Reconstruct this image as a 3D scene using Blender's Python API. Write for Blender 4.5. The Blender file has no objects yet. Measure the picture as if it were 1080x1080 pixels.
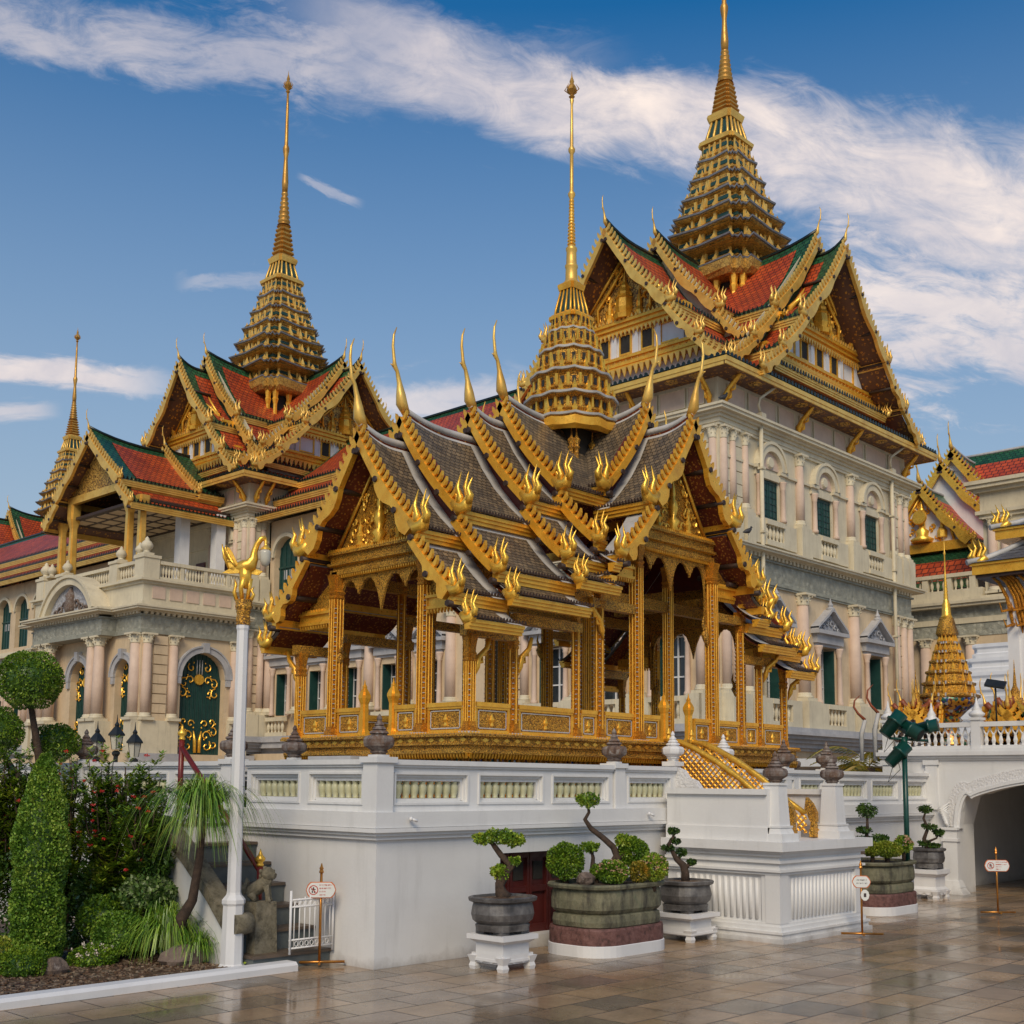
import bpy, math, random
from math import sin, cos, pi, radians, sqrt, atan2
from mathutils import Vector, Matrix
random.seed(7)
S = bpy.context.scene
COL = S.collection
# ---------------------------------------------------------------- camera
YAW, PIT, ROL, FPX = radians(43.4), radians(6.5), radians(0.45), 1258.0
CAMP = Vector((-6.81, -8.04, 1.6))
fw = Vector((cos(PIT)*cos(YAW), cos(PIT)*sin(YAW), sin(PIT)))
rt0 = Vector((sin(YAW), -cos(YAW), 0)); up0 = rt0.cross(fw)
rt = rt0*cos(ROL)+up0*sin(ROL); up = up0*cos(ROL)-rt0*sin(ROL)
cd = bpy.data.cameras.new('camera'); cam = bpy.data.objects.new('camera', cd); COL.objects.link(cam)
cam.matrix_world = Matrix(((rt.x, up.x, -fw.x, CAMP.x), (rt.y, up.y, -fw.y, CAMP.y), (rt.z, up.z, -fw.z, CAMP.z), (0, 0, 0, 1)))
cd.sensor_width = 36; cd.lens = FPX/1080*36
cd.shift_y = (286.0-FPX*math.tan(PIT))/1080
cd.clip_start = 0.1; cd.clip_end = 3000
S.camera = cam
S.render.resolution_x = 1024; S.render.resolution_y = 1024
def pdir(px, py):
    sy = 286.0-FPX*math.tan(PIT)
    return (fw+rt*((px-540)/FPX)+up*(-(py-540-sy)/FPX)).normalized()
# ---------------------------------------------------------------- light
SUN = Vector((-0.66, -0.50, 0.70)).normalized()
sd = bpy.data.lights.new('sun', 'SUN'); sd.energy = 1.75; sd.angle = radians(28); sd.color = (1.0, 0.85, 0.62)
so = bpy.data.objects.new('sun', sd); COL.objects.link(so)
so.rotation_euler = SUN.to_track_quat('Z', 'Y').to_euler(); so.location = (-30, -20, 60)
S.view_settings.view_transform = 'Standard'; S.view_settings.look = 'None'
S.view_settings.exposure = 0.47; S.view_settings.gamma = 1.0
# world: physical sky plus procedural cirrus laid out in world directions
W = bpy.data.worlds.new('World'); S.world = W; W.use_nodes = True
nt = W.node_tree; nt.nodes.clear()
class NG:
    def __init__(s, t): s.t = t
    def n(s, typ, **k):
        nd = s.t.nodes.new(typ)
        for a, v in k.items():
            if a.startswith('i_'):
                nd.inputs[a[2:].replace('_', ' ')].default_value = v
            else: setattr(nd, a, v)
        return nd
    def l(s, a, b): s.t.links.new(a, b)
    def math(s, op, a, b=None, c=None, clamp=False):
        nd = s.n('ShaderNodeMath', operation=op); nd.use_clamp = clamp
        for i, v in enumerate((a, b, c)):
            if v is None: continue
            if isinstance(v, (int, float)): nd.inputs[i].default_value = v
            else: s.l(v, nd.inputs[i])
        return nd.outputs[0]
    def mix(s, f, a, b):
        nd = s.n('ShaderNodeMix', data_type='RGBA')
        for i, v in ((0, f), (6, a), (7, b)):
            if isinstance(v, (int, float)): nd.inputs[i].default_value = v
            elif isinstance(v, tuple): nd.inputs[i].default_value = v if len(v) == 4 else (*v, 1)
            else: s.l(v, nd.inputs[i])
        return nd.outputs[2]
    def ramp(s, f, pts, interp='LINEAR'):
        nd = s.n('ShaderNodeValToRGB'); cr = nd.color_ramp; cr.interpolation = interp
        while len(cr.elements) > 1: cr.elements.remove(cr.elements[-1])
        for i, (p, c) in enumerate(pts):
            e = cr.elements[0] if i == 0 else cr.elements.new(p)
            e.position = p
            e.color = (c, c, c, 1) if isinstance(c, (int, float)) else (*c, 1)
        s.l(f, nd.inputs[0]); return nd.outputs[0]
    def maprange(s, v, a, b, c, d, smooth=False):
        nd = s.n('ShaderNodeMapRange'); nd.clamp = True
        if smooth: nd.interpolation_type = 'SMOOTHSTEP'
        s.l(v, nd.inputs[0])
        for i, x in enumerate((a, b, c, d)): nd.inputs[i+1].default_value = x
        return nd.outputs[0]
    def dot(s, vec, d):
        nd = s.n('ShaderNodeVectorMath', operation='DOT_PRODUCT'); s.l(vec, nd.inputs[0]); nd.inputs[1].default_value = tuple(d)
        return nd.outputs['Value']
    def noise(s, vec, scale, detail=5, rough=.55, dist=0):
        nd = s.n('ShaderNodeTexNoise'); s.l(vec, nd.inputs['Vector'])
        nd.inputs['Scale'].default_value = scale; nd.inputs['Detail'].default_value = detail
        nd.inputs['Roughness'].default_value = rough; nd.inputs['Distortion'].default_value = dist
        return nd.outputs[0]
g = NG(nt)
sky = g.n('ShaderNodeTexSky', sky_type='NISHITA', sun_disc=False)
sky.sun_elevation = math.asin(SUN.z); sky.sun_rotation = atan2(SUN.x, SUN.y)
sky.air_density = 1.2; sky.dust_density = 0.6; sky.ozone_density = 3.0
tc = g.n('ShaderNodeTexCoord').outputs['Generated']
def cloud_band(p, q, wid, seed, st=(3.0, 14.0), amp=.5, dens=1.0):
    """streak of cirrus along the great circle through two sky directions"""
    a, b = p, q; nrm = a.cross(b).normalized(); if_up = nrm.z
    if if_up < 0: nrm = -nrm
    along = (b-a).normalized(); along = (along-nrm*along.dot(nrm)).normalized()
    v = g.dot(tc, nrm); u = g.dot(tc, along); w3 = g.dot(tc, along.cross(nrm))
    cb = g.n('ShaderNodeCombineXYZ'); g.l(g.math('MULTIPLY', u, st[0]), cb.inputs[0]); g.l(g.math('MULTIPLY', v, st[1]), cb.inputs[1]); g.l(g.math('MULTIPLY', w3, st[0]), cb.inputs[2])
    ad = g.n('ShaderNodeVectorMath', operation='ADD'); g.l(cb.outputs[0], ad.inputs[0]); ad.inputs[1].default_value = (seed, seed*1.7, seed*.3)
    no = g.noise(ad.outputs[0], 1.0, 12, .62, .9)
    no2 = g.noise(ad.outputs[0], 3.1, 12, .68, 1.2)
    d = g.math('ABSOLUTE', g.math('ADD', v, g.math('MULTIPLY', g.math('SUBTRACT', g.noise(ad.outputs[0], .55, 4, .6), .5), wid*1.5)))
    core = g.maprange(d, wid*.20, wid*1.2, 1.0, 0.0, True)
    c = g.math('ADD', core, g.math('MULTIPLY', g.math('SUBTRACT', no, .5), amp*2.6))
    c = g.math('ADD', c, g.math('MULTIPLY', g.math('SUBTRACT', no2, .5), amp*1.5))
    c = g.maprange(c, .22, 1.2, 0, dens, True)
    # fade at the ends
    ua, ub = along.dot(a), along.dot(b); L = ub-ua
    e1 = g.maprange(u, ua-.22*L, ua+.1*L, 0, 1, True); e2 = g.maprange(u, ub-.1*L, ub+.3*L, 1, 0, True)
    lim = g.maprange(d, wid*1.1, wid*1.9, 1, 0, True)
    return g.math('MULTIPLY', g.math('MULTIPLY', c, lim), g.math('MULTIPLY', e1, e2))
bands = [cloud_band(pdir(420, 62), pdir(1180, 245), .056, 1.3, (6, 14), .62, .90),
         cloud_band(pdir(-60, -5), pdir(520, 75), .040, 8.3, (6, 16), .95, .48),
         cloud_band(pdir(780, 300), pdir(1300, 400), .085, 4.1, (7, 20), 1.1, .80),
         cloud_band(pdir(-160, 368), pdir(130, 402), .014, 2.2, (9, 40), .8, .85),
         cloud_band(pdir(-60, 440), pdir(40, 433), .010, 6.2, (9, 40), .8, .6),
         cloud_band(pdir(322, 188), pdir(372, 210), .0050, 3.9, (20, 80), 1.0, .32),
         cloud_band(pdir(200, 296), pdir(290, 298), .010, 5.2, (14, 50), 1.1, .25),
         cloud_band(pdir(250, 436), pdir(520, 425), .022, 9.9, (8, 22), .8, .65)]
cl = bands[0]
for b_ in bands[1:]: cl = g.math('MAXIMUM', cl, b_)
sep = g.n('ShaderNodeSeparateXYZ'); g.l(tc, sep.inputs[0])
mul = g.n('ShaderNodeHueSaturation'); g.l(sky.outputs[0], mul.inputs['Color']); mul.inputs['Saturation'].default_value = 1.42; mul.inputs['Value'].default_value = .80
SKYSTR = 0.10
_sz = g.n('ShaderNodeSeparateXYZ'); g.l(tc, _sz.inputs[0])
skycol = g.mix(g.maprange(_sz.outputs[2], .10, .57, .92, .0), mul.outputs[0], tuple(c/SKYSTR for c in (.29, .345, .405)))
tex = g.noise(tc, 9, 8, .6, .5)
ccol = g.mix(g.maprange(tex, .35, .68, 0, 1), tuple(c/SKYSTR for c in (.50, .46, .48)), tuple(c/SKYSTR for c in (.80, .68, .60)))
fin = g.mix(cl, skycol, ccol)
bg = g.n('ShaderNodeBackground'); g.l(fin, bg.inputs[0]); bg.inputs[1].default_value = SKYSTR
ow = g.n('ShaderNodeOutputWorld'); g.l(bg.outputs[0], ow.inputs[0])

# ---------------------------------------------------------------- materials
MATS = {}
def mat(name, fn):
    m = bpy.data.materials.new(name); m.use_nodes = True; t = m.node_tree; t.nodes.clear()
    gg = NG(t); out = gg.n('ShaderNodeOutputMaterial'); b = gg.n('ShaderNodeBsdfPrincipled'); gg.l(b.outputs[0], out.inputs[0])
    fn(gg, b); MATS[name] = m; return m
def setc(gg, b, sock, v):
    i = b.inputs[sock]
    if isinstance(v, (int, float)): i.default_value = v
    elif isinstance(v, tuple): i.default_value = (*v, 1) if len(v) == 3 else v
    else: gg.l(v, i)
def P(gg): return gg.n('ShaderNodeNewGeometry').outputs['Position']
def bump(gg, b, h, strength=.3, dist=.02):
    n = gg.n('ShaderNodeBump'); n.inputs['Strength'].default_value = strength; n.inputs['Distance'].default_value = dist
    gg.l(h, n.inputs['Height']); gg.l(n.outputs[0], b.inputs['Normal'])
def scl(gg, v, s3):
    m = gg.n('ShaderNodeMapping'); gg.l(v, m.inputs[0]); m.inputs['Scale'].default_value = s3; return m.outputs[0]
def plain(name, c1, c2, rough=.6, ns=3.0, bs=0.0, bsc=40, metal=0.0, streak=0.0, coat=0.0, grime=0.0):
    def f(gg, b):
        p = P(gg)
        n1 = gg.noise(p, ns, 6, .6)
        col = gg.mix(gg.maprange(n1, .35, .68, 0, 1), c1, c2)
        if streak:
            st = gg.noise(scl(gg, p, (3.0, 3.0, .35)), 2.2, 7, .7)
            k = gg.maprange(st, .52, .78, 0, streak)
            col = gg.mix(k, col, tuple(c*.42 for c in (c1[0], c1[1]*.98, c1[2]*.92)))
        if grime:
            sp = gg.n('ShaderNodeSeparateXYZ'); gg.l(p, sp.inputs[0])
            hz = gg.math('ADD', sp.outputs[2], gg.math('MULTIPLY', gg.math('SUBTRACT', gg.noise(p, 4.5, 7, .7), .5), .30))
            col = gg.mix(gg.maprange(hz, -.06, .10, grime, 0), col, (.17, .13, .095))
            sp2 = gg.noise(p, 17, 8, .75); col = gg.mix(gg.maprange(sp2, .66, .76, 0, grime*.7), col, (.38, .34, .29))
        setc(gg, b, 'Base Color', col)
        rn = gg.noise(p, ns*4, 4); setc(gg, b, 'Roughness', gg.maprange(rn, .3, .7, rough*.82, min(1, rough*1.18)))
        b.inputs['Metallic'].default_value = metal
        if coat: b.inputs['Coat Weight'].default_value = coat
        if bs: bump(gg, b, gg.noise(p, bsc, 5, .6), bs, .01)
    return mat(name, f)
plain('white_paint', (.74, .73, .72), (.66, .65, .645), .55, 1.6, .12, 60, streak=.22)
plain('terrace_white', (.74, .73, .71), (.655, .645, .63), .5, 1.2, .14, 30, streak=.24, grime=.6)
plain('cream_wall', (.66, .51, .33), (.55, .42, .27), .8, 1.3, .1, 8, streak=.42)
plain('pink_stone', (.64, .48, .37), (.54, .40, .31), .75, 1.5, .1, 10, streak=.2)
plain('pale_stone', (.68, .60, .43), (.55, .48, .345), .75, 1.0, .15, 6, streak=.5)
plain('grey_stone', (.33, .33, .27), (.23, .23, .19), .8, 2.5, .5, 5, streak=.4)
plain('blue_grey_stone', (.46, .45, .45), (.33, .33, .345), .75, 1.5, .3, 8, streak=.3)
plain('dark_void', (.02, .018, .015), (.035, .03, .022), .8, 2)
plain('green_shutter', (.010, .045, .040), (.016, .065, .054), .45, 4, .1, 20)
plain('window_glass', (.02, .025, .03), (.04, .045, .05), .08, 3)
plain('red_door', (.10, .015, .012), (.06, .010, .009), .5, 3, .15, 20)
plain('dark_red', (.14, .018, .010), (.09, .013, .008), .5, 6)
plain('old_wood', (.05, .025, .015), (.03, .016, .01), .6, 12)
plain('ridge_white', (.56, .54, .51), (.38, .37, .35), .6, 4, streak=.3)
plain('grey_brim', (.22, .225, .25), (.13, .135, .155), .6, 3)
plain('lime_baluster', (.54, .52, .33), (.45, .44, .27), .35, 8)
plain('green_metal', (.004, .045, .034), (.006, .06, .045), .35, 8)
plain('iron_black', (.01, .012, .012), (.02, .022, .02), .45, 8)
plain('bark', (.075, .045, .028), (.035, .022, .015), .9, 25, .8, 40)
plain('soil', (.03, .02, .013), (.06, .04, .025), .95, 12, .6, 40)
plain('marble', (.6, .58, .56), (.48, .47, .46), .35, 4)
plain('stair_slate', (.075, .095, .10), (.12, .135, .13), .5, 5, .4, 18, streak=.3)
plain('stair_tread', (.13, .09, .06), (.08, .06, .045), .4, 5, .3, 25)
plain('red_rail', (.17, .018, .012), (.13, .014, .01), .35, 8)
plain('glass_lamp', (.55, .52, .42), (.48, .45, .37), .2, 8)
plain('brass', (.55, .24, .05), (.35, .14, .03), .32, 10, metal=.8)
plain('sign_white', (.72, .72, .68), (.66, .66, .62), .4, 8)
plain('sign_orange', (.62, .16, .04), (.5, .12, .03), .5, 8)
plain('sign_ink', (.05, .03, .03), (.04, .03, .03), .5, 8)
plain('sign_red', (.5, .05, .03), (.42, .05, .03), .5, 8)
plain('petal_red', (.62, .025, .02), (.5, .03, .03), .5, 8)
plain('petal_pink', (.65, .30, .22), (.7, .42, .32), .5, 8)
plain('petal_white', (.7, .55, .45), (.7, .62, .55), .5, 8)
plain('pigeon_grey', (.03, .03, .035), (.05, .05, .055), .6, 20)
plain('rust_tip', (.30, .07, .02), (.2, .05, .02), .5, 20)

def gold(name, c1, c2, metal=.55, rough=.36, sc=30, bs=.35, dark=.0, dsc=14):
    def f(gg, b):
        p = P(gg)
        n1 = gg.noise(p, sc*.25, 6, .6)
        col = gg.mix(gg.maprange(n1, .35, .68, 0, 1), c1, c2)
        tn = gg.noise(p, max(.7, sc*.11), 6, .7)
        col = gg.mix(gg.maprange(tn, .50, .72, 0, .45), col, (c2[0]*.52, c2[1]*.42, c2[2]*.5))
        if dark:
            dn = gg.n('ShaderNodeTexNoise'); gg.l(p, dn.inputs['Vector']); dn.inputs['Scale'].default_value = dsc*.7; dn.inputs['Detail'].default_value = 3
            av = gg.n('ShaderNodeVectorMath', operation='MULTIPLY_ADD'); gg.l(dn.outputs['Color'], av.inputs[0]); av.inputs[1].default_value = (2.2/dsc,)*3; gg.l(p, av.inputs[2])
            v = gg.n('ShaderNodeTexVoronoi', feature='DISTANCE_TO_EDGE'); gg.l(av.outputs[0], v.inputs['Vector']); v.inputs['Scale'].default_value = dsc
            wn = gg.noise(p, dsc*1.6, 3, .6)
            k = gg.math('ADD', gg.maprange(v.outputs['Distance'], .02, .16, 0, 1), gg.math('MULTIPLY', gg.math('SUBTRACT', wn, .5), 1.4))
            k = gg.maprange(k, .30, .55, dark, 0)
            col = gg.mix(k, col, (.05, .012, .006))
            mm = gg.maprange(k, 0, 1, metal, .1); gg.l(mm, b.inputs['Metallic'])
            bump(gg, b, gg.math('SUBTRACT', gg.math('MULTIPLY', wn, .6), k), bs*1.5, .03)
        else:
            b.inputs['Metallic'].default_value = metal
            if bs: bump(gg, b, gg.noise(p, sc, 5, .65), bs, .012)
        setc(gg, b, 'Base Color', col)
        setc(gg, b, 'Roughness', gg.maprange(gg.noise(p, sc*.7, 3), .3, .7, rough*.75, rough*1.3))
    return mat(name, f)
gold('gold', (.95, .52, .06), (.82, .38, .03), .45, .32, 26, .25)
gold('gold_pale', (.90, .58, .14), (.74, .42, .08), .45, .4, 8, .3)
gold('gold_leaf', (.98, .60, .09), (.84, .44, .045), .6, .32, 30, .3)
gold('gold_carved', (.92, .50, .07), (.74, .34, .03), .45, .36, 30, .5, .85, 42)
gold('gold_carved_far', (.76, .46, .11), (.58, .32, .06), .4, .42, 8, .5, .85, 5.5)
gold('gold_column', (.90, .39, .025), (.68, .24, .012), .45, .34, 40, .5, .6, 50)
gold('spire_gold', (.70, .43, .10), (.48, .26, .045), .42, .42, 5, .45, .5, 4.5)
gold('shaft_gold', (.62, .34, .07), (.45, .22, .04), .5, .4, 10, .2)
def soffit(name, s, c=(.15, .026, .010)):
    def f(gg, b):
        p = P(gg)
        v = gg.n('ShaderNodeTexVoronoi', feature='F1'); gg.l(p, v.inputs['Vector']); v.inputs['Scale'].default_value = s
        k = gg.maprange(v.outputs['Distance'], .26, .40, 1, 0)
        w = gg.noise(p, s*3, 3)
        k = gg.math('MULTIPLY', k, gg.maprange(w, .42, .55, 0, 1))
        setc(gg, b, 'Base Color', gg.mix(k, c, (.70, .33, .05))); b.inputs['Roughness'].default_value = .5
        gg.l(gg.math('MULTIPLY', k, .5), b.inputs['Metallic']); bump(gg, b, k, .4, .02)
    return mat(name, f)
soffit('soffit_stencil', 26); soffit('soffit_far', 5.2, (.14, .065, .04))
def frieze(name, sc, c1, c2, bd=.06):
    def f(gg, b):
        p = P(gg); v = gg.n('ShaderNodeTexVoronoi', feature='SMOOTH_F1'); gg.l(p, v.inputs['Vector']); v.inputs['Scale'].default_value = sc
        n = gg.noise(p, sc*2.2, 5, .65, 1.2)
        k = gg.maprange(gg.math('ADD', v.outputs['Distance'], gg.math('MULTIPLY', n, .8)), .5, 1.1, 0, 1)
        setc(gg, b, 'Base Color', gg.mix(k, c1, c2)); b.inputs['Roughness'].default_value = .85
        bump(gg, b, k, .9, bd)
    return mat(name, f)
frieze('frieze_relief', 4.0, (.44, .43, .35), (.27, .27, .225))
frieze('white_relief', 6.0, (.50, .50, .52), (.34, .34, .36))
frieze('white_carving', 34.0, (.76, .74, .72), (.68, .66, .64), .008)
def tiles(name, c1, c2, c3, w=.22, h=.16, rough=.42, ns=2.):
    def f(gg, b):
        uv = gg.n('ShaderNodeUVMap').outputs[0]
        br = gg.n('ShaderNodeTexBrick', offset=.5); gg.l(uv, br.inputs['Vector'])
        br.inputs['Color1'].default_value = (*c1, 1); br.inputs['Color2'].default_value = (*c2, 1); br.inputs['Mortar'].default_value = (*c3, 1)
        br.inputs['Scale'].default_value = 1; br.inputs['Mortar Size'].default_value = h*.09; br.inputs['Mortar Smooth'].default_value = .4
        br.inputs['Brick Width'].default_value = w; br.inputs['Row Height'].default_value = h; br.inputs['Bias'].default_value = 0
        n = gg.noise(P(gg), ns, 6, .65)
        hs = gg.n('ShaderNodeHueSaturation'); gg.l(br.outputs[0], hs.inputs['Color']); gg.l(gg.maprange(n, .3, .7, .7, 1.3), hs.inputs['Value'])
        setc(gg, b, 'Base Color', hs.outputs[0]); b.inputs['Roughness'].default_value = rough
        sp = gg.n('ShaderNodeSeparateXYZ'); gg.l(uv, sp.inputs[0])
        fr = gg.math('FRACT', gg.math('DIVIDE', sp.outputs[1], h))
        bump(gg, b, gg.math('SUBTRACT', gg.math('MULTIPLY', fr, .8), br.outputs['Fac']), .8, h*.18)
    return mat(name, f)
tiles('tile_grey', (.23, .165, .095), (.10, .078, .055), (.02, .017, .013), .075, .062, .42, 2.5)
tiles('tile_red', (.50, .075, .012), (.34, .042, .010), (.09, .015, .006), .30, .26, .5, .6)
tiles('tile_green', (.030, .120, .045), (.016, .070, .030), (.005, .012, .008), .30, .26, .30, .6)
tiles('tile_red_far', (.60, .09, .02), (.42, .055, .015), (.12, .02, .012), .4, .38, .5, .6)
tiles('tile_slate', (.11, .115, .13), (.07, .075, .085), (.02, .02, .025), .18, .1, .4, .8)
def stone_finial():
    def f(gg, b):
        p = P(gg); n = gg.noise(p, 9, 6, .65); n2 = gg.noise(scl(gg, p, (9, 9, 2)), 2.2, 4, .6)
        col = gg.ramp(n, [(.3, (.30, .27, .24)), (.48, (.17, .13, .11)), (.58, (.13, .07, .04)), (.7, (.28, .26, .24))])
        col = gg.mix(gg.maprange(n2, .52, .68, 0, .8), col, (.06, .028, .018))
        setc(gg, b, 'Base Color', col); b.inputs['Roughness'].default_value = .75; bump(gg, b, n, .5, .02)
    mat('weathered_stone', f)
    def f2(gg, b):
        p = P(gg); n = gg.noise(p, 3.2, 8, .7); n2 = gg.noise(scl(gg, p, (5, 5, 1.2)), 1.6, 7, .65)
        col = gg.ramp(n, [(.30, (.035, .032, .022)), (.45, (.13, .125, .075)), (.58, (.20, .185, .115)), (.72, (.12, .14, .08))])
        col = gg.mix(gg.maprange(n2, .50, .66, 0, .85), col, (.035, .030, .024))
        setc(gg, b, 'Base Color', col); b.inputs['Roughness'].default_value = .8; bump(gg, b, gg.math('ADD', n, n2), .8, .03)
    mat('mossy_stone', f2)
    def f3(gg, b):
        p = P(gg); n = gg.noise(p, 5, 7, .7)
        col = gg.ramp(n, [(.32, (.03, .028, .027)), (.5, (.10, .093, .09)), (.68, (.19, .18, .17))])
        setc(gg, b, 'Base Color', col); b.inputs['Roughness'].default_value = .5; bump(gg, b, n, .5, .02)
    mat('grey_planter', f3)
    def f4(gg, b):
        p = P(gg); n = gg.noise(p, 16, 6, .7)
        col = gg.ramp(n, [(.32, (.05, .025, .02)), (.5, (.15, .065, .055)), (.68, (.20, .10, .085))])
        setc(gg, b, 'Base Color', col); b.inputs['Roughness'].default_value = .7; bump(gg, b, n, .5, .02)
    mat('red_granite', f4)
    def f5(gg, b):
        p = P(gg); n = gg.noise(p, 11, 8, .75)
        col = gg.ramp(n, [(.3, (.05, .042, .028)), (.5, (.19, .165, .11)), (.7, (.29, .25, .18))])
        setc(gg, b, 'Base Color', col); b.inputs['Roughness'].default_value = .9; bump(gg, b, n, 1.0, .03)
    mat('carved_stone', f5)
    def f6(gg, b):
        p = P(gg); v = gg.n('ShaderNodeTexVoronoi', feature='F1'); gg.l(scl(gg, p, (26, 26, 22)), v.inputs['Vector']); v.inputs['Scale'].default_value = 1
        sp = gg.n('ShaderNodeSeparateColor'); gg.l(v.outputs['Color'], sp.inputs[0])
        col = gg.ramp(sp.outputs[0], [(0, (.45, .2, .02)), (.45, (.10, .02, .01)), (.6, (.02, .12, .07)), (.72, (.42, .44, .46)), (.82, (.03, .06, .22)), (.9, (.5, .25, .03))], 'CONSTANT')
        setc(gg, b, 'Base Color', col); b.inputs['Roughness'].default_value = .25; b.inputs['Metallic'].default_value = .3
    mat('glass_mosaic', f6)
    def f7(gg, b):
        p = P(gg); n = gg.noise(p, 4, 7, .7, 1.)
        col = gg.ramp(n, [(.35, (.10, .07, .055)), (.5, (.20, .145, .11)), (.6, (.10, .07, .055)), (.7, (.30, .25, .22))])
        setc(gg, b, 'Base Color', col); b.inputs['Roughness'].default_value = .8; bump(gg, b, n, .8, .04)
    mat('garden_rock', f7)
stone_finial()
def leaf(name, c1, c2, c3, rough=.45, s=3.0):
    def f(gg, b):
        oi = gg.n('ShaderNodeNewGeometry'); r = oi.outputs['Random Per Island']
        n = gg.noise(oi.outputs['Position'], s, 4, .6)
        k = gg.math('ADD', gg.math('MULTIPLY', r, .7), gg.math('MULTIPLY', gg.math('SUBTRACT', n, .5), 1.6))
        col = gg.ramp(k, [(.05, c1), (.4, c2), (.85, c3)])
        setc(gg, b, 'Base Color', col); b.inputs['Roughness'].default_value = rough
        b.inputs['Transmission Weight'].default_value = 0
        try: b.inputs['Subsurface Weight'].default_value = 0
        except Exception: pass
    return mat(name, f)
leaf('leaf_topiary', (.04, .10, .006), (.12, .23, .012), (.27, .36, .025), .5, 5)
leaf('leaf_cone', (.05, .12, .010), (.15, .29, .025), (.34, .44, .06), .5, 4)
leaf('leaf_shrub', (.07, .15, .012), (.20, .32, .022), (.44, .46, .045), .45, 2.5)
leaf('leaf_dark', (.016, .045, .008), (.05, .11, .014), (.12, .19, .025), .4, 4)
leaf('leaf_lime', (.12, .20, .015), (.24, .30, .025), (.36, .34, .04), .5, 5)
leaf('leaf_grass', (.05, .13, .008), (.16, .30, .02), (.34, .44, .06), .4, 3)
leaf('leaf_variegated', (.05, .12, .02), (.14, .22, .05), (.34, .40, .22), .5, 8)
leaf('leaf_autumn', (.10, .10, .008), (.26, .22, .02), (.42, .22, .02), .5, 8)
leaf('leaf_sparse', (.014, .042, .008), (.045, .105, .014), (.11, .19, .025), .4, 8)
def paving(gg, b):
    p = P(gg); br = gg.n('ShaderNodeTexBrick', offset=.5)
    wob = gg.noise(p, 1.5, 2, .5)
    gg.l(p, br.inputs['Vector'])
    br.inputs['Color1'].default_value = (0, 0, 0, 1); br.inputs['Color2'].default_value = (1, 1, 1, 1); br.inputs['Mortar'].default_value = (.5, .5, .5, 1)
    br.inputs['Scale'].default_value = 1; br.inputs['Mortar Size'].default_value = .007; br.inputs['Mortar Smooth'].default_value = .5
    br.inputs['Brick Width'].default_value = .55; br.inputs['Row Height'].default_value = .37; br.inputs['Bias'].default_value = 0
    col = gg.ramp(br.outputs[0], [(0, (.16, .127, .092)), (.22, (.31, .21, .122)), (.42, (.37, .235, .122)), (.6, (.22, .17, .118)), (.8, (.40, .26, .145)), (1, (.28, .20, .135))])
    n = gg.noise(p, 2.3, 7, .65); n2 = gg.noise(p, 30, 5, .6)
    hs = gg.n('ShaderNodeHueSaturation'); gg.l(col, hs.inputs['Color'])
    gg.l(gg.math('MULTIPLY', gg.maprange(n, .3, .7, .7, 1.25), gg.maprange(n2, .3, .7, .88, 1.1)), hs.inputs['Value'])
    col = gg.mix(br.outputs['Fac'], hs.outputs[0], (.018, .010, .006))
    setc(gg, b, 'Base Color', col)
    wet = gg.noise(p, .9, 5, .6, .4)
    r = gg.math('ADD', gg.maprange(wet, .40, .62, .055, .30), gg.math('MULTIPLY', n2, .08))
    setc(gg, b, 'Roughness', gg.math('ADD', r, gg.math('MULTIPLY', br.outputs['Fac'], .3)))
    b.inputs['Specular IOR Level'].default_value = .6
    bump(gg, b, gg.math('SUBTRACT', gg.math('MULTIPLY', n2, .12), gg.math('MULTIPLY', br.outputs['Fac'], 1)), .35, .006)
mat('wet_paving', paving)
def gravel(gg, b):
    p = P(gg); v = gg.n('ShaderNodeTexVoronoi', feature='F1'); gg.l(p, v.inputs['Vector']); v.inputs['Scale'].default_value = 26
    sp = gg.n('ShaderNodeSeparateColor'); gg.l(v.outputs['Color'], sp.inputs[0])
    col = gg.ramp(sp.outputs[0], [(0, (.04, .022, .012)), (.3, (.14, .075, .035)), (.55, (.07, .035, .02)), (.75, (.27, .20, .13)), (1, (.10, .05, .02))])
    setc(gg, b, 'Base Color', col); b.inputs['Roughness'].default_value = .6; bump(gg, b, gg.math('SUBTRACT', 1, v.outputs['Distance']), .9, .03)
mat('pebbles', gravel)
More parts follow.
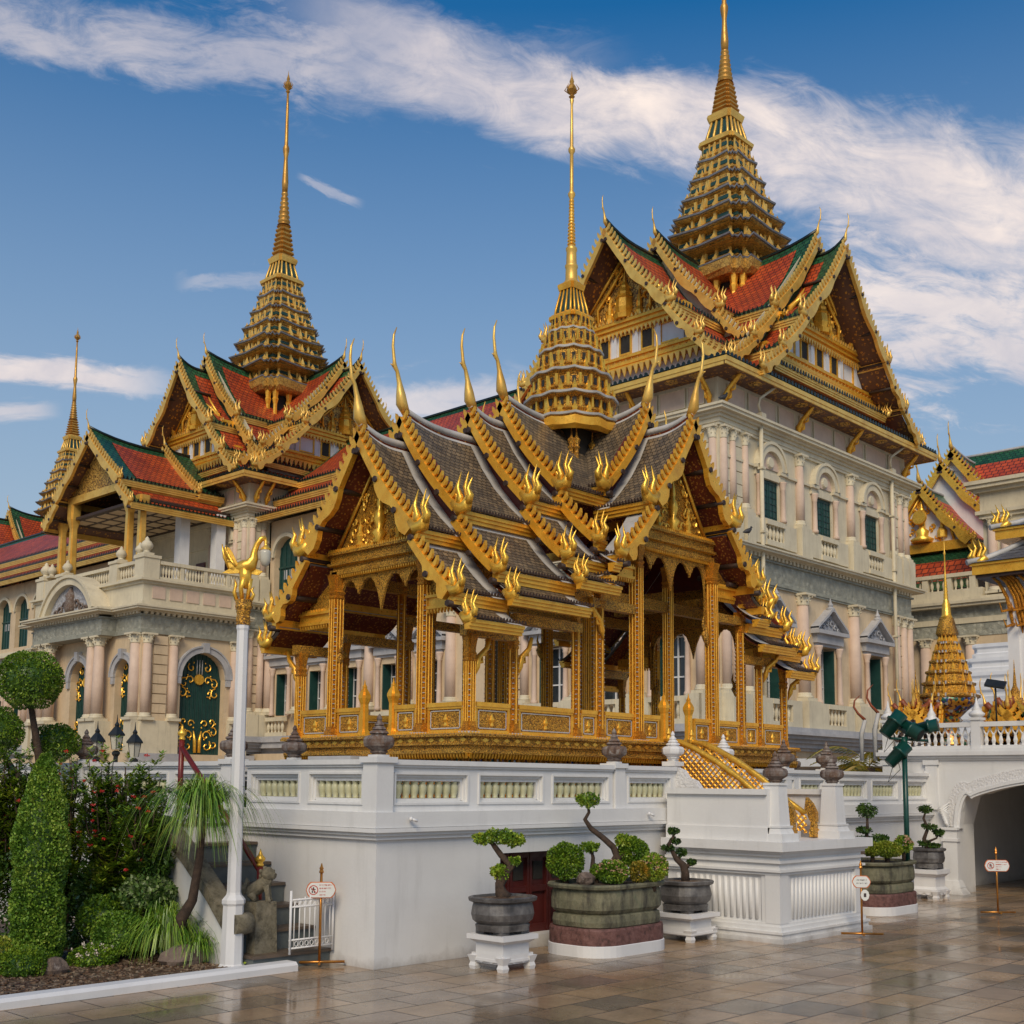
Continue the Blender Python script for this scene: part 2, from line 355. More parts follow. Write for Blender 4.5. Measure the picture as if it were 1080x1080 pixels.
# ---------------------------------------------------------------- mesh helpers
class MB:
    """collects shapes; T maps local (s, n, z) to world"""
    def __init__(s, T=None): s.v = []; s.f = []; s.T = T; s.uv = {}; s.sm = set()
    def add(s, pts): 
        i = len(s.v)
        for p in pts:
            p = Vector(p); s.v.append(s.T(*p) if s.T else p)
        return i
    def poly(s, pts, uv=None):
        i = s.add(pts); s.f.append(tuple(range(i, i+len(pts))))
        if uv: s.uv[len(s.f)-1] = uv
    def box(s, x0, x1, y0, y1, z0, z1):
        i = s.add([(x0, y0, z0), (x1, y0, z0), (x1, y1, z0), (x0, y1, z0), (x0, y0, z1), (x1, y0, z1), (x1, y1, z1), (x0, y1, z1)])
        for q in ((0, 3, 2, 1), (4, 5, 6, 7), (0, 1, 5, 4), (1, 2, 6, 5), (2, 3, 7, 6), (3, 0, 4, 7)): s.f.append(tuple(i+k for k in q))
        return s
    def cbox(s, x, y, w, d, z0, z1): return s.box(x-w/2, x+w/2, y-d/2, y+d/2, z0, z1)
    def taper(s, x, y, w0, d0, w1, d1, z0, z1):
        i = s.add([(x-w0/2, y-d0/2, z0), (x+w0/2, y-d0/2, z0), (x+w0/2, y+d0/2, z0), (x-w0/2, y+d0/2, z0), (x-w1/2, y-d1/2, z1), (x+w1/2, y-d1/2, z1), (x+w1/2, y+d1/2, z1), (x-w1/2, y+d1/2, z1)])
        for q in ((0, 3, 2, 1), (4, 5, 6, 7), (0, 1, 5, 4), (1, 2, 6, 5), (2, 3, 7, 6), (3, 0, 4, 7)): s.f.append(tuple(i+k for k in q))
        return s
    def ring(s, rings, closed=True, caps=True, smooth=False):
        """loft equal-length point rings"""
        n = len(rings[0]); idx = [s.add(r) for r in rings]
        for a, b in zip(idx, idx[1:]):
            for k in range(n if closed else n-1):
                k2 = (k+1) % n; s.f.append((a+k, a+k2, b+k2, b+k))
                if smooth: s.sm.add(len(s.f)-1)
        if caps and closed:
            s.f.append(tuple(idx[0]+k for k in reversed(range(n)))); s.f.append(tuple(idx[-1]+k for k in range(n)))
        return s
    def lathe(s, x, y, prof, n=12, rot=0, shape=None, smooth=True):
        shape = shape or [(cos(2*pi*k/n+rot), sin(2*pi*k/n+rot)) for k in range(n)]
        return s.ring([[(x+r*a, y+r*b, z) for a, b in shape] for r, z in prof], smooth=smooth and n > 8)
    def tube(s, pts, rad, n=6, flat=1.0, side=None):
        pts = [Vector(p) for p in pts]
        if isinstance(rad, (int, float)): rad = [rad]*len(pts)
        rings = []
        u = None
        for i, p in enumerate(pts):
            d = (pts[min(i+1, len(pts)-1)]-pts[max(i-1, 0)]).normalized()
            if u is None:
                u = Vector(side) if side else (Vector((0, 0, 1)) if abs(d.z) < .9 else Vector((1, 0, 0)))
            u = (u-d*u.dot(d)); u = u.normalized() if u.length > 1e-6 else Vector((1, 0, 0)); w = d.cross(u)
            rings.append([p+(u*cos(2*pi*k/n)*flat+w*sin(2*pi*k/n))*rad[i] for k in range(n)])
        return s.ring(rings, smooth=n > 4)
    def prism(s, pts, vec):
        """polygon pts (local 3D) extruded by vec"""
        n = len(pts); vec = Vector(vec); a = s.add(pts); b = s.add([Vector(p)+vec for p in pts])
        s.f.append(tuple(a+k for k in reversed(range(n)))); s.f.append(tuple(b+k for k in range(n)))
        for k in range(n): s.f.append((a+k, a+(k+1) % n, b+(k+1) % n, b+k))
        return s
    def grid(s, fn, nu, nv, uvf=None, smooth=True):
        i = s.add([fn(u/nu, v/nv) for v in range(nv+1) for u in range(nu+1)])
        for v in range(nv):
            for u in range(nu):
                a = i+v*(nu+1)+u; s.f.append((a, a+1, a+nu+2, a+nu+1))
                if smooth: s.sm.add(len(s.f)-1)
                if uvf: s.uv[len(s.f)-1] = [uvf(q/nu, w/nv) for q, w in ((u, v), (u+1, v), (u+1, v+1), (u, v+1))]
        return s
    def ball(s, c, r, sx=1, sy=1, sz=1, n=10, m=6, jit=0):
        c = Vector(c)
        rr = []
        for j in range(m+1):
            t = pi*j/m; ring = []
            for k in range(n):
                a = 2*pi*k/n; q = r*(1+random.uniform(-jit, jit))
                ring.append(c+Vector((q*sx*sin(t)*cos(a), q*sy*sin(t)*sin(a), -r*sz*cos(t))))
            rr.append(ring)
        return s.ring(rr, smooth=True)
    def build_parts(s, name, m, parent=None):
        """one object for each connected piece"""
        par = list(range(len(s.v)))
        def find(a):
            while par[a] != a: par[a] = par[par[a]]; a = par[a]
            return a
        for f in s.f:
            for q in f[1:]: par[find(q)] = find(f[0])
        groups = {}
        for fi, f in enumerate(s.f): groups.setdefault(find(f[0]), []).append(fi)
        for fl in groups.values():
            n = MB(); mp = {}
            for fi in fl:
                nf = []
                for q in s.f[fi]:
                    if q not in mp: mp[q] = len(n.v); n.v.append(s.v[q])
                    nf.append(mp[q])
                n.f.append(tuple(nf))
                if fi in s.sm: n.sm.add(len(n.f)-1)
            n.build(name, m, parent)
    def build(s, name, m, parent=None, label=None, **k):
        me = bpy.data.meshes.new(name)
        off = Vector((0, 0, 0)); q = parent
        while q is not None: off = off+q.location; q = q.parent
        me.from_pydata([tuple(v-off) for v in s.v], [], s.f)
        if s.uv:
            ul = me.uv_layers.new(name='UVMap')
            for fi, uvs in s.uv.items():
                pl = me.polygons[fi]
                for li, uvc in zip(pl.loop_indices, uvs): ul.data[li].uv = uvc
        if s.sm:
            for fi in s.sm: me.polygons[fi].use_smooth = True
        me.materials.append(MATS[m] if isinstance(m, str) else m)
        me.validate(); me.update()
        o = bpy.data.objects.new(name, me); COL.objects.link(o)
        if parent: o.parent = parent
        if label: o['label'] = label
        for a, b in k.items(): o[a] = b
        return o
def thing(name, loc, label, cat, group=None):
    o = bpy.data.objects.new(name, None); o.empty_display_size = .2; COL.objects.link(o)
    o.location = loc; o['label'] = label; o['category'] = cat
    if group: o['group'] = group
    return o
def structure(o): o['kind'] = 'structure'; return o
def copy_tree(o, parent=None):
    c = o.copy(); COL.objects.link(c)
    if parent is not None: c.parent = parent
    for ch in list(o.children): copy_tree(ch, c)
    return c
def frame(ox, oy, sx, sy, nx, ny):
    """(s, n, z): s along the wall, n outward"""
    return lambda s_, n_, z_: Vector((ox+s_*sx+n_*nx, oy+s_*sy+n_*ny, z_))
def redent(r=1.0, k=.22):
    """square with stepped corners (20 points)"""
    a, b, c = 1.0, 1-k, 1-2*k
    q = [(a, -c), (a, c), (b, c), (b, b), (c, b), (c, a)]
    out = []
    for t in range(4):
        ca, sa = cos(t*pi/2), sin(t*pi/2)
        for x, y in q[1:]: out.append((ca*x-sa*y, sa*x+ca*y))
    return [(x*r, y*r) for x, y in out]
RED = redent(); RED2 = redent(1, .12)
# ---------------------------------------------------------------- ornaments
def chofa(mb, M, a0, z0, s=1.0, lean=1.0):
    """slender horn on the gable apex; a = outward along the ridge"""
    prof = [(-.06, -.10, .05), (0.02, .02, .075), (.035, .12, .062), (.06, .26, .034), (.10, .40, .024), (.145, .46, .032), (.15, .52, .022), (.175, .70, .019), (.165, .84, .015), (.12, .95, .006)]
    pts = [M(a0+p[0]*s*lean, 0, z0+p[1]*s) for p in prof]
    mb.tube(pts, [p[2]*s for p in prof], 6)
    mb.tube([M(a0+.145*s*lean, 0, z0+.45*s), M(a0+.21*s*lean, 0, z0+.47*s)], [.02*s, .004*s], 5)
def flame(mb, M, a, b, z, s=1.0, sg=1, k=4):
    """naga-head cluster with upright flame fingers at the eave end"""
    mb.tube([M(a, b-sg*.16*s, z+.08*s), M(a, b-sg*.02*s, z-.04*s), M(a, b+sg*.1*s, z-.02*s), M(a, b+sg*.18*s, z+.12*s)], [.07*s, .11*s, .10*s, .06*s], 7)
    for i in range(k):
        t = i/(k-1); bb = b-sg*.10*s+sg*.26*s*t; h = (.42 if i in (1, 2) else .30)*s
        oa = ((i % 2)*2-1)*.02*s
        mb.tube([M(a+oa, bb, z+.02*s), M(a+oa*1.5, bb+sg*(.03+.05*(t-.3))*s, z+.13*s), M(a+oa*1.3, bb+sg*(.06*(t-.5)-.03)*s, z+.12*s+h*.40), M(a+oa, bb+sg*(.10*(t-.35)+.03)*s, z+.1*s+h*.98)], [.06*s, .052*s, .034*s, .004*s], 5)
def barge(mb, M, a, P0, P1, w=.12, th=.05, wave=0.0, teeth=.09, tl=.08, sag=0.0, sg=1):
    """gable board from P0=(b,z) down to P1, teeth along its top edge, wavy underside"""
    b0, z0 = P0; b1, z1 = P1; d = Vector((b1-b0, z1-z0)); L = d.length; d /= L; nrm = Vector((-d.y, d.x))
    if nrm.y < 0: nrm = -nrm
    N = 14; top = []; bot = []
    for i in range(N+1):
        t = i/N; c = Vector((b0, z0))+d*(L*t)-nrm*(sag*sin(pi*t)); top.append(c)
        wv = wave*(max(0, sin((t-.42)*pi/.30)) if .42 < t < .72 else 1.4*max(0, sin((t-.78)*pi/.3)) if t > .78 else 0)
        bot.append(c-nrm*(w*(1+.15*t)+wv))
    for e in (0,):
        i0 = mb.add([M(a, p.x, p.y) for p in top]+[M(a, p.x, p.y) for p in bot]+[M(a+th, p.x, p.y) for p in top]+[M(a+th, p.x, p.y) for p in bot])
        n = N+1
        for i in range(N):
            A, B, C_, D = i0+i, i0+i+1, i0+n+i+1, i0+n+i
            mb.f += [(A, B, C_, D), (A+2*n, D+2*n, C_+2*n, B+2*n), (A, A+2*n, B+2*n, B), (D, C_, C_+2*n, D+2*n)]
        mb.f += [(i0, i0+n, i0+3*n, i0+2*n), (i0+n-1, i0+3*n-1, i0+4*n-1, i0+2*n-1)]
    k = max(2, int(L/teeth))
    for i in range(k):
        t = (i+.5)/k; c = Vector((b0, z0))+d*(L*t)-nrm*(sag*sin(pi*t)); hw = teeth*.5
        p = [c-d*hw*.55, c+d*hw*.45, c+d*hw*.55+nrm*tl*.55, c+d*hw*.1+nrm*tl*1.15, c-d*(hw*.75)+nrm*tl*1.6, c-d*hw*.5+nrm*tl*.8]
        mb.prism([M(a+th*.25, q.x, q.y) for q in p], M(a+th*.75, 0, 0)-M(a+th*.25, 0, 0))
def slope(root, nm, M, a_in, a_out, P0, P1, sag, lift, mats, brd, off=0.02, ns=(8, 4), parts=None):
    """one tiled roof slope; base sheet (border colour) with an inset sheet (field colour)"""
    b0, z0 = P0; b1, z1 = P1; L = sqrt((b1-b0)**2+(z1-z0)**2); LA = abs(a_out-a_in)
    nx, nz = (z0-z1)/L, abs(b1-b0)/L; sgn = 1 if b1 > b0 else -1
    def pt(u, v, o=0):
        t = max(0, (u-.45)/.55); zl = lift*(t**2)*(1-v)
        s_ = sag*sin(pi*min(v, 1))
        return M(a_in+(a_out-a_in)*u, b0+(b1-b0)*v+(o-s_)*nx*sgn, z0+(z1-z0)*v+zl+(o-s_)*nz)
    mb = MB(); mb.grid(lambda u, v: pt(u, v), *ns, uvf=lambda u, v: (u*LA, v*L))
    th = MB(); th.grid(lambda u, v: pt(u, v, -.05), *ns)
    ob, oi, orr, oe = brd   # outer, inner, ridge, eave border widths
    mi = MB(); u0, u1 = oi/LA, 1-ob/LA; v0, v1 = orr/L, 1-oe/L
    if u1-u0 > .05 and v1-v0 > .05:
        mi.grid(lambda u, v: pt(u0+(u1-u0)*u, v0+(v1-v0)*v, off), *ns, uvf=lambda u, v: ((u0+(u1-u0)*u)*LA, (v0+(v1-v0)*v)*L))
    return mb, th, mi
def roof_arm(root, M, tiers, segs, st):
    """a telescoping gabled arm: tiers=[(a_out, z)], outermost first"""
    gold_, leaf_ = ('gold', 'gold_leaf') if st['near'] else (st.get('m_gold', 'gold_pale'),)*2
    for ti, (ao, az) in enumerate(tiers):
        ai = tiers[ti+1][0]-st['over'] if ti+1 < len(tiers) else st.get('a_end', 0)
        ai0 = ai
        for sg in (1, -1):
            for k, (b0, d0, b1, d1) in enumerate(segs):
                fasc, drip, bd, fl = MB(), MB(), MB(), MB()
                if k >= st.get('maxseg', {}).get(ti, 9): continue
                ai = ai0 if k == 0 else max(ai0, st.get('side_end', -99))
                if ao-ai < .15: continue
                P0, P1 = (sg*b0, az+d0), (sg*b1, az+d1)
                mb, th, mi = slope(root, 'x', M, ai, ao-st['th'], P0, P1, st['sag'][k], st['lift'] if k == 0 else 0, None, st['brd'][k])
                th.build('roof_soffit', st['m_under'], root); bo_ = mb.build('roof_slope', st['m_border'], root)
                if mi.f: mi.build('roof_tiles', st['m_field'], bo_)
                # eave fascia and drip edge
                h = st['fh'][k]
                if h:
                    aa, ab = ai+.02, ao-st['th']*.3
                    fw_ = st['fw']
                    for nn in range(3):
                        fasc.ring([[M(q, P1[0]+sg*(-.01+fw_*(.9-.3*nn)), P1[1]-h*(nn)/3-.012), M(q, P1[0]+sg*(-.01+fw_*(.9-.3*nn)), P1[1]-h*(nn+1)/3-.012), M(q, P1[0]-sg*fw_, P1[1]-h*(nn+1)/3-.012), M(q, P1[0]-sg*fw_, P1[1]-h*(nn)/3-.012)] for q in (aa, ab)])
                    nt_ = max(2, int((ab-aa)/st['drip']))
                    dz = st['drip']
                    for q in range(nt_):
                        c = aa+(ab-aa)*(q+.5)/nt_; hw = (ab-aa)/nt_*.38
                        drip.prism([M(c-hw, P1[0]+sg*fw_*.95, P1[1]+.0), M(c+hw, P1[0]+sg*fw_*.95, P1[1]+.0), M(c, P1[0]+sg*fw_*1.05, P1[1]+dz*.85)], M(0, sg*fw_*.3, 0)-M(0, 0, 0))
                    fo = fasc.build('eave_board', gold_, root); drip.build('drip_tiles', st['m_drip'], fo)
                # barge boards
                if st['bw'][k]:
                    barge(bd, M, ao-st['th']*.6, (sg*b0, az+d0+st['bo']), (sg*(b1+.0), az+d1+st['bo']), st['bw'][k], st['th'], st['wave'] if ti == 0 else st['wave']*st.get('wi', 0), st['teeth'], st['tl'], st['sag'][k]*.7, sg)
                    fs = st['fs'][k]
                    bo2 = bd.build('barge_board', gold_, root)
                    if st.get('backing'):
                        bk = MB(); w_ = st['backing']; nn_ = 8; bo_k = st['bo']+.035
                        pp = [(sg*(b0+(b1-b0)*i/nn_), az+d0+(d1-d0)*i/nn_-st['sag'][k]*.7*sin(pi*i/nn_)*.6) for i in range(nn_+1)]
                        for (p, q) in zip(pp, pp[1:]): bk.ring([[M(ao-st['th']*.75, p[0], p[1]+bo_k), M(ao-st['th']*.75, p[0], p[1]+bo_k-w_), M(ao-st['th']*1.1, p[0], p[1]+bo_k-w_), M(ao-st['th']*1.1, p[0], p[1]+bo_k)], [M(ao-st['th']*.75, q[0], q[1]+bo_k), M(ao-st['th']*.75, q[0], q[1]+bo_k-w_), M(ao-st['th']*1.1, q[0], q[1]+bo_k-w_), M(ao-st['th']*1.1, q[0], q[1]+bo_k)]], caps=False)
                        bk.build('backing_board', 'dark_red', bo2)
                    if fs: flame(fl, M, ao-st['th']*.2, sg*(b1+.04*fs), az+d1+st['bo']-.02, fs, sg); fl.build('eave_finial', leaf_, bo2)
        if st.get('last_flame') and ti < 3:
            b2, d2 = st['last_flame']
            for sg in (1, -1): fl = MB(); flame(fl, M, ao-.05, sg*b2, az+d2, st['fs'][0]*.75, sg); fl.build('eave_finial', leaf_, root)
        if not st.get('bare'):
            ch = MB(); chofa(ch, M, ao-st['th']*.3, az+st['bo']+.02, st['cs']); ch.build('gable_horn', 'gold_pale', root)
        ai = ai0
        # ridge cap
        rc = MB(); n = 8; pr_ = []
        for i in range(n+1):
            u = i/n; t = max(0, (u-.45)/.55); pr_.append(M(ai+(ao-.02-ai)*u, 0, az+segs[0][1]+st['lift']*t**2+st['rw']*.5))
        rc.tube(pr_, st['rw'], 6); rc.build('ridge_cap', st['m_ridge'], root)
        # gable infill
        d = st['inset'][0] if ti == 0 else st['inset'][1]
        if ti > 0:
            gi = MB(); b0, d0, b1, d1 = segs[0]
            kk = segs[-1] if not st.get('g1') else segs[0]
            gi.prism([M(ao-d, 0, az+d0-.03), M(ao-d, segs[0][2], az+segs[0][3]-.04), M(ao-d, kk[2]-.03, az+kk[3]-.06), M(ao-d, -kk[2]+.03, az+kk[3]-.06), M(ao-d, -segs[0][2], az+segs[0][3]-.04)], M(-.03, 0, 0)-M(0, 0, 0))
            gi.build('gable_infill', st['m_infill'], root)
        # purlin ends under the verge
        if st.get('bare'): continue
        pu = MB()
        for sg in (1, -1):
            for k, (b0, d0, b1, d1) in enumerate(segs[:2]):
                for t in ((.03, .35, .68, .96) if k == 0 else (.4, .96)):
                    r = st['rw']*.8; bb = sg*(b0+(b1-b0)*t); zz = az+d0+(d1-d0)*t-st['purl']
                    pu.tube([M(ao+st['th']*.7, bb, zz), M(ao-d-.05, bb, zz)], r, 6)
        pu.build_parts('purlin', 'old_wood', root)
# ================================================================ SETTING
gmb = MB(); gmb.poly([(-60, -60, 0), (400, -60, 0), (400, 400, 0), (-60, 400, 0)])
structure(gmb.build('ground', 'wet_paving'))

# ---------------------------------------------------------------- white terrace
T_X1, T_Y1 = 11.2, 9.0
ter = thing('raised_terrace', (0, 0, 0), 'long white plastered terrace with a balustrade of pale yellow-green balusters round the golden pavilion', 'terrace')
w = MB(); w.box(.34, T_X1, .34, T_Y1, 0, 1.02); w.build('wall', 'terrace_white', ter)
w = MB(); w.box(.0, 1.30, -.0, .04, 0, 1.10); 
w = MB()
def wall_with_hole(mb, T, s0, s1, z0, z1, holes, d=.25, n=0.0):
    """front wall at n; holes=[(sa,sb,zb,topfn or ztop)]"""
    t0 = mb.T; mb.T = T
    cur = s0
    for sa, sb, zb, zt in sorted(holes, key=lambda h: h[0]):
        if sa > cur: mb.poly([(cur, n, z0), (sa, n, z0), (sa, n, z1), (cur, n, z1)])
        if zb > z0: mb.poly([(sa, n, z0), (sb, n, z0), (sb, n, zb), (sa, n, zb)]); mb.poly([(sa, n, zb), (sb, n, zb), (sb, n-d, zb), (sa, n-d, zb)])
        N = 1 if not callable(zt) else 20
        fn = zt if callable(zt) else (lambda u: zt)
        pts = [(sa+(sb-sa)*i/N, fn(i/N)) for i in range(N+1)]
        for (p, q) in zip(pts, pts[1:]):
            mb.poly([(p[0], n, p[1]), (q[0], n, q[1]), (q[0], n, z1), (p[0], n, z1)])
            mb.poly([(p[0], n, p[1]), (p[0], n-d, p[1]), (q[0], n-d, q[1]), (q[0], n, q[1])])
        mb.poly([(sa, n, zb), (sa, n-d, zb), (sa, n-d, pts[0][1]), (sa, n, pts[0][1])])
        mb.poly([(sb, n, zb), (sb, n, pts[-1][1]), (sb, n-d, pts[-1][1]), (sb, n-d, zb)])
        cur = sb
    if s1 > cur: mb.poly([(cur, n, z0), (s1, n, z0), (s1, n, z1), (cur, n, z1)])
    mb.T = t0
    return mb
FS = frame(0, 0, 1, 0, 0, -1); FW = frame(0, 0, 0, 1, -1, 0)
wall_with_hole(w, FS, 0, T_X1, 0, 1.10, [(1.55, 2.75, .12, .93)], .3)
wall_with_hole(w, FW, 0, T_Y1, 0, 1.10, [], .3)
w.build('wall_face', 'terrace_white', ter)
fl_ = MB(); fl_.box(.0, T_X1, .0, T_Y1, 1.16, 1.20); fl_.build('terrace_floor', 'marble', ter)
m = MB()
for n_, z0, z1 in ((.035, 1.10, 1.135), (.06, 1.135, 1.165), (.09, 1.165, 1.20)): m.box(-n_, T_X1+n_, -n_, T_Y1+n_, z0, z1)
m.build('moulding', 'terrace_white', ter)
m = MB(); m.box(-.075, T_X1+.07, -.075, .12, 1.203, 1.34); m.box(-.075, .12, .12, T_Y1, 1.203, 1.34); m.build('plinth_course', 'terrace_white', ter)
# cellar door
dr = MB(T=FS)
dr.box(1.55, 2.75, -.26, -.20, .12, .93)
do = dr.build('cellar_door', 'red_door', ter)
dp = MB(T=FS)
for k in range(4):
    a = 1.58+k*.29
    dp.box(a, a+.03, -.20, -.17, .12, .93); dp.box(a+.25, a+.28, -.20, -.17, .12, .93); dp.box(a+.03, a+.25, -.20, -.17, .86, .93); dp.box(a+.03, a+.25, -.20, -.175, .12, .2); dp.box(a+.03, a+.25, -.20, -.175, .52, .58)
dp.build('door_frame', 'red_door', do)
dg = MB(T=FS)
for k in range(4): a = 1.58+k*.29; dg.box(a+.07, a+.21, -.2, -.19, .64, .82)
dg.build('door_vent', 'dark_void', do)
BALP = [(.028, 0), (.028, .02), (.020, .028), (.040, .07), (.046, .11), (.036, .15), (.022, .175), (.022, .19), (.030, .20), (.030, .22)]
BALQ = [(.030, 0), (.030, .012), (.026, .018), (.038, .05), (.043, .085), (.040, .108), (.028, .128), (.034, .134), (.034, .145)]
def finial_prof(s, z): return [(r*s, z+h*s) for r, h in ((.13, 0), (.13, .02), (.17, .045), (.15, .07), (.19, .10), (.27, .15), (.285, .20), (.285, .27), (.25, .32), (.15, .345), (.15, .36), (.185, .375), (.16, .41), (.11, .43), (.135, .445), (.10, .49), (.075, .505), (.095, .52), (.055, .57), (.04, .60), (.055, .63), (.04, .67), (.008, .72))]
def finial(x, y, z, s, par, m_='weathered_stone'):
    b = MB(); b.lathe(x, y, finial_prof(s, z), 8, pi/8); return b.build('finial', m_, par)
def balustrade(T, runs, zb=1.34, zt=1.80, par=ter, balm='lime_baluster', wallm='terrace_white', pitch=.096, depth=.16):
    """runs: list of (s0, s1, n_panels); frames with recessed openings and turned balusters"""
    for s0, s1, n in runs:
        L = (s1-s0)/n
        fr = MB(T=T)
        for i in range(n):
            a, b = s0+i*L, s0+(i+1)*L; g0 = a+.085; g1 = b-.085
            for nn in (0, ):
                fr.box(a, g0, -depth, 0, zb, zt-.07); fr.box(g1, b, -depth, 0, zb, zt-.07)
                fr.box(g0, g1, -depth, 0, zb, zb+.08); fr.box(g0, g1, -depth, 0, zt-.13, zt-.07)
                # inner bevelled surround
                for e0, e1, dn in ((0, .02, -.018), (.02, .045, -.04)):
                    fr.box(g0+e0, g0+e1, -depth+.02, dn, zb+.08+e0, zt-.13-e0*1.3); fr.box(g1-e1, g1-e0, -depth+.02, dn, zb+.08+e0, zt-.13-e0*1.3)
                    fr.box(g0+e1, g1-e1, -depth+.02, dn, zb+.08+e0*.8, zb+.08+e1*.8); fr.box(g0+e1, g1-e1, -depth+.02, dn, zt-.13-e1*1.3, zt-.13-e0*1.3)
                # proud picture-frame moulding
                e = .012
                fr.box(g0-.02, g0, -.0, e, zb+.06, zt-.11); fr.box(g1, g1+.02, -.0, e, zb+.06, zt-.11)
                fr.box(g0, g1, -.0, e, zb+.06, zb+.08); fr.box(g0, g1, 0, e, zt-.13, zt-.11)
        fr.box(s0, s1, -depth-.02, .02, zt-.068, zt-.045); fr.box(s0, s1, -depth-.04, .04, zt-.045, zt)
        fo = fr.build('balustrade_frame', wallm, par)
        for i in range(n):
            g0, g1 = s0+i*L+.13, s0+(i+1)*L-.13; k = max(1, int(round((g1-g0)/pitch)))
            for j in range(k):
                b = MB(T=T); sc_ = (zt-.19-zb-.116)/.145
                b.lathe(g0+(g1-g0)*(j+.5)/k, -depth/2-.0, [(r*1.02, zb+.116+h*sc_) for r, h in BALQ], 10)
                b.build('baluster', balm, fo)
# posts and runs on the front and left sides
def post(x, y, w_, z0, z1, par=ter, m_='terrace_white', fin=None, fs=.5):
    p = MB(); p.cbox(x, y, w_, w_, z0, z1-.03); p.cbox(x, y, w_+.05, w_+.05, z1-.03, z1+.02); p.cbox(x, y, w_*.7, w_*.7, z1+.02, z1+.04)
    o = p.build('post', m_, par)
    if fin: finial(x, y, z1+.04, fs, o, fin)
balustrade(FS, [(.12, 3.28, 3), (3.47, 4.40, 1)])
post(.04, .04, .19, 1.34, 1.80, fin='weathered_stone'); post(3.38, .06, .17, 1.34, 1.80, fin='weathered_stone')
post(4.46, .06, .13, 1.34, 1.84, fin='white_paint', fs=.46)
balustrade(FW, [(.12, 1.98, 2)])
balustrade(FW, [(2.42, 5.3, 3), (5.55, 8.8, 3)])
post(.06, 2.32, .17, 1.34, 1.80, fin='weathered_stone'); post(.06, 5.42, .17, 1.34, 1.80, fin='weathered_stone')
post(.5, 1.9, .15, 1.2, 1.80, fin='weathered_stone', fs=.46)
balustrade(FS, [(5.55, 7.9, 3), (8.15, 11.05, 3)])
post(8.02, .06, .17, 1.34, 1.80, fin='weathered_stone'); post(5.5, .06, .13, 1.34, 1.84, fin='white_paint', fs=.46)
post(6.9, .06, .14, 1.34, 1.80, fin='weathered_stone', fs=.5)
# back row of the terrace seen beyond the pavilion
FB = frame(0, 8.6, 1, 0, 0, -1)
balustrade(FB, [(0.2, 5.4, 5), (5.6, 11, 5)], balm='terrace_white', pitch=.3)
FE = frame(10.9, 0, 0, 1, -1, 0)
balustrade(FE, [(.8, 4.4, 4), (4.6, 8.4, 4)], pitch=.2)
for yy in (4.5, 2.3): post(10.96, yy, .17, 1.34, 1.80, fin='weathered_stone')
# scroll wing beside the block
sc = MB(); sc.prism([(4.50, .0, 1.34), (4.50, .0, 1.80), (4.50, -.10, 1.76), (4.50, -.16, 1.68), (4.50, -.27, 1.64), (4.50, -.33, 1.56), (4.50, -.42, 1.54), (4.50, -.42, 1.34)], (-.08, 0, 0)); sc.build('scroll_wing', 'white_carving', ter)
# security cameras
for x in (.30, 3.78):
    c = MB(); c.ball((x, -.11, 1.28), .02, n=8, m=5); c.tube([(x, -.11, 1.28), (x+.05, -.14, 1.262)], .013, 8); c.build('security_camera', 'white_paint', ter)

# ---------------------------------------------------------------- mounting block
blk = thing('mounting_block', (4.98, -.8, 0), 'white fluted mounting block projecting from the terrace below the golden steps', 'mounting block')
BX0, BX1, BY0 = 4.10, 5.86, -1.52
b = MB(); b.box(BX0+.06, BX1-.06, BY0+.06, -.10, 0, 1.0); b.build('core', 'terrace_white', blk)
b = MB()
for n_, z0, z1 in ((.08, 0, .045), (.05, .045, .09), (.065, .09, .115), (.03, .115, .16), (.0, .16, .19), (.01, .68, .71), (.035, .71, .735), (.0, .735, .80), (.03, .80, .83), (.0, .83, .87), (.035, .87, .90), (.06, .90, .925), (.10, .925, 1.02)):
    b.box(BX0-n_, BX1+n_, BY0-n_, -.10, z0, z1)
b.build('moulding', 'terrace_white', blk)
b = MB()
b.box(BX0+.03, BX1-.03, BY0+.03, -.1, .19, .68)
for k in range(15):
    y = -.24-k*.076; b.tube([(BX0+.036, y, .22), (BX0+.036, y, .64)], .023, 8)
for k in range(18):
    x = BX0+.30+k*.077; b.tube([(x, BY0+.036, .22), (x, BY0+.036, .64)], .023, 8)
b.cbox(BX0+.08, BY0+.08, .17, .17, .19, .68); b.cbox(BX0+.17, BY0+.06, .10, .10, .19, .68); b.cbox(BX0+.06, BY0+.17, .10, .10, .19, .68); b.cbox(BX1-.07, BY0+.07, .15, .15, .19, .68)
b.build('fluted_face', 'terrace_white', blk)
for (x, nm) in ((BX0+.08, 'l'), (BX1-.30, 'r')):
    b = MB(); b.box(x-.06, x+.10, BY0+.14, -.1, 1.02, 1.50); b.box(x-.10, x+.14, BY0+.14, -.1, 1.50, 1.56); b.box(x-.085, x+.115, BY0+.14, -.1, 1.02, 1.16)
    b.build('parapet', 'terrace_white', blk)
for x, y in ((BX0+.17, BY0+.13), (BX1-.40, BY0+.12)):
    b = MB()
    for w0, z0, w1, z1 in ((.34, 1.02, .33, 1.10), (.27, 1.10, .23, 1.16), (.25, 1.16, .25, 1.18), (.21, 1.18, .165, 1.60), (.19, 1.60, .19, 1.625)): b.taper(x, y, w0, w0, w1, w1, z0, z1)
    o = b.build('post', 'terrace_white', blk); finial(x, y, 1.625, .46, o)
# small steps between
b = MB(); b.box(4.6, 5.1, -1.20, -.3, 1.02, 1.10); b.box(4.6, 5.1, -1.0, -.3, 1.10, 1.2); b.build('step', 'marble', blk)
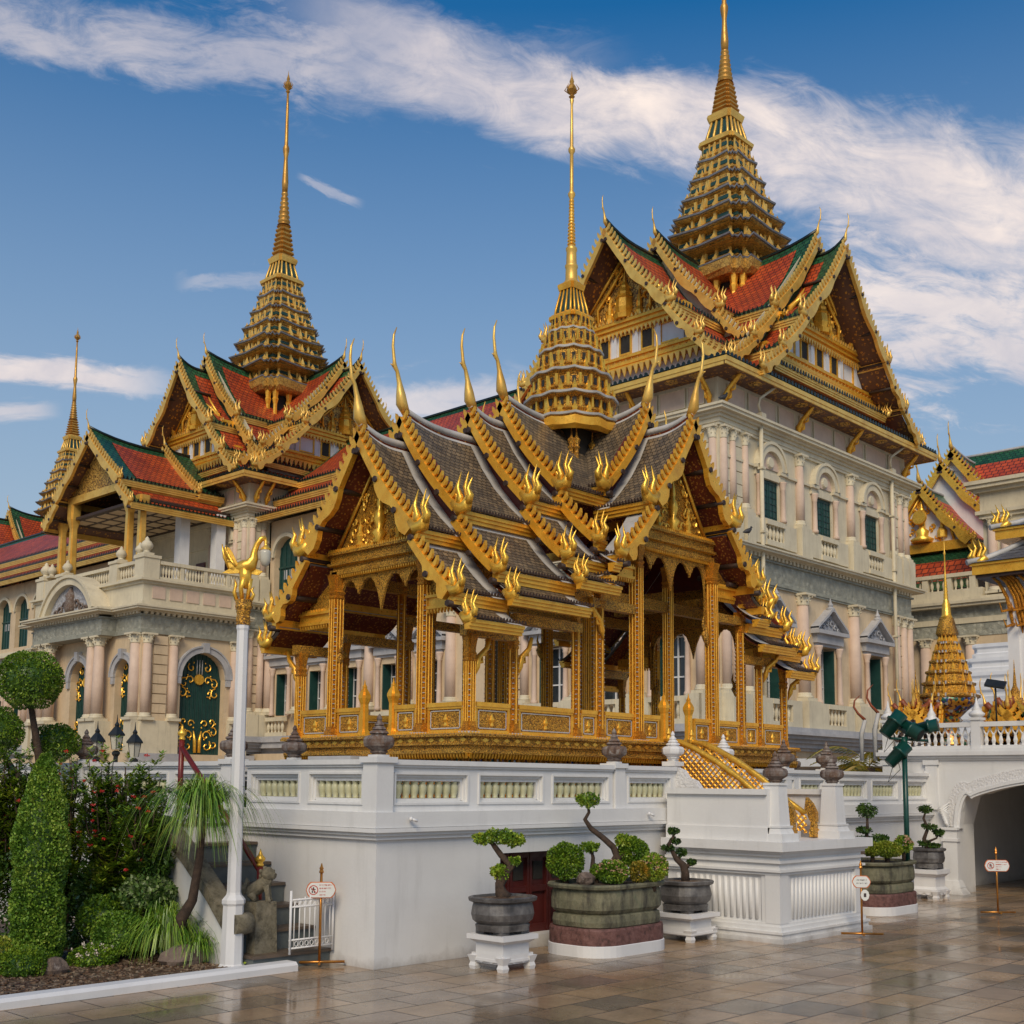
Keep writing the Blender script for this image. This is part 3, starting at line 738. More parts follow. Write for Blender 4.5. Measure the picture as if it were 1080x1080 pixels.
# ================================================================ GOLDEN PAVILION
PX, PY, FZ = 1.60, .50, 2.10
XC, YC = 5.20, 2.10
pav = thing('pavilion', (PX, PY, 1.2), 'open golden Thai pavilion with stepped grey tiled roofs and a tall thin gilded spire', 'pavilion')
PL, PW = 6.50, 3.18
# platform
b = MB(); b.box(PX+.16, PX+PL-.16, PY+.16, PY+PW-.16, 1.2, 1.88); b.build('platform_mosaic', 'glass_mosaic', pav)
b = MB()
for k in range(int(PL/.085)):
    x = PX+.2+k*.085
    if x < PX+PL-.2: b.lathe(x, PY+.15, [(.018, 1.2), (.018, 1.4), (.03, 1.5), (.018, 1.6), (.03, 1.72), (.016, 1.76), (.018, 1.88)], 6)
for k in range(int(PW/.085)):
    y = PY+.2+k*.085
    if y < PY+PW-.2: b.lathe(PX+.15, y, [(.018, 1.2), (.018, 1.4), (.03, 1.5), (.018, 1.6), (.03, 1.72), (.016, 1.76), (.018, 1.88)], 6)
b.build('platform_colonnettes', 'gold_column', pav)
b = MB()
for n_, z0, z1 in ((-.10, 1.86, 1.90), (-.03, 1.90, 1.935), (-.055, 1.935, 1.985), (-.02, 1.985, 2.0), (-.045, 2.0, 2.07), (.0, 2.07, 2.098)): b.box(PX-n_, PX+PL+n_, PY-n_, PY+PW+n_, z0, z1)
b.build('platform_band', 'gold_carved', pav)
b = MB()
for k in range(int(PL/.045)):
    x = PX+.04+k*.045; b.prism([(x-.018, PY+.045, 1.90), (x+.018, PY+.045, 1.90), (x, PY+.055, 1.845)], (0, .03, 0)); b.prism([(x-.016, PY+.0, 2.10), (x+.016, PY, 2.10), (x, PY, 2.118)], (0, .02, 0))
for k in range(int(PW/.045)):
    y = PY+.04+k*.045; b.prism([(PX+.045, y-.018, 1.90), (PX+.045, y+.018, 1.90), (PX+.055, y, 1.845)], (.03, 0, 0)); b.prism([(PX, y-.016, 2.10), (PX, y+.016, 2.10), (PX, y, 2.118)], (.02, 0, 0))
b.build('leaf_trim', 'gold', pav)
# geometric lozenge marks on the band
b = MB()
for k in range(int(PL/.16)):
    x = PX+.12+k*.16; b.prism([(x-.05, PY+.041, 2.035), (x, PY+.041, 2.012), (x+.05, PY+.041, 2.035), (x, PY+.041, 2.058)], (0, .01, 0))
for k in range(int(PW/.16)):
    y = PY+.12+k*.16; b.prism([(PX+.041, y-.05, 2.035), (PX+.041, y, 2.012), (PX+.041, y+.05, 2.035), (PX+.041, y, 2.058)], (.01, 0, 0))
b.build('band_lozenges', 'gold_leaf', pav)
b = MB(); b.box(PX+.05, PX+PL-.05, PY+.05, PY+PW-.05, 2.085, 2.104); b.build('floor', 'marble', pav)
# entrance step at the left end
b = MB(); b.box(PX-.55, PX+.1, YC-.42, YC+.30, 1.2, 1.87); b.box(PX-.9, PX-.55, YC-.42, YC+.30, 1.2, 1.66); b.box(PX-1.2, PX-.9, YC-.42, YC+.30, 1.2, 1.42); b.build('entrance_step', 'marble', pav)
def column(x, y, top, w_=.12, cap=True, par=pav, z0=2.104):
    c = MB(); sh = [(p[0]*w_/2, p[1]*w_/2) for p in redent(1, .16)]
    R = lambda k, z: [(x+a*k, y+b_*k, z) for a, b_ in sh]
    c.ring([R(1.30, z0+.02), R(1.30, z0+.06), R(1.05, z0+.10), R(1.0, z0+.12), R(.93, top-.28), R(1.1, top-.27), R(1.1, top-.25), R(.95, top-.24), R(1.2, top-.20), R(.98, top-.18), R(1.05, top-.12), R(1.35, top-.02), R(1.35, top)])
    o = c.build('column', 'gold_column', par)
    g_ = MB()
    for sx, sy in ((1, 0), (-1, 0), (0, 1), (0, -1)):
        for t in (-.30, 0, .30):
            q = w_*.505; cx_, cy_ = x+sx*q+(t*w_ if sy else 0), y+sy*q+(t*w_ if sx else 0)
            if t == 0 or w_ > .10: g_.tube([(cx_, cy_, z0+.12), (cx_*1, cy_, top-.28)], .0055 if t else .008, 4)
    g_.build('reeding', 'gold', o)
    g_ = MB(); g_.cbox(x, y, w_*1.5, w_*1.5, z0, z0+.02); g_.build('footing', 'marble', o)
    g_ = MB()
    for t in range(int((top-.5-z0)/.055)):
        z = z0+.16+t*.055
        for sx, sy in ((-1, 0), (0, -1)):
            for u_ in (-.42, .42):
                q = w_*.507; g_.cbox(x+sx*q*.86+(u_*w_ if sy else 0)*.9, y+sy*q*.86+(u_*w_ if sx else 0)*.9, .012, .012, z, z+.008)
    g_.build('glass_inlay', 'ridge_white', o)
    return o
rowx = [.15, .80, 1.83, 2.25, 2.95, 4.55, 5.22, 5.68, 6.32]
rtop = [3.12, 3.30, 3.62, 3.90, 4.47, 4.47, 3.90, 3.45, 3.22]
wd = [.105, .095, .09, .10, .145, .145, .10, .09, .09]
for x, t, w_ in zip(rowx, rtop, wd):
    column(PX+x, PY+.15, t, w_); column(PX+x, PY+PW-.17, t, w_)
for y in (.84, 2.36):
    for x, t, w_ in ((.15, 3.98, .14), (1.15, 4.15, .10), (2.95, 4.5, .12), (4.55, 4.5, .12), (6.32, 3.9, .11)): column(PX+x, PY+y, t, w_)
# low parapet panels between the columns
def rail(x0, y0, x1, y1):
    m_, L = MB(), sqrt((x1-x0)**2+(y1-y0)**2); dx, dy = (x1-x0)/L, (y1-y0)/L
    T = lambda s_, n_, z_: Vector((x0+dx*s_+dy*n_, y0+dy*s_-dx*n_, z_))
    a = MB(T=T); a.box(.0, L, -.035, .035, 2.385, 2.43); a.box(0, L, -.022, .022, 2.104, 2.145); a.box(0, L, -.025, .025, 2.36, 2.385); a.box(0, .03, -.02, .02, 2.145, 2.36); a.box(L-.03, L, -.02, .02, 2.145, 2.36)
    o = a.build('rail', 'gold', pav)
    a = MB(T=T); a.box(.03, L-.03, -.010, .010, 2.145, 2.36); a.build('rail_panel', 'gold_carved', o)
    a = MB(T=T)
    for nn in (-.014, .014):
        sg = 1 if nn > 0 else -1
        for (p, q) in ((.045, .058), (L-.058, L-.045)): a.box(p, q, min(nn, nn+.003*sg), max(nn, nn+.003*sg), 2.165, 2.34)
        a.box(.058, L-.058, min(nn, nn+.003*sg), max(nn, nn+.003*sg), 2.155, 2.167); a.box(.058, L-.058, min(nn, nn+.003*sg), max(nn, nn+.003*sg), 2.338, 2.348)
    a.build('glass_border', 'ridge_white', o)
    a = MB(T=T); a.lathe(L/2, 0, [(.004, 2.17), (.03, 2.19), (.022, 2.22), (.04, 2.25), (.02, 2.29), (.005, 2.33)], 8); a.build('rosette', 'gold_leaf', o)
for (a, c) in ((.15, .80), (.80, 1.83), (1.83, 2.25), (2.25, 2.95), (2.95, 3.45), (4.05, 4.55), (4.55, 5.22), (5.22, 5.68), (5.68, 6.32)):
    rail(PX+a+.07, PY+.15, PX+c-.07, PY+.15)
for (a, c) in ((.15, .80), (.80, 2.25), (2.25, 2.95), (2.95, 4.55), (4.55, 5.22), (5.22, 6.32)): rail(PX+a+.07, PY+PW-.17, PX+c-.07, PY+PW-.17)
for (a, c) in ((.22, .76), (.94, 1.28), (1.86, 2.28), (2.45, 2.95)): rail(PX+.15, PY+a, PX+.15, PY+c)
for (a, c) in ((.22, .76), (2.45, 2.95)): rail(PX+6.32, PY+a, PX+6.32, PY+c)
for x, y in ((PX+.15, PY+1.33), (PX+.15, PY+1.82), (PX+3.50, PY+.15), (PX+4.02, PY+.15)):
    c = MB(); sh = [(p[0]*.045, p[1]*.045) for p in redent(1, .2)]
    R = lambda k, z: [(x+a*k, y+b_*k, z) for a, b_ in sh]
    c.ring([R(1.3, 2.104), R(1.3, 2.15), R(.95, 2.18), R(.9, 2.46), R(1.15, 2.5), R(1.35, 2.53), R(1.35, 2.56), R(1.0, 2.6), R(.5, 2.64), R(.55, 2.66), R(.2, 2.69), R(.05, 2.74)]); c.build('newel_post', 'gold', pav)

# ---- roofs
PST = dict(near=True, over=.20, th=.07, sag=[.085, .035, .02], lift=.12, fh=[.12, .12, .10], fw=.06, drip=.045, g1=True, backing=.20,
           bw=[.085, .08, 0], bo=.045, wave=.075, teeth=.098, tl=.072, fs=[.74, .60, 0], cs=.95, rw=.045,
           brd=[(0, .24, .12, 0), (0, .24, .09, 0), (0, .22, .08, 0)], inset=(.34, .16), purl=.15,
           m_border='ridge_white', m_field='tile_grey', m_under='soffit_stencil', m_drip='old_wood', m_ridge='ridge_white', m_infill='dark_red', last_flame=(1.72, -2.32))
PSEG = [(0, -.12, .97, -1.31), (.93, -1.44, 1.54, -2.04), (1.47, -2.14, 1.76, -2.33)]
MW = lambda a, b, z: Vector((XC-a, YC+b, z)); ME = lambda a, b, z: Vector((XC+a, YC+b, z))
XS = 5.30
MS = lambda a, b, z: Vector((XS-b, YC-a, z)); MN = lambda a, b, z: Vector((XS+b, YC+a, z))
PST['side_end'] = XC-3.86
roof_arm(pav, MW, [(XC-1.40, 5.56), (XC-2.02, 5.87), (XC-3.12, 6.18), (XC-3.68, 6.45)], PSEG, PST)
EST = dict(PST); EST['side_end'] = 6.72-XC
roof_arm(pav, ME, [(3.05, 5.50), (2.55, 5.80), (1.85, 6.12), (1.45, 6.40)], PSEG, EST)
SSEG = [(0, -.12, .86, -1.25), (.82, -1.38, 1.42, -1.98), (1.36, -2.08, 1.6, -2.25)]
SST = dict(PST); SST['last_flame'] = None; SST['side_end'] = YC-.72
roof_arm(pav, MS, [(YC-.30, 6.22), (YC-1.01, 6.52)], SSEG, SST)
roof_arm(pav, MN, [(YC-.30, 6.22), (YC-1.01, 6.52)], SSEG, SST)

# ---- gable pediments with valance
def pediment(M, a, hb, z0, za, zt, half):
    """carved triangle, stacked beams, cusped valance under them"""
    p = MB(); p.prism([M(a, -hb, z0), M(a, hb, z0), M(a, 0, za)], M(-.05, 0, 0)-M(0, 0, 0)); o = p.build('pediment', 'gold_carved', pav)
    q = MB()
    for sg in (1, -1): q.tube([M(a+.03, sg*(hb+.02), z0), M(a+.03, 0, za+.03)], .022, 5)
    # relief: seated deity, attendants and scrolls
    random.seed(5)
    H = za-z0
    q.lathe(*M(a+.03, 0, 0).xy, [(.03, z0+.02), (.11*hb, z0+.03), (.07*hb, z0+H*.08), (.13*hb, z0+H*.13), (.05*hb, z0+H*.19), (.10*hb, z0+H*.28), (.085*hb, z0+H*.36), (.03, z0+H*.4), (.055*hb, z0+H*.45), (.05*hb, z0+H*.5), (.02, z0+H*.55), (.012, z0+H*.66), (.002, z0+H*.74)], 10)
    for sg in (1, -1):
        q.lathe(*M(a+.03, sg*hb*.45, 0).xy, [(.03, z0+.02), (.08*hb, z0+.04), (.04*hb, z0+H*.08), (.07*hb, z0+H*.14), (.03*hb, z0+H*.2), (.035*hb, z0+H*.24), (.01, z0+H*.28), (.002, z0+H*.33)], 8)
        for i in range(26):
            t = random.random(); bb = sg*hb*random.uniform(.12, .9)*(1-t*.82); zz = z0+H*(.06+t*.72)
            if abs(bb) > hb*(1-(zz-z0)/H)*.9: continue
            pts = []; r0 = random.uniform(.03, .06); ph = random.uniform(0, 6)
            for j in range(6): pts.append(M(a+.015+.004*j, bb+r0*(1-j*.13)*cos(ph+j*.9), zz+r0*(1-j*.13)*sin(ph+j*.9)))
            q.tube(pts, [.014, .013, .012, .01, .008, .004], 4)
    q.build('relief', 'gold_leaf', o)
    e = MB(T=None)
    def bx(b0, b1, z_0, z_1, da):
        e.ring([[M(a+da, b0, z_0), M(a+da, b0, z_1), M(a-.08, b0, z_1), M(a-.08, b0, z_0)], [M(a+da, b1, z_0), M(a+da, b1, z_1), M(a-.08, b1, z_1), M(a-.08, b1, z_0)]])
    hz = z0
    bx(-half-.04, half+.04, hz-.03, hz, .09); bx(-half, half, hz-.12, hz-.03, .05); bx(-half-.03, half+.03, hz-.15, hz-.12, .08); bx(-half+.02, half-.02, hz-.20, hz-.15, .03); bx(-half, half, hz-.26, hz-.20, .06)
    eo = e.build('beam', 'gold_carved', pav)
    t = MB(); n = int(half*2/.04)
    for k in range(n+1):
        bb = -half+.0+k*(2*half)/n
        t.prism([M(a+.085, bb-.014, hz), M(a+.085, bb+.014, hz), M(a+.085, bb, hz+.04)], M(-.03, 0, 0)-M(0, 0, 0))
        t.prism([M(a+.05, bb-.014, hz-.26), M(a+.05, bb+.014, hz-.26), M(a+.05, bb, hz-.30)], M(-.03, 0, 0)-M(0, 0, 0))
        t.prism([M(a+.065, bb-.014, hz-.125), M(a+.065, bb+.014, hz-.125), M(a+.065, bb, hz-.165)], M(-.02, 0, 0)-M(0, 0, 0))
    t.build('leaf_trim', 'gold', eo)
    # valance: three hanging points between cusped arches
    v = MB(); zt = hz-.29; hw = half-.09; N = 120
    def low(u):
        x = abs(u)*2   # 0 centre .. 1 edge
        if x < .10: d = .44-.26*(x/.10)**.7
        elif x < .50: d = .035+.145*(abs(x-.30)/.20)**2.4
        elif x < .58: d = .26-.16*(abs(x-.54)/.04)**.6 if abs(x-.54) < .04 else .1
        elif x < .92: d = .035+.11*(abs(x-.75)/.17)**2.4
        else: d = .145+.35*((x-.92)/.08)**1.3
        return d+.014*abs(sin(u*80))
    pts = [M(a-.01, -hw+2*hw*i/N, zt-low(-.5+i/N)*min(1, hw/.75)) for i in range(N+1)]
    for i in range(N):
        A, B = pts[i], pts[i+1]; tA = M(a-.01, -hw+2*hw*i/N, zt+.02); tB = M(a-.01, -hw+2*hw*(i+1)/N, zt+.02)
        v.prism([A, B, tB, tA], M(-.03, 0, 0)-M(0, 0, 0))
    for sg in (1, -1):   # long saw-toothed side brackets beside the columns
        pr_ = [M(a-.01, sg*hw, zt)]; 
        for j in range(12): pr_ += [M(a-.01, sg*(hw-.045-.004*j), zt-.25-j*.055), M(a-.01, sg*(hw-.02), zt-.275-j*.055)]
        pr_ += [M(a-.01, sg*(hw-.0), zt-1.0)]
        for j in range(0, 22, 2):
            v.prism([M(a-.01, sg*(hw+.04), zt-.2-j*.03), M(a-.01, sg*(hw-.03), zt-.2-j*.03), M(a-.01, sg*(hw-.005), zt-.26-j*.03), M(a-.01, sg*(hw+.04), zt-.26-j*.03)], M(-.03, 0, 0)-M(0, 0, 0))
        v.tube([M(a, sg*(hw-.02), zt-.82), M(a, sg*(hw-.06), zt-.92), M(a, sg*(hw-.02), zt-1.0), M(a, sg*(hw+.03), zt-1.1)], [.02, .05, .04, .005], 6)
        v.tube([M(a, sg*(hw-.05), zt-.9), M(a, sg*(hw-.10), zt-.78), M(a, sg*(hw-.08), zt-.68)], [.03, .015, .003], 5)
    v.build('valance', 'gold_carved', pav)
pediment(MW, XC-1.40-.36, .74, 4.24, 5.28, 0, .84)
pediment(MS, YC-.30-.36, .70, 4.74, 5.85, 0, .86)
pediment(ME, 2.66, .74, 4.18, 5.2, 0, .84)
pediment(MN, YC-.66, .70, 4.74, 5.85, 0, .86)
# side half pediments under the lower gables
def side_ped(M, a, b0, b1, z0, z1, par=pav):
    for sg in (1, -1):
        p = MB(); p.prism([M(a, sg*b0, z0), M(a, sg*b1, z0), M(a, sg*b0, z1)], M(-.04, 0, 0)-M(0, 0, 0)); p.build('side_pediment', 'gold_carved', par)
        p = MB()
        for (zz, h, da) in ((z0, .03, .07), (z0-.08, .08, .04), (z0-.12, .035, .06)):
            p.ring([[M(a+da, sg*b0, zz), M(a+da, sg*b0, zz+h), M(a-.06, sg*b0, zz+h), M(a-.06, sg*b0, zz)], [M(a+da, sg*b1, zz), M(a+da, sg*b1, zz+h), M(a-.06, sg*b1, zz+h), M(a-.06, sg*b1, zz)]])
        n = 12
        for k in range(n):
            bb = sg*(b0+(b1-b0)*(k+.5)/n); p.prism([M(a+.06, bb-.014, z0+.03), M(a+.06, bb+.014, z0+.03), M(a+.06, bb, z0+.065)], M(-.03, 0, 0)-M(0, 0, 0)); p.prism([M(a+.05, bb-.014, z0-.12), M(a+.05, bb+.014, z0-.12), M(a+.05, bb, z0-.17)], M(-.03, 0, 0)-M(0, 0, 0))
        p.build('side_beam', 'gold', par)
side_ped(MW, XC-1.40-.36, .82, 1.42, 3.55, 3.98); side_ped(MS, YC-.66, .84, 1.36, 4.16, 4.55); side_ped(ME, 2.66, .82, 1.4, 3.5, 3.95)
# long eave beams along the sides on top of the columns
for y in (PY+.15, PY+PW-.17):
    for x0, x1, z in ((.05, .8, 3.12), (.8, 1.9, 3.32), (1.75, 2.9, 3.64), (4.6, 5.3, 3.74), (5.2, 6.4, 3.24)):
        b = MB(); b.box(PX+x0, PX+x1, y-.05, y+.05, z-.02, z+.09); b.build('eave_beam', 'gold_carved', pav)
for y in (PY+.84, PY+2.36):
    b = MB(); b.box(PX+.1, PX+6.4, y-.05, y+.05, 3.88, 4.02); b.build('tie_beam', 'gold_carved', pav)
for x in (1.15, 2.25, 2.95, 4.55, 5.35):
    b = MB(); b.box(PX+x-.05, PX+x+.05, PY+.84, PY+2.36, 4.05, 4.17); b.build('tie_beam', 'gold_carved', pav)
# naga brackets
def bracket(x, y, z, dx, dy, s=.4):
    b = MB(); M = lambda a, zz: (x+dx*a, y+dy*a, z+zz)
    b.tube([M(.02*s, -1.0*s), M(.10*s, -.75*s), M(.16*s, -.5*s), M(.45*s, -.25*s), M(.55*s, .05*s)], [.01*s, .09*s, .08*s, .07*s, .05*s], 5)
    b.tube([M(.12*s, -.62*s), M(.28*s, -.6*s), M(.3*s, -.42*s)], [.06*s, .05*s, .01*s], 5); b.tube([M(.2*s, -.42*s), M(.40*s, -.42*s), M(.42*s, -.2*s)], [.05*s, .04*s, .01*s], 5)
    b.build('eave_bracket', 'gold', pav)
for x in (.15, .80): bracket(PX+x+.06, PY+.15, 3.1 if x < .5 else 3.15, 1, 0, .42)
bracket(PX+.15, PY+PW-.12, 3.15, 0, 1, .42); bracket(PX+2.25, PY+.08, 3.7, -1, 0, .45)
for x, z in ((5.68, 3.4), (6.32, 3.2)): bracket(PX+x+.05, PY+.12, z, .7, -.7, .42)

# ---- spire
spi = MB()
SPX, SPY = 5.08, 2.14
def wavy(x, y, r, z, amp=.02, n=64, lobes=12, th=.03, out=.0):
    """scalloped brim ring points"""
    pts = []
    for k in range(n):
        a = 2*pi*k/n; q = abs(sin(a*lobes/2)); R = r*(1-.10*(cos(4*a)*-.5+.5)**1.0)
        R = r*(1.0-.06*(1-abs(cos(2*a)))); pts.append((x+R*cos(a+pi/4), y+R*sin(a+pi/4), z+amp*(1-q)))
    return pts
def zig(x, y, r, z, amp=0):
    sh = redent(1, .15); out = []
    for i, p in enumerate(sh):
        q = sh[(i+1) % len(sh)]
        out.append((x+p[0]*r, y+p[1]*r, z+amp)); out.append((x+(p[0]+q[0])/2*r, y+(p[1]+q[1])/2*r, z))
    return out
def tiered_spire(par, x, y, tiers, near, mgold, mbrim, tall):
    """tiers: (z_bottom, z_top, r_bottom, r_top): body, niches, brim with scallops and antefixes"""
    U = tiers[0][2]
    for i, (z0, z1, r0, r1) in enumerate(tiers):
        h = z1-z0; b = MB()
        sh = [(p[0], p[1]) for p in redent(.80, .14)]
        R = lambda r, z: [(x+a*r, y+c*r, z) for a, c in sh]
        nring = lambda r, z, am=.0: wavy(x, y, r, z, am)
        W_ = (lambda r, z, am=.0: wavy(x, y, r, z, am*U)) if near else (lambda r, z, am=.0: zig(x, y, r*.86, z, am*U*1.3))
        b.ring([W_(r0*.88, z0-h*.04), W_(r0*.99, z0+h*.03, .03), W_(r0*1.0, z0+h*.10, .03), W_(r0*.90, z0+h*.26), W_(r0*.95, z0+h*.32), W_(r0*.90, z0+h*.40), W_(r0*.80, z0+h*.44), W_(r0*.78, z0+h*.80), W_(max(r1*.97, r0*.74), z0+h*.86), W_(r1*.9, z1)])
        o = b.build('spire_tier', mgold, par)
        b = MB(); b.ring([W_(r0*.93, z0+h*.02, .03), W_(r0*1.03, z0+h*.05, .035), W_(r0*1.04, z0+h*.12, .035), W_(r0*.93, z0+h*.19, .02)]); b.build('brim', mbrim, o)
        if not near:
            b = MB(); b.ring([W_(r0*.80, z0+h*.55), W_(r0*.812, z0+h*.56), W_(r0*.805, z0+h*.72), W_(r0*.79, z0+h*.73)]); b.build('recess', 'green_shutter', o)
        b = MB(); nn = 20
        for k in range(nn):
            a = 2*pi*(k+.5)/nn if near else 2*pi*k/nn; rr = r0*.94*(1.0-.06*(1-abs(cos(2*(a-pi/4))))) if near else r0*.86*.93*(min(1/max(abs(cos(a)), abs(sin(a))), 1.17)); w_ = r0*.06
            px_, py_ = x+rr*cos(a), y+rr*sin(a); hh = h*(.62 if k % 5 == 0 else .42)
            b.lathe(px_, py_, [(w_, z0+h*.16), (w_*1.25, z0+h*.2), (w_*.8, z0+h*.26), (w_*.95, z0+h*.34), (w_*.5, z0+h*.16+hh*.6), (.001, z0+h*.16+hh)], 5)
        for k in range(nn):
            a = 2*pi*k/nn; rr = r0*.82*(1.0-.06*(1-abs(cos(2*(a-pi/4))))) if near else r0*.70*(min(1/max(abs(cos(a)), abs(sin(a))), 1.17))
            px_, py_ = x+rr*cos(a), y+rr*sin(a); b.lathe(px_, py_, [(r0*.035, z0+h*.4), (r0*.035, z0+h*.84)], 5)
        b.build('antefix', 'gold_pale' if not near else 'gold_leaf', o)
        if near:
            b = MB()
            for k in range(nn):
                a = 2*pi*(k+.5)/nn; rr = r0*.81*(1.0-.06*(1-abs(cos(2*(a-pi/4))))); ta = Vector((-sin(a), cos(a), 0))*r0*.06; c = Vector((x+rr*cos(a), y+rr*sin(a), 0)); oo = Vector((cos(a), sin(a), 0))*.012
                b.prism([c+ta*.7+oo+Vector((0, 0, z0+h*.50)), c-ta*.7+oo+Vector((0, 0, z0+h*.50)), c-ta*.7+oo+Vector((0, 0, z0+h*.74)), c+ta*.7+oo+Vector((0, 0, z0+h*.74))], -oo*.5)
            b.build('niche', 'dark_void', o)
    # bell with green panels, ribs, rings, shaft, ball and leaf finial
    zb, rb, zt, rt_ = tall['bell']
    b = MB(); sh = redent(1, .10)
    R = lambda r, z: [(x+a*r, y+c*r, z) for a, c in sh]
    b.ring([R(rb*.80, zb), R(rb*.72, zb+(zt-zb)*.3), R(rt_*.78, zt)]); bo_ = b.build('spire_bell', 'green_shutter', par)
    b = MB()
    for k in range(4):
        for t in (-1, -.34, .34, 1):
            ca, sa = cos(k*pi/2), sin(k*pi/2)
            def q(r, z, t=t, ca=ca, sa=sa): px_, py_ = r*.80, r*.80*t*.78; return (x+ca*px_-sa*py_, y+sa*px_+ca*py_, z)
            b.tube([q(rb*1.02, zb), q(rb*.94, zb+(zt-zb)*.3), q(rt_*1.02, zt)], [rb*.085, rb*.07, rt_*.09], 5)
    b.ring([R(rb*1.04, zb-.02*U), R(rb*1.08, zb+.04*U), R(rb*.9, zb+.1*U)]); b.ring([R(rt_*1.05, zt-.1*U), R(rt_*1.15, zt-.03*U), R(rt_*1.2, zt+.02*U), R(rt_*.95, zt+.06*U)])
    b.build('bell_rib', 'gold_pale' if not near else 'gold', bo_)
    pr_ = []
    zs, rs, ze, re, nr = tall['rings']
    for k in range(nr):
        t = k/nr; z = zs+(ze-zs)*t; r = rs+(re-rs)*t**.85; d = (ze-zs)/nr
        pr_ += [(r*.80, z), (r*1.06, z+d*.25), (r*1.06, z+d*.55), (r*.80, z+d*.8)]
    sh8 = [(p[0]*.9, p[1]*.9) for p in redent(1, .14)]
    b = MB(); b.ring([[(x+a*r, y+c*r, z) for a, c in sh8] for r, z in pr_[:len(pr_)//2]]); b.lathe(x, y, pr_[len(pr_)//2:], 12); b.build('spire_rings', 'shaft_gold' if not near else 'gold', par)
    b = MB(); b.lathe(x, y, tall['shaft'], 10); b.build('spire_shaft', 'shaft_gold' if not near else 'gold_pale', par)
    zt2, rf, hf = tall['tip']
    b = MB(); b.lathe(x, y, [(rf*.35, zt2), (rf*.6, zt2+hf*.05), (rf*.25, zt2+hf*.12), (rf, zt2+hf*.28), (rf*.85, zt2+hf*.4), (rf*.35, zt2+hf*.55), (rf*.45, zt2+hf*.62), (rf*.12, zt2+hf*.8), (.002, zt2+hf)], 8)
    for k in range(6):
        a = k*pi/3; b.tube([(x+rf*.4*cos(a), y+rf*.4*sin(a), zt2+hf*.15), (x+rf*1.35*cos(a), y+rf*1.35*sin(a), zt2+hf*.32), (x+rf*.7*cos(a), y+rf*.7*sin(a), zt2+hf*.52)], [rf*.1, rf*.12, .002], 4)
    b.build('spire_tip', 'shaft_gold', par)
PT = [(6.33, 6.72, .66, .62), (6.64, 7.02, .62, .52), (6.98, 7.36, .54, .43), (7.32, 7.68, .43, .33), (7.62, 7.92, .32, .24)]
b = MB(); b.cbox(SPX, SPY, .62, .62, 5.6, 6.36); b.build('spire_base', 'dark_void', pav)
b = MB()
for a in (0, 1, 2, 3):
    for t in (-.34, 0, .34):
        ca, sa = cos(a*pi/2), sin(a*pi/2); lx, ly = .37, t*.95
        b.lathe(SPX+ca*lx-sa*ly, SPY+sa*lx+ca*ly, [(.03, 5.6), (.03, 5.92), (.05, 5.95), (.03, 5.98), (.045, 6.03), (.055, 6.05), (.015, 6.10), (.004, 6.24)], 7)
b.build('spire_colonnette', 'gold_carved', pav)
b = MB(); b.ring([wavy(SPX, SPY, r, z, am) for r, z, am in ((.46, 6.26, 0), (.60, 6.18, 0), (.655, 6.22, .02), (.665, 6.32, .03), (.60, 6.37, 0))]); b.build('spire_skirt', 'gold', pav)
tiered_spire(pav, SPX, SPY, PT, True, 'gold_carved', 'ridge_white',
             dict(bell=(7.86, .225, 8.34, .125), rings=(8.93, .050, 9.60, .034, 14), shaft=[(.12, 8.32), (.145, 8.37), (.10, 8.41), (.085, 8.44), (.082, 8.60), (.092, 8.62), (.092, 8.64), (.076, 8.66), (.070, 8.84), (.08, 8.86), (.08, 8.89), (.045, 8.93), (.028, 9.6), (.052, 9.66), (.052, 9.68), (.028, 9.72), (.026, 10.26), (.048, 10.30), (.048, 10.33), (.026, 10.37), (.018, 10.98), (.03, 11.05), (.014, 11.09)], tip=(11.08, .075, .40)))
# ---- golden steps with lattice stringers
GX = (4.80, 5.27)
for gx in GX:
    pts = [(.42, 2.12), (.20, 2.10), (.0, 2.02), (-.3, 1.87), (-.62, 1.67), (-.95, 1.42), (-1.15, 1.30), (-1.25, 1.34)]
    b = MB(); b.tube([(gx, y, z) for y, z in pts], [.028, .036, .036, .036, .036, .036, .03, .02], 6, side=(1, 0, 0))
    o = b.build('step_rail', 'gold_leaf', pav)
    b = MB()
    def topz(y):
        for (a, c) in zip(pts, pts[1:]):
            if c[0] <= y <= a[0]: t = (a[0]-y)/(a[0]-c[0]); return a[1]+(c[1]-a[1])*t
        return 1.3
    for dr_ in (1, -1):
        for k in range(-26, 50):
            c0 = k*.075; seg = []
            for i in range(0, 60):
                y = .42-i*.028; z = 1.05+((c0+(y if dr_ > 0 else -y))) ; 
                if -1.2 < y < .4 and 1.06 < z < topz(y)-.02: seg.append((gx+dr_*.004, y, z))
            if len(seg) > 1: b.tube([seg[0], seg[-1]], .011, 4)
    b.build('step_lattice', 'gold', o)
    b = MB(); b.cbox(gx, -1.27, .10, .07, 1.03, 1.12); b.taper(gx, -1.27, .08, .055, .06, .045, 1.12, 1.24); b.prism([(gx-.03, -1.31, 1.2), (gx-.03, -1.24, 1.2), (gx-.03, -1.17, 1.34), (gx-.03, -1.19, 1.47), (gx-.03, -1.26, 1.40), (gx-.03, -1.31, 1.30)], (.06, 0, 0)); b.build('step_newel', 'gold_carved', o)
    b = MB(); b.lathe(gx, .36, [(.03, 2.1), (.04, 2.14), (.02, 2.18), (.035, 2.2), (.005, 2.27)], 8); b.build('step_knob', 'gold_leaf', o)
b = MB()
for k in range(6): b.box(GX[0]+.04, GX[1]-.04, .42-(k+1)*.25, .42-k*.25, 1.03, 2.02-k*.165)
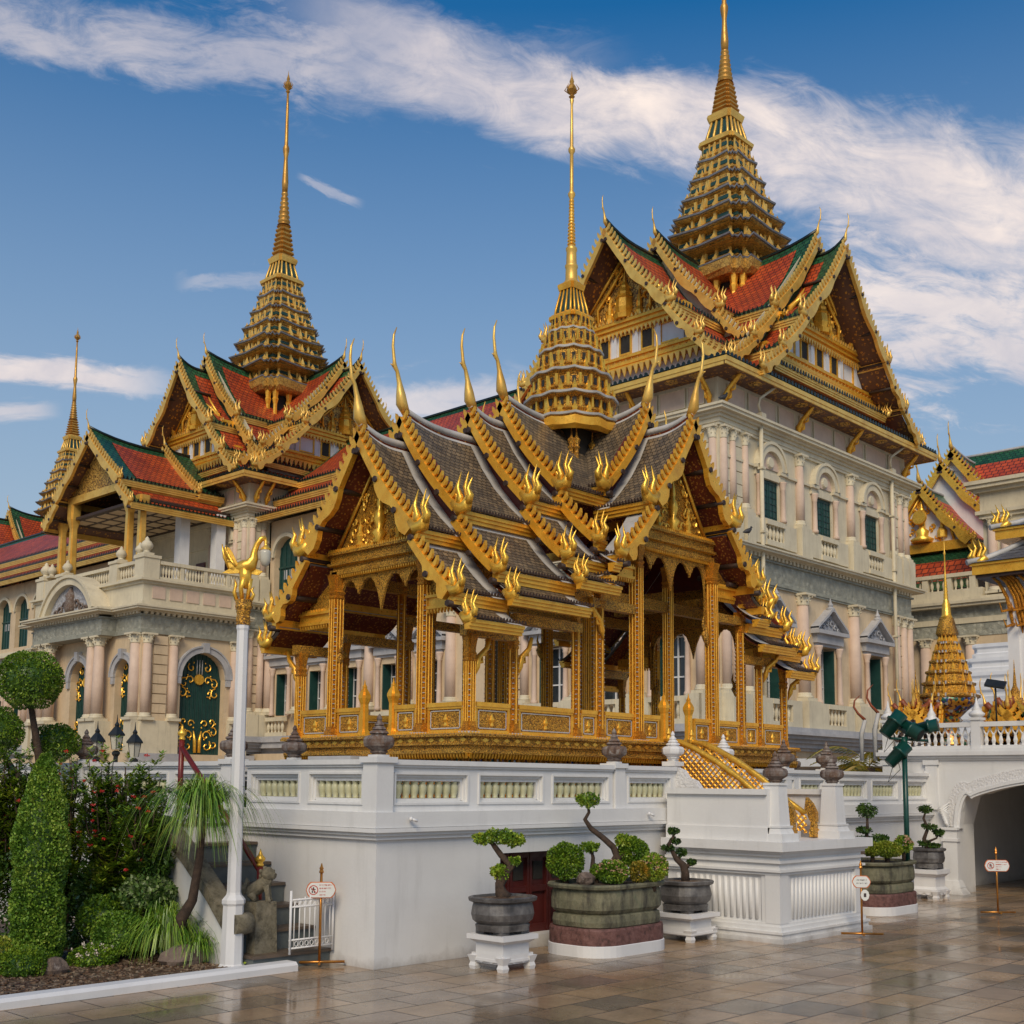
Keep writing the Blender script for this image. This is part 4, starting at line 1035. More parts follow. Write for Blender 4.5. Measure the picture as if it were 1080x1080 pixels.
b.build('step_flight', 'marble', pav)
# ================================================================ PALACE
def seg_split(mb): return mb
def box_part(name, m_, par, *a, T=None):
    b = MB(T=T); b.box(*a); return b.build(name, m_, par)
CAPH = .5
def pcolumn(T, s_, n_, z0, z1, r, par, m_='pink_stone', full=False, capm='pale_stone'):
    b = MB(T=T); b.lathe(s_, n_, [(r*1.0, z0+.35), (r*1.02, z0+(z1-z0)*.4), (r*.86, z1-CAPH)], 12); o = b.build('column', m_, par)
    b = MB(T=T); b.cbox(s_, n_, r*2.9, r*2.9, z0, z0+.14); b.lathe(s_, n_, [(r*1.4, z0+.14), (r*1.42, z0+.2), (r*1.12, z0+.26), (r*1.2, z0+.31), (r*1.02, z0+.36)], 12); b.build('column_base', 'pale_stone', o)
    b = MB(T=T); b.lathe(s_, n_, [(r*.88, z1-CAPH), (r*1.0, z1-CAPH+.03), (r*.92, z1-CAPH+.06), (r*1.15, z1-CAPH*.6), (r*1.05, z1-CAPH*.55), (r*1.35, z1-CAPH*.3), (r*1.2, z1-CAPH*.25), (r*1.5, z1-.09)], 12); b.cbox(s_, n_, r*3.0, r*3.0, z1-.09, z1)
    for k in range(8):
        a = k*pi/4+pi/8
        for zz, rr in ((z1-CAPH*.62, 1.15), (z1-CAPH*.28, 1.45)): b.ball((s_+r*rr*cos(a), n_+r*rr*sin(a), zz), r*.17, n=5, m=3)
    b.build('capital', capm, o)
    return o
def arch_ring(mb, cs, zc, r0, r1, n0, n1, N=16, a0=0, a1=pi):
    for i in range(N):
        t0, t1 = a0+(a1-a0)*i/N, a0+(a1-a0)*(i+1)/N
        p = lambda r, t, n: (cs+r*cos(t), n, zc+r*sin(t))
        mb.ring([[p(r0, t0, n0), p(r1, t0, n0), p(r1, t0, n1), p(r0, t0, n1)], [p(r0, t1, n0), p(r1, t1, n0), p(r1, t1, n1), p(r0, t1, n1)]], caps=False)
def arched_disc(mb, cs, zc, r, n, N=14):
    mb.poly([(cs+r*cos(pi*i/N), n, zc+r*sin(pi*i/N)) for i in range(N+1)])
def upper_window(T, s_, par, fill='green_shutter', hw=.70, z0=12.35, z1=14.0):
    o = MB(T=T)
    # frame columns and arch
    for sg in (-1, 1):
        o.box(s_+sg*(hw+.22)-.22, s_+sg*(hw+.22)+.22, 0, .10, 14.05, 14.30)
        o.box(s_+sg*(hw+.24)-.30, s_+sg*(hw+.24)+.30, 0, .20, 14.30, 14.44)
    o.box(s_-hw-.02, s_+hw+.02, 0, .08, 14.0, 14.3); o.box(s_-hw-.45, s_+hw+.45, 0, .12, 12.2, 12.34)
    arch_ring(o, s_, 14.44, hw+.02, hw+.30, 0.0, .22); arch_ring(o, s_, 14.44, hw+.30, hw+.42, 0, .28)
    w_ = o.build('window', 'pale_stone', par)
    o = MB(T=T); arched_disc(o, s_, 14.44, hw+.02, .05); o.build('tympanum', 'pink_stone', w_)
    o = MB(T=T); o.lathe(s_, .06, [(0, 0)], 4) if False else None
    o.ring([[(s_+.26*cos(2*pi*k/14), .05, 14.72+.26*sin(2*pi*k/14)) for k in range(14)], [(s_+.2*cos(2*pi*k/14), .14, 14.72+.2*sin(2*pi*k/14)) for k in range(14)]]); o.build('medallion', 'pale_stone', w_)
    for sg in (-1, 1):
        c = MB(T=T); c.lathe(s_+sg*(hw+.22), .1, [(.15, 12.34), (.15, 12.45), (.11, 12.5), (.10, 13.7), (.12, 13.74), (.11, 13.78), (.17, 14.0), (.17, 14.05)], 10); c.build('window_column', 'pink_stone', w_)
    for sg in (-1, 1):
        c = MB(T=T); c.box(s_+sg*hw*.5-hw*.49, s_+sg*hw*.5+hw*.49, -.12, -.06, z0, z1); sh = c.build('shutter', fill, w_); c = MB(T=T)
        for q in range(6): c.box(s_+sg*hw*.5-hw*.42, s_+sg*hw*.5+hw*.42, -.06, -.03, z0+.15+q*.27, z0+.17+q*.27)
        for q in range(3): c.box(s_+sg*hw*.5-hw*.4+q*hw*.38, s_+sg*hw*.5-hw*.4+q*hw*.38+.02, -.06, -.035, z0+.1, z1-.1)
        c.build('shutter_slats', fill, sh)
    return w_
def lower_window(T, s_, par, hw=.72, openleft=True):
    o = MB(T=T)
    o.box(s_-hw-.32, s_+hw+.32, 0, .10, 7.5, 7.62); o.box(s_-hw-.42, s_+hw+.42, 0, .22, 7.62, 8.0); o.box(s_-hw-.60, s_+hw+.60, 0, .42, 8.0, 8.16)
    for sg in (-1, 1):   # raking curved pediment
        pts = [(s_+sg*(hw+.60), 8.16), (s_+sg*(hw+.42), 8.30), (s_+sg*(hw*.55), 8.78), (s_+sg*.12, 9.0), (s_, 9.02)]
        for p, q in zip(pts, pts[1:]):
            o.ring([[(p[0], 0, p[1]), (p[0], .40, p[1]), (p[0], .40, p[1]+.12), (p[0], 0, p[1]+.12)], [(q[0], 0, q[1]), (q[0], .40, q[1]), (q[0], .40, q[1]+.12), (q[0], 0, q[1]+.12)]], caps=False)
    o.lathe(s_, .24, [(.18, 9.08), (.2, 9.16), (.1, 9.24), (.13, 9.3), (.06, 9.42), (.01, 9.62)], 8)
    w_ = o.build('window', 'blue_grey_stone', par)
    o = MB(T=T); o.prism([(s_-hw-.5, 0, 8.16), (s_+hw+.5, 0, 8.16), (s_+hw*.55, 0, 8.78), (s_, 0, 9.02), (s_-hw*.55, 0, 8.78)], (0, .12, 0))
    random.seed(3)
    for sg in (-1, 1):
        for (cx_, cz_, rr) in ((.2, 8.5, .16), (.48, 8.36, .13), (.75, 8.28, .08), (.1, 8.78, .08)):
            o.tube([(s_+sg*(cx_+rr*cos(j*.9)*(1-j*.1)), .16, cz_+rr*sin(j*.9)*(1-j*.1)) for j in range(8)], [.045]*7+[.02], 5)
    o.build('pediment_scrolls', 'white_relief', w_)
    for sg in (-1, 1):
        c = MB(T=T); c.lathe(s_+sg*(hw+.17), .12, [(.16, 5.0), (.16, 5.12), (.12, 5.2), (.10, 7.1), (.13, 7.15), (.11, 7.2), (.19, 7.42), (.19, 7.5)], 10); c.build('window_column', 'pink_stone', w_)
    c = MB(T=T); c.box(s_-hw+.02, s_+hw-.02, -.62, -.58, 5.0, 7.48); gl = c.build('glazing', 'window_glass', w_)
    c = MB(T=T)
    for xx in (s_-hw+.02, s_-.03, s_+hw-.08): c.box(xx, xx+.07, -.58, -.52, 5.0, 7.48)
    for zz in (5.0, 5.8, 6.6, 7.4): c.box(s_-hw+.09, s_+hw-.09, -.575, -.53, zz, zz+.06)
    c.build('sash', 'white_paint', w_)
    c = MB(T=T)
    for sg in (-1, 1): c.box(s_+sg*(hw-.05)-.03, s_+sg*(hw-.05)+.03, -.5, -.02, 5.05, 7.4)
    c.build_parts('shutter', 'green_shutter', w_)
def pal_baluster_run(T, s0, s1, n_, z0, z1, par, k=5, m_='pale_stone'):
    b = MB(T=T); b.box(s0, s1, n_-.14, n_+.14, z0, z0+.22); b.box(s0, s1, n_-.16, n_+.16, z1-.2, z1)
    o = b.build('balustrade', m_, par)
    for i in range(k):
        b = MB(T=T); h = z1-.2-z0-.22; b.lathe(s0+(s1-s0)*(i+.5)/k, n_, [(r*2.1, z0+.22+hh/.22*h) for r, hh in BALP], 8); b.build('baluster', m_, o)
def face(par, T, L, cols, wins, piers, pipes, upper=True, lower=True, basement=True, skip=(), kb=5, lower_m='cream_wall', upfill='green_shutter'):
    """one classical facade: openings, orders, frieze, balustrades"""
    b = MB()
    if lower:
        wall_with_hole(b, T, 0, L, 4.0, 9.55, [(s_-.72, s_+.72, 5.0, 7.5) for s_ in wins], .6); b.build('lower_wall', lower_m, par)
        for s_ in wins: lower_window(T, s_, par)
        for s_ in cols: pcolumn(T, s_, .12, 5.05, 9.55, .27, par)
        for s_ in piers: pcolumn(T, s_, .08, 5.05, 9.55, .20, par)
        for (a, c) in zip(piers[:-1], piers[1:]):
            if c-a < 1.3:
                q = MB(T=T)
                for k in range(8): q.box(a+.2, c-.2, 0, .09, 5.2+k*.5, 5.2+k*.5+.44)
                q.build_parts('quoins', 'cream_wall', par)
        edges = sorted(cols+piers)
        # ledge balustrade
        q = MB(T=T)
        for s_ in cols+piers: q.box(s_-.5 if s_ in cols else s_-.36, s_+.5 if s_ in cols else s_+.36, .0, .62, 3.9, 5.05)
        q.build_parts('pedestal', 'pale_stone', par)
        q = MB(T=T)
        for s_ in wins: q.box(s_-1.5, s_-.75, .2, .48, 3.9, 5.0); q.box(s_+.75, s_+1.5, .2, .48, 3.9, 5.0)
        q.build_parts('balustrade_panel', 'pale_stone', par)
        for s_ in wins: pal_baluster_run(T, s_-.75, s_+.75, .34, 3.9, 5.0, par, kb)
    if upper:
        b = MB(); wall_with_hole(b, T, 0, L, 11.0, 15.8, [(s_-.70, s_+.70, 12.34, 14.0) for s_ in wins], .45); b.build('upper_wall', 'pale_stone', par)
        for s_ in wins: upper_window(T, s_, par, upfill)
        for s_ in cols: pcolumn(T, s_, .08, 12.3, 15.5, .20, par)
        for s_ in piers: pcolumn(T, s_, .05, 12.3, 15.5, .17, par)
        for (a, c) in zip(piers[:-1], piers[1:]):
            if c-a < 1.3:
                q = MB(T=T)
                for k in range(6): q.box(a+.18, c-.18, 0, .06, 12.4+k*.5, 12.4+k*.5+.46)
                q.build_parts('quoins', 'pale_stone', par)
        q = MB(T=T)
        for s_ in cols: q.box(s_-.42, s_+.42, .0, .42, 11.0, 12.3)
        for s_ in piers: q.box(s_-.3, s_+.3, .0, .36, 11.0, 12.3)
        q.build_parts('pedestal', 'pale_stone', par)
        q = MB(T=T)
        prev = 0
        for s_ in wins: q.box(s_-1.7, s_-.7, .06, .26, 11.2, 12.2); q.box(s_+.7, s_+1.7, .06, .26, 11.2, 12.2)
        q.build_parts('balustrade_panel', 'pale_stone', par)
        for s_ in wins: pal_baluster_run(T, s_-.7, s_+.7, .17, 11.2, 12.24, par, kb)
        # impost course joining the windows
        q = MB(T=T); cur = .5
        for s_ in wins:
            q.box(cur, s_-.98, 0, .10, 14.32, 14.42); cur = s_+.98
        q.box(cur, L-.1, 0, .10, 14.32, 14.42); q.build('impost_course', 'pale_stone', par)
    # parapet panels under the eaves
    marks = sorted(cols+[.4, L-.4])
    for a, c in zip(marks, marks[1:]):
        w3 = (c-a-.5)
        for (f0, f1) in ((.0, .24), (.30, .70), (.76, 1.0)):
            q = MB(T=T); q.box(a+.25+w3*f0, a+.25+w3*f1, .0, .03, 16.52, 17.28); o = q.build('parapet_panel', 'pink_stone', par)
            q = MB(T=T); s0, s1 = a+.25+w3*f0, a+.25+w3*f1
            q.box(s0-.03, s0, 0, .05, 16.49, 17.31); q.box(s1, s1+.03, 0, .05, 16.49, 17.31); q.box(s0, s1, 0, .05, 16.49, 16.52); q.box(s0, s1, 0, .05, 17.28, 17.31); q.build('panel_frame', 'pale_stone', o)
    # eave brackets
    for s_ in sorted(cols+[.35, L-.35, ]+[(a+c)/2 for a, c in zip(marks, marks[1:])][:0]):
        q = MB(T=T); q.tube([(s_, .06, 16.3), (s_, .14, 16.7), (s_, .30, 17.0), (s_, .62, 17.3), (s_, .92, 17.62)], [.03, .16, .11, .10, .06], 6); q.tube([(s_, .18, 16.6), (s_, .36, 16.62), (s_, .4, 16.85)], [.08, .06, .01], 5); q.tube([(s_, .34, 16.9), (s_, .55, 16.92), (s_, .6, 17.15)], [.07, .05, .01], 5)
        q.build('eave_bracket', 'gold', par)
    for s_ in pipes:
        q = MB(T=T); q.tube([(s_, .3, 3.9), (s_, .3, 16.2)], .085, 8); q.cbox(s_, .3, .34, .3, 16.2, 16.5); q.tube([(s_, .3, 16.45), (s_-.35, .42, 16.75), (s_-.38, .5, 17.0), (s_+.2, .95, 17.55)], .06, 6)
        for zz in (6, 8.5, 11.6, 14.2): q.cbox(s_, .3, .24, .24, zz, zz+.08)
        q.build('rain_pipe', 'pale_stone', par)
def shell(par, x0, x1, y0, y1, core=.65, top=17.5, low=True, hasup=True):
    """solid core plus the string courses that run round the block"""
    b = MB(); b.box(x0+core, x1-.02, y0+core, y1-.02, 0, top); b.build('core', 'dark_void', par)
    if low:
        b = MB()
        b.box(x0+.02, x1-.04, y0+.02, y1-.04, 15.8, top); b.build('parapet', 'pale_stone', par)
    def slab(nm, m_, lv):
        b = MB()
        for n_, z0, z1 in lv: b.box(x0-n_, x1+n_, y0-n_, y1+n_, z0, z1)
        b.build(nm, m_, par)
    slab('plinth_ledge', 'blue_grey_stone', [(.15, 3.0, 3.12), (.35, 3.12, 3.3), (.55, 3.3, 3.45), (.75, 3.45, 3.6), (.95, 3.6, 3.72), (.85, 3.72, 3.9)])
    slab('frieze', 'frieze_relief', [(.06, 9.75, 10.55)])
    slab('architrave', 'grey_stone', [(.10, 9.55, 9.63), (.14, 9.63, 9.75), (.16, 10.55, 10.63)])
    slab('cornice', 'pale_stone', [(.26, 10.78, 10.84), (.55, 10.84, 10.93), (.62, 10.93, 11.0), (.3, 11.0, 11.1), (.1, 11.1, 11.2)])
    if hasup:
        slab('upper_cornice', 'pale_stone', [(.10, 15.5, 15.62), (.14, 15.62, 15.8), (.22, 15.8, 15.92), (.34, 15.92, 16.02), (.52, 16.02, 16.14), (.58, 16.14, 16.24), (.3, 16.24, 16.3)])
    b = MB(); k = int((x1-x0)/.3)
    for i in range(k): b.box(x0+i*.3, x0+i*.3+.15, y0-.24, y0-.1, 10.64, 10.78)
    k = int((y1-y0)/.3)
    for i in range(k): b.box(x0-.24, x0-.1, y0+i*.3, y0+i*.3+.15, 10.64, 10.78)
    b.build('dentils', 'pale_stone', par)
    # pilaster strips on the frieze and consoles over the basement
def eave_skirt(par, x0, x1, y0, y1, z=17.76, o=1.15, zi=18.75, inn=1.2):
    b = MB()
    ring0 = [(x0-o, y0-o), (x1+o, y0-o), (x1+o, y1+o), (x0-o, y1+o)]; ring1 = [(x0+inn, y0+inn), (x1-inn, y0+inn), (x1-inn, y1-inn), (x0+inn, y1-inn)]
    g_ = MB(); r_ = MB(); u_ = MB()
    for i in range(4):
        a, c, d, e = ring0[i], ring0[(i+1) % 4], ring1[(i+1) % 4], ring1[i]; L = sqrt((c[0]-a[0])**2+(c[1]-a[1])**2)
        lp = lambda p, q, t: (p[0]+(q[0]-p[0])*t, p[1]+(q[1]-p[1])*t)
        g_.poly([(*a, z+.02), (*c, z+.02), (*d, zi), (*e, zi)], uv=[(0, 0), (L, 0), (L, 2.2), (0, 2.2)])
        a2, e2, c2, d2 = lp(a, e, .22), lp(a, e, .85), lp(c, d, .22), lp(c, d, .85)
        r_.poly([(*a2, z+.02+(zi-z)*.22+.03), (*c2, z+.02+(zi-z)*.22+.03), (*d2, z+(zi-z)*.85+.03), (*e2, z+(zi-z)*.85+.03)], uv=[(0, 0), (L, 0), (L, 1.6), (0, 1.6)])
    g_.build('eave_border', 'tile_green', par); r_.build('eave_tiles', 'tile_red', par)
    u_.box(x0-o+.06, x1+o-.06, y0-o+.06, y1+o-.06, z-.30, z-.16); u_.build('eave_soffit', 'soffit_far', par)
    for nm, (aa, bb, cc, dd) in dict(s=(x0-o, x1+o, y0-o, y0-o+.12), n=(x0-o, x1+o, y1+o-.12, y1+o), w=(x0-o, x0-o+.12, y0-o+.12, y1+o-.12), e=(x1+o-.12, x1+o, y0-o+.12, y1+o-.12)).items():
        f_ = MB(); f_.box(aa, bb, cc, dd, z-.20, z-.02); f_.box(aa+.03 if nm != 'w' else aa+.03, bb-.03, cc+.03, dd-.03, z-.34, z-.2); f_.build('eave_board', 'gold_pale', par)
    d_ = MB()
    k = int((x1-x0+2*o)/.26)
    for i in range(k):
        xx = x0-o+.13+i*.26; d_.prism([(xx-.09, y0-o-.02, z-.0), (xx+.09, y0-o-.02, z), (xx+.07, y0-o-.02, z+.12), (xx, y0-o-.02, z+.17), (xx-.07, y0-o-.02, z+.12)], (0, .04, 0))
    k = int((y1-y0+2*o)/.26)
    for i in range(k):
        yy = y0-o+.13+i*.26; d_.prism([(x0-o-.02, yy-.09, z), (x0-o-.02, yy+.09, z), (x0-o-.02, yy+.07, z+.12), (x0-o-.02, yy, z+.17), (x0-o-.02, yy-.07, z+.12)], (.04, 0, 0))
    d_.build('drip_tiles', 'tile_green', par)
    # soffit coffers
    c_ = MB()
    k = int((x1-x0)/1.2)
    for i in range(k):
        xx = x0+.6+i*1.2; c_.lathe(xx, y0-.58, [(.26, z-.33), (.3, z-.30)], 8); c_.lathe(xx, y0-.58, [(.10, z-.37), (.12, z-.33)], 6)
    k = int((y1-y0)/1.2)
    for i in range(k):
        yy = y0+.6+i*1.2; c_.lathe(x0-.58, yy, [(.26, z-.33), (.3, z-.30)], 8)
    c_.build('soffit_rosette', 'gold_carved_far', par)
BST = dict(near=False, over=.5, th=.16, sag=[.32, .10, .05], lift=.45, fh=[.3, .3, .26], fw=.12, drip=.22,
           bw=[.24, .22, .2], bo=.12, wave=.12, wi=.8, teeth=.27, tl=.20, fs=[1.5, 1.3, 1.2], cs=1.25, rw=.10, lastk=0,
           brd=[(.75, .3, .55, .55), (.6, .2, .18, .3), (.6, .2, .15, .2)], inset=(1.4, .5), purl=.3,
           m_border='tile_green', m_field='tile_red', m_under='soffit_far', m_drip='tile_green', m_ridge='tile_green', m_infill='pale_stone')
def attic(par, M, a, half, wide):
    """pediment and white attic storey behind the big gable"""
    half0 = half; half = half-.35; p = MB(); p.prism([M(a, -half, 21.45), M(a, half, 21.45), M(a, 0, 24.35)], M(-.15, 0, 0)-M(0, 0, 0)); o = p.build('pediment', 'gold_carved_far', par)
    q = MB(); random.seed(11)
    for sg in (1, -1):
        q.tube([M(a+.08, sg*half, 21.5), M(a+.08, 0, 24.4)], .08, 5)
        q.tube([M(a+.12, sg*half*.52, 21.5), M(a+.12, sg*half*.55, 22.3), M(a+.12, sg*half*.28, 23.0), M(a+.12, 0, 23.9)], .08, 5)
        for i in range(22):
            t = random.random(); bb = sg*half*random.uniform(.1, .9)*(1-t*.85); zz = 21.6+2.7*t*.8; r0 = random.uniform(.10, .2); ph = random.uniform(0, 6)
            if abs(bb) > half*(1-(zz-21.45)/2.9)*.85: continue
            q.tube([M(a+.05+.01*j, bb+r0*(1-j*.13)*cos(ph+j*.9), zz+r0*(1-j*.13)*sin(ph+j*.9)) for j in range(6)], [.055, .05, .045, .04, .03, .015], 4)
    cx_, cy_ = M(a+.06, 0, 0).xy
    q.lathe(cx_, cy_, [(.45, 21.5), (.5, 21.7), (.35, 21.75), (.42, 22.0), (.36, 22.4), (.42, 22.45), (.3, 22.6), (.33, 22.7), (.2, 22.9), (.22, 23.0), (.1, 23.2), (.05, 23.5), (.01, 23.9)], 8)
    for sg in (1, -1): cx_, cy_ = M(a+.06, sg*half*.3, 0).xy; q.lathe(cx_, cy_, [(.2, 21.5), (.22, 21.7), (.12, 21.9), (.14, 22.1), (.05, 22.5), (.01, 22.8)], 8)
    q.build('relief', 'gold', o)
    half = half0
    def band(nm, m_, lv, w_):
        e = MB()
        for da, z0, z1 in lv: e.ring([[M(a+da, -w_, z0), M(a+da, -w_, z1), M(a-.3, -w_, z1), M(a-.3, -w_, z0)], [M(a+da, w_, z0), M(a+da, w_, z1), M(a-.3, w_, z1), M(a-.3, w_, z0)]])
        return e.build(nm, m_, par)
    bo_ = band('attic_beam', 'gold', [(.28, 21.32, 21.45), (.18, 21.2, 21.32), (.22, 21.12, 21.2), (.12, 21.02, 21.12), (.16, 20.92, 21.02)], half+.25)
    t = MB(); n = int(2*half/.22)
    for k in range(n+1):
        bb = -half+k*2*half/n; t.prism([M(a+.2, bb-.08, 20.98), M(a+.2, bb+.08, 20.98), M(a+.18, bb, 20.72)], M(-.06, 0, 0)-M(0, 0, 0)); t.prism([M(a+.3, bb-.07, 21.45), M(a+.3, bb+.07, 21.45), M(a+.3, bb, 21.62)], M(-.06, 0, 0)-M(0, 0, 0))
    t.build('leaf_trim', 'gold_pale', bo_)
    aw = MB(); aw.prism([M(a-.02, -half-1.0, 19.6), M(a-.02, half+1.0, 19.6), M(a-.02, half+.05, 20.95), M(a-.02, -half-.05, 20.95)], M(-.3, 0, 0)-M(0, 0, 0)); aw.build('attic_wall', 'white_paint', par)
    wide_ = wide
    bb_ = band('attic_base', 'gold', [(.22, 19.72, 19.85), (.12, 19.6, 19.72), (.18, 19.46, 19.6), (.10, 19.36, 19.46), (.3, 19.26, 19.36)], wide_)
    t = MB(); n = int(2*wide_/.3)
    for k in range(n+1):
        bb = -wide_+k*2*wide_/n; t.prism([M(a+.34, bb-.12, 19.28), M(a+.34, bb+.12, 19.28), M(a+.30, bb+.06, 19.0), M(a+.30, bb, 18.86), M(a+.30, bb-.06, 19.0)], M(-.06, 0, 0)-M(0, 0, 0)); t.prism([M(a+.14, bb-.1, 19.50), M(a+.14, bb+.1, 19.50), M(a+.22, bb, 19.68)], M(-.06, 0, 0)-M(0, 0, 0))
    t.build('leaf_trim', 'gold_pale', bb_)
    band('attic_skirt', 'white_paint', [(-.1, 18.3, 19.3)], wide_+.3)
    nw = 5
    for k in range(nw):
        bb = (k-(nw-1)/2)*half*2/nw*.98; hw = .26
        if k in (0, nw-1): hw = .45
        f_ = MB()
        def fr(b0, b1, z0, z1, da): f_.ring([[M(a+da, b0, z0), M(a+da, b0, z1), M(a-.05, b0, z1), M(a-.05, b0, z0)], [M(a+da, b1, z0), M(a+da, b1, z1), M(a-.05, b1, z1), M(a-.05, b1, z0)]])
        fr(bb-hw-.07, bb-hw, 19.95, 20.88, .05); fr(bb+hw, bb+hw+.07, 19.95, 20.88, .05); fr(bb-hw, bb+hw, 19.95, 20.02, .05); fr(bb-hw, bb+hw, 20.81, 20.88, .05)
        wo = f_.build('attic_window' if 0 < k < nw-1 else 'attic_panel', 'gold', par)
        if 0 < k < nw-1:
            f_ = MB(); f_.ring([[M(a+.005, bb-hw, 20.02), M(a+.005, bb-hw, 20.81), M(a-.03, bb-hw, 20.81), M(a-.03, bb-hw, 20.02)], [M(a+.005, bb+hw, 20.02), M(a+.005, bb+hw, 20.81), M(a-.03, bb+hw, 20.81), M(a-.03, bb+hw, 20.02)]]); f_.build('window_pane', 'dark_void', wo)
    for k in range(nw+1):
        bb = (k-nw/2)*half*2/nw*.98; f_ = MB(); f_.ring([[M(a+.06, bb-.13, 19.86), M(a+.06, bb-.13, 20.92), M(a-.05, bb-.13, 20.92), M(a-.05, bb-.13, 19.86)], [M(a+.06, bb+.13, 19.86), M(a+.06, bb+.13, 20.92), M(a-.05, bb+.13, 20.92), M(a-.05, bb+.13, 19.86)]]); f_.build('attic_pilaster', 'white_paint', par)
    # big corner brackets
    for sg in (1, -1):
        f_ = MB(); f_.tube([M(a+.1, sg*(half-.7), 21.5), M(a+.2, sg*(half-.65), 21.9), M(a+.5, sg*(half-.8), 22.2), M(a+.75, sg*(half-1.0), 22.5)], [.12, .15, .10, .02], 6); f_.build('gable_bracket', 'gold', par)
def crown(par, cx, cy, W_t, S_t, E_t, N_t, spire=True, Wseg=None, Sseg=None):
    WS = Wseg or [(0, -.25, 3.3, -4.25), (3.15, -4.42, 4.65, -6.0), (4.5, -6.15, 5.95, -7.35)]
    SS = Sseg or [(0, -.25, 3.7, -4.4), (3.55, -4.55, 5.4, -6.2), (5.2, -6.35, 6.9, -7.5)]
    Mw = lambda a, b, z: Vector((cx-a, cy+b, z)); Me = lambda a, b, z: Vector((cx+a, cy-b, z))
    Ms = lambda a, b, z: Vector((cx-b, cy-a, z)); Mn = lambda a, b, z: Vector((cx+b, cy+a, z))
    roof_arm(par, Mw, W_t, WS, BST); roof_arm(par, Ms, S_t, SS, BST)
    st2 = BST
    roof_arm(par, Me, E_t, WS, st2); roof_arm(par, Mn, N_t, SS, st2)
    attic(par, Mw, W_t[0][0]-1.42, 3.0, 4.15); attic(par, Ms, S_t[0][0]-1.42, 3.35, 4.75)
    attic(par, Me, E_t[0][0]-1.42, 3.0, 4.15)
def palace_spire(par, x, y, z0=0, up=0):
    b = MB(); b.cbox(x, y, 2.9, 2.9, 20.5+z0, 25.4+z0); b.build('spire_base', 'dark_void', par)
    b = MB()
    for k in range(4):
        ca, sa = cos(k*pi/2), sin(k*pi/2)
        for t in (-1.45, -.5, .5, 1.45):
            lx, ly = 1.75, t
            b.lathe(x+ca*lx-sa*ly, y+sa*lx+ca*ly, [(.14, 21+z0), (.12, 24.2+z0), (.2, 24.5+z0), (.15, 24.6+z0), (.24, 25.1+z0)], 6)
    b.build_parts('spire_column', 'gold', par)
    b = MB(); b.ring([zig(x, y, r*.88, z+z0, am) for r, z, am in ((1.7, 24.95, 0), (2.5, 24.98, 0), (2.7, 25.12, .12), (2.72, 25.55, .12), (2.4, 25.85, 0))]); b.build('spire_skirt', 'spire_gold', par)
    lv = [25.6, 26.5, 27.4, 28.25, 29.25, 30.3, 31.35, 32.45]; rr = [2.6, 2.9, 2.8, 2.55, 2.15, 1.75, 1.38, 1.0]
    T_ = [(lv[i]+z0, lv[i+1]+z0+.12, rr[i], rr[i+1]) for i in range(7)]
    u = up
    tiered_spire(par, x, y, T_, False, 'spire_gold', 'grey_brim', dict(bell=(32.5+z0, .98, 34.0+z0, .60), rings=(34.05+z0, .62, 37.6+z0+u*.6, .17, 15), shaft=[(.17, 37.5+z0+u*.6), (.2, 38.0+z0+u*.7), (.13, 38.9+z0+u), (.12, 39.2+z0+u), (.2, 39.7+z0+u), (.2, 39.85+z0+u), (.12, 40.05+z0+u), (.09, 42.5+z0+u), (.06, 43.6+z0+u)], tip=(43.5+z0+u, .24, 1.5)))
# ---- east hall (right in the photograph)
hb = thing('palace_hall', (31.4, 17.1, 0), 'tall cream palace hall behind the pavilion, its gold spire cut by the photo top', 'palace')
X0, X1, Y0, Y1 = 31.4, 47.7, 17.15, 28.1
shell(hb, X0, X1, Y0, Y1)
FBS = frame(X0, Y0, 1, 0, 0, -1); FBW = frame(X0, Y0, 0, 1, -1, 0)
face(hb, FBS, X1-X0, [5.95, 10.4], [3.65, 8.1, 12.45], [.25, .85, 1.75, 14.6, 15.35, 16.0], [2.62, 14.15])
face(hb, FBW, Y1-Y0, [3.9, 7.05], [2.35, 5.5, 8.6], [.25, .85, 10.1, 10.7], [])
eave_skirt(hb, X0, X1, Y0, Y1)
crown(hb, 39.6, 22.55, [(8.5, 25.3), (4.95, 26.1)], [(6.72, 25.35), (5.38, 26.1)], [(8.5, 25.3), (4.95, 26.1)], [(6.72, 25.3), (5.3, 26.1)])
palace_spire(hb, 40.25, 22.35)
def basement(par, T, L, n=5):
    b = MB()
    wall_with_hole(b, T, 0, L, 0, 3.05, [(L*(i+.2)/n, L*(i+.8)/n, .0, (lambda u: 1.6+.9*sin(pi*u))) for i in range(n)], .6); b.build('basement_wall', 'cream_wall', par)
    for i in range(n+1):
        q = MB(T=T); s_ = max(.3, min(L-.3, L*i/n)); q.tube([(s_, .1, 2.2), (s_, .3, 2.55), (s_, .75, 2.95)], [.12, .2, .16], 8); q.ball((s_, .8, 2.85), .2, n=8, m=5); q.build('console', 'blue_grey_stone', par)
basement(hb, FBS, X1-X0)
# ---- far left hall, a repeat of it
hc = copy_tree(hb); hc.location = (31.4+4.57, 17.1+76.4, 0); hc['label'] = 'farthest palace hall at the left edge, with the smallest gold spire'
for o_ in (hb, hc): o_['group'] = 'spired halls of the palace'
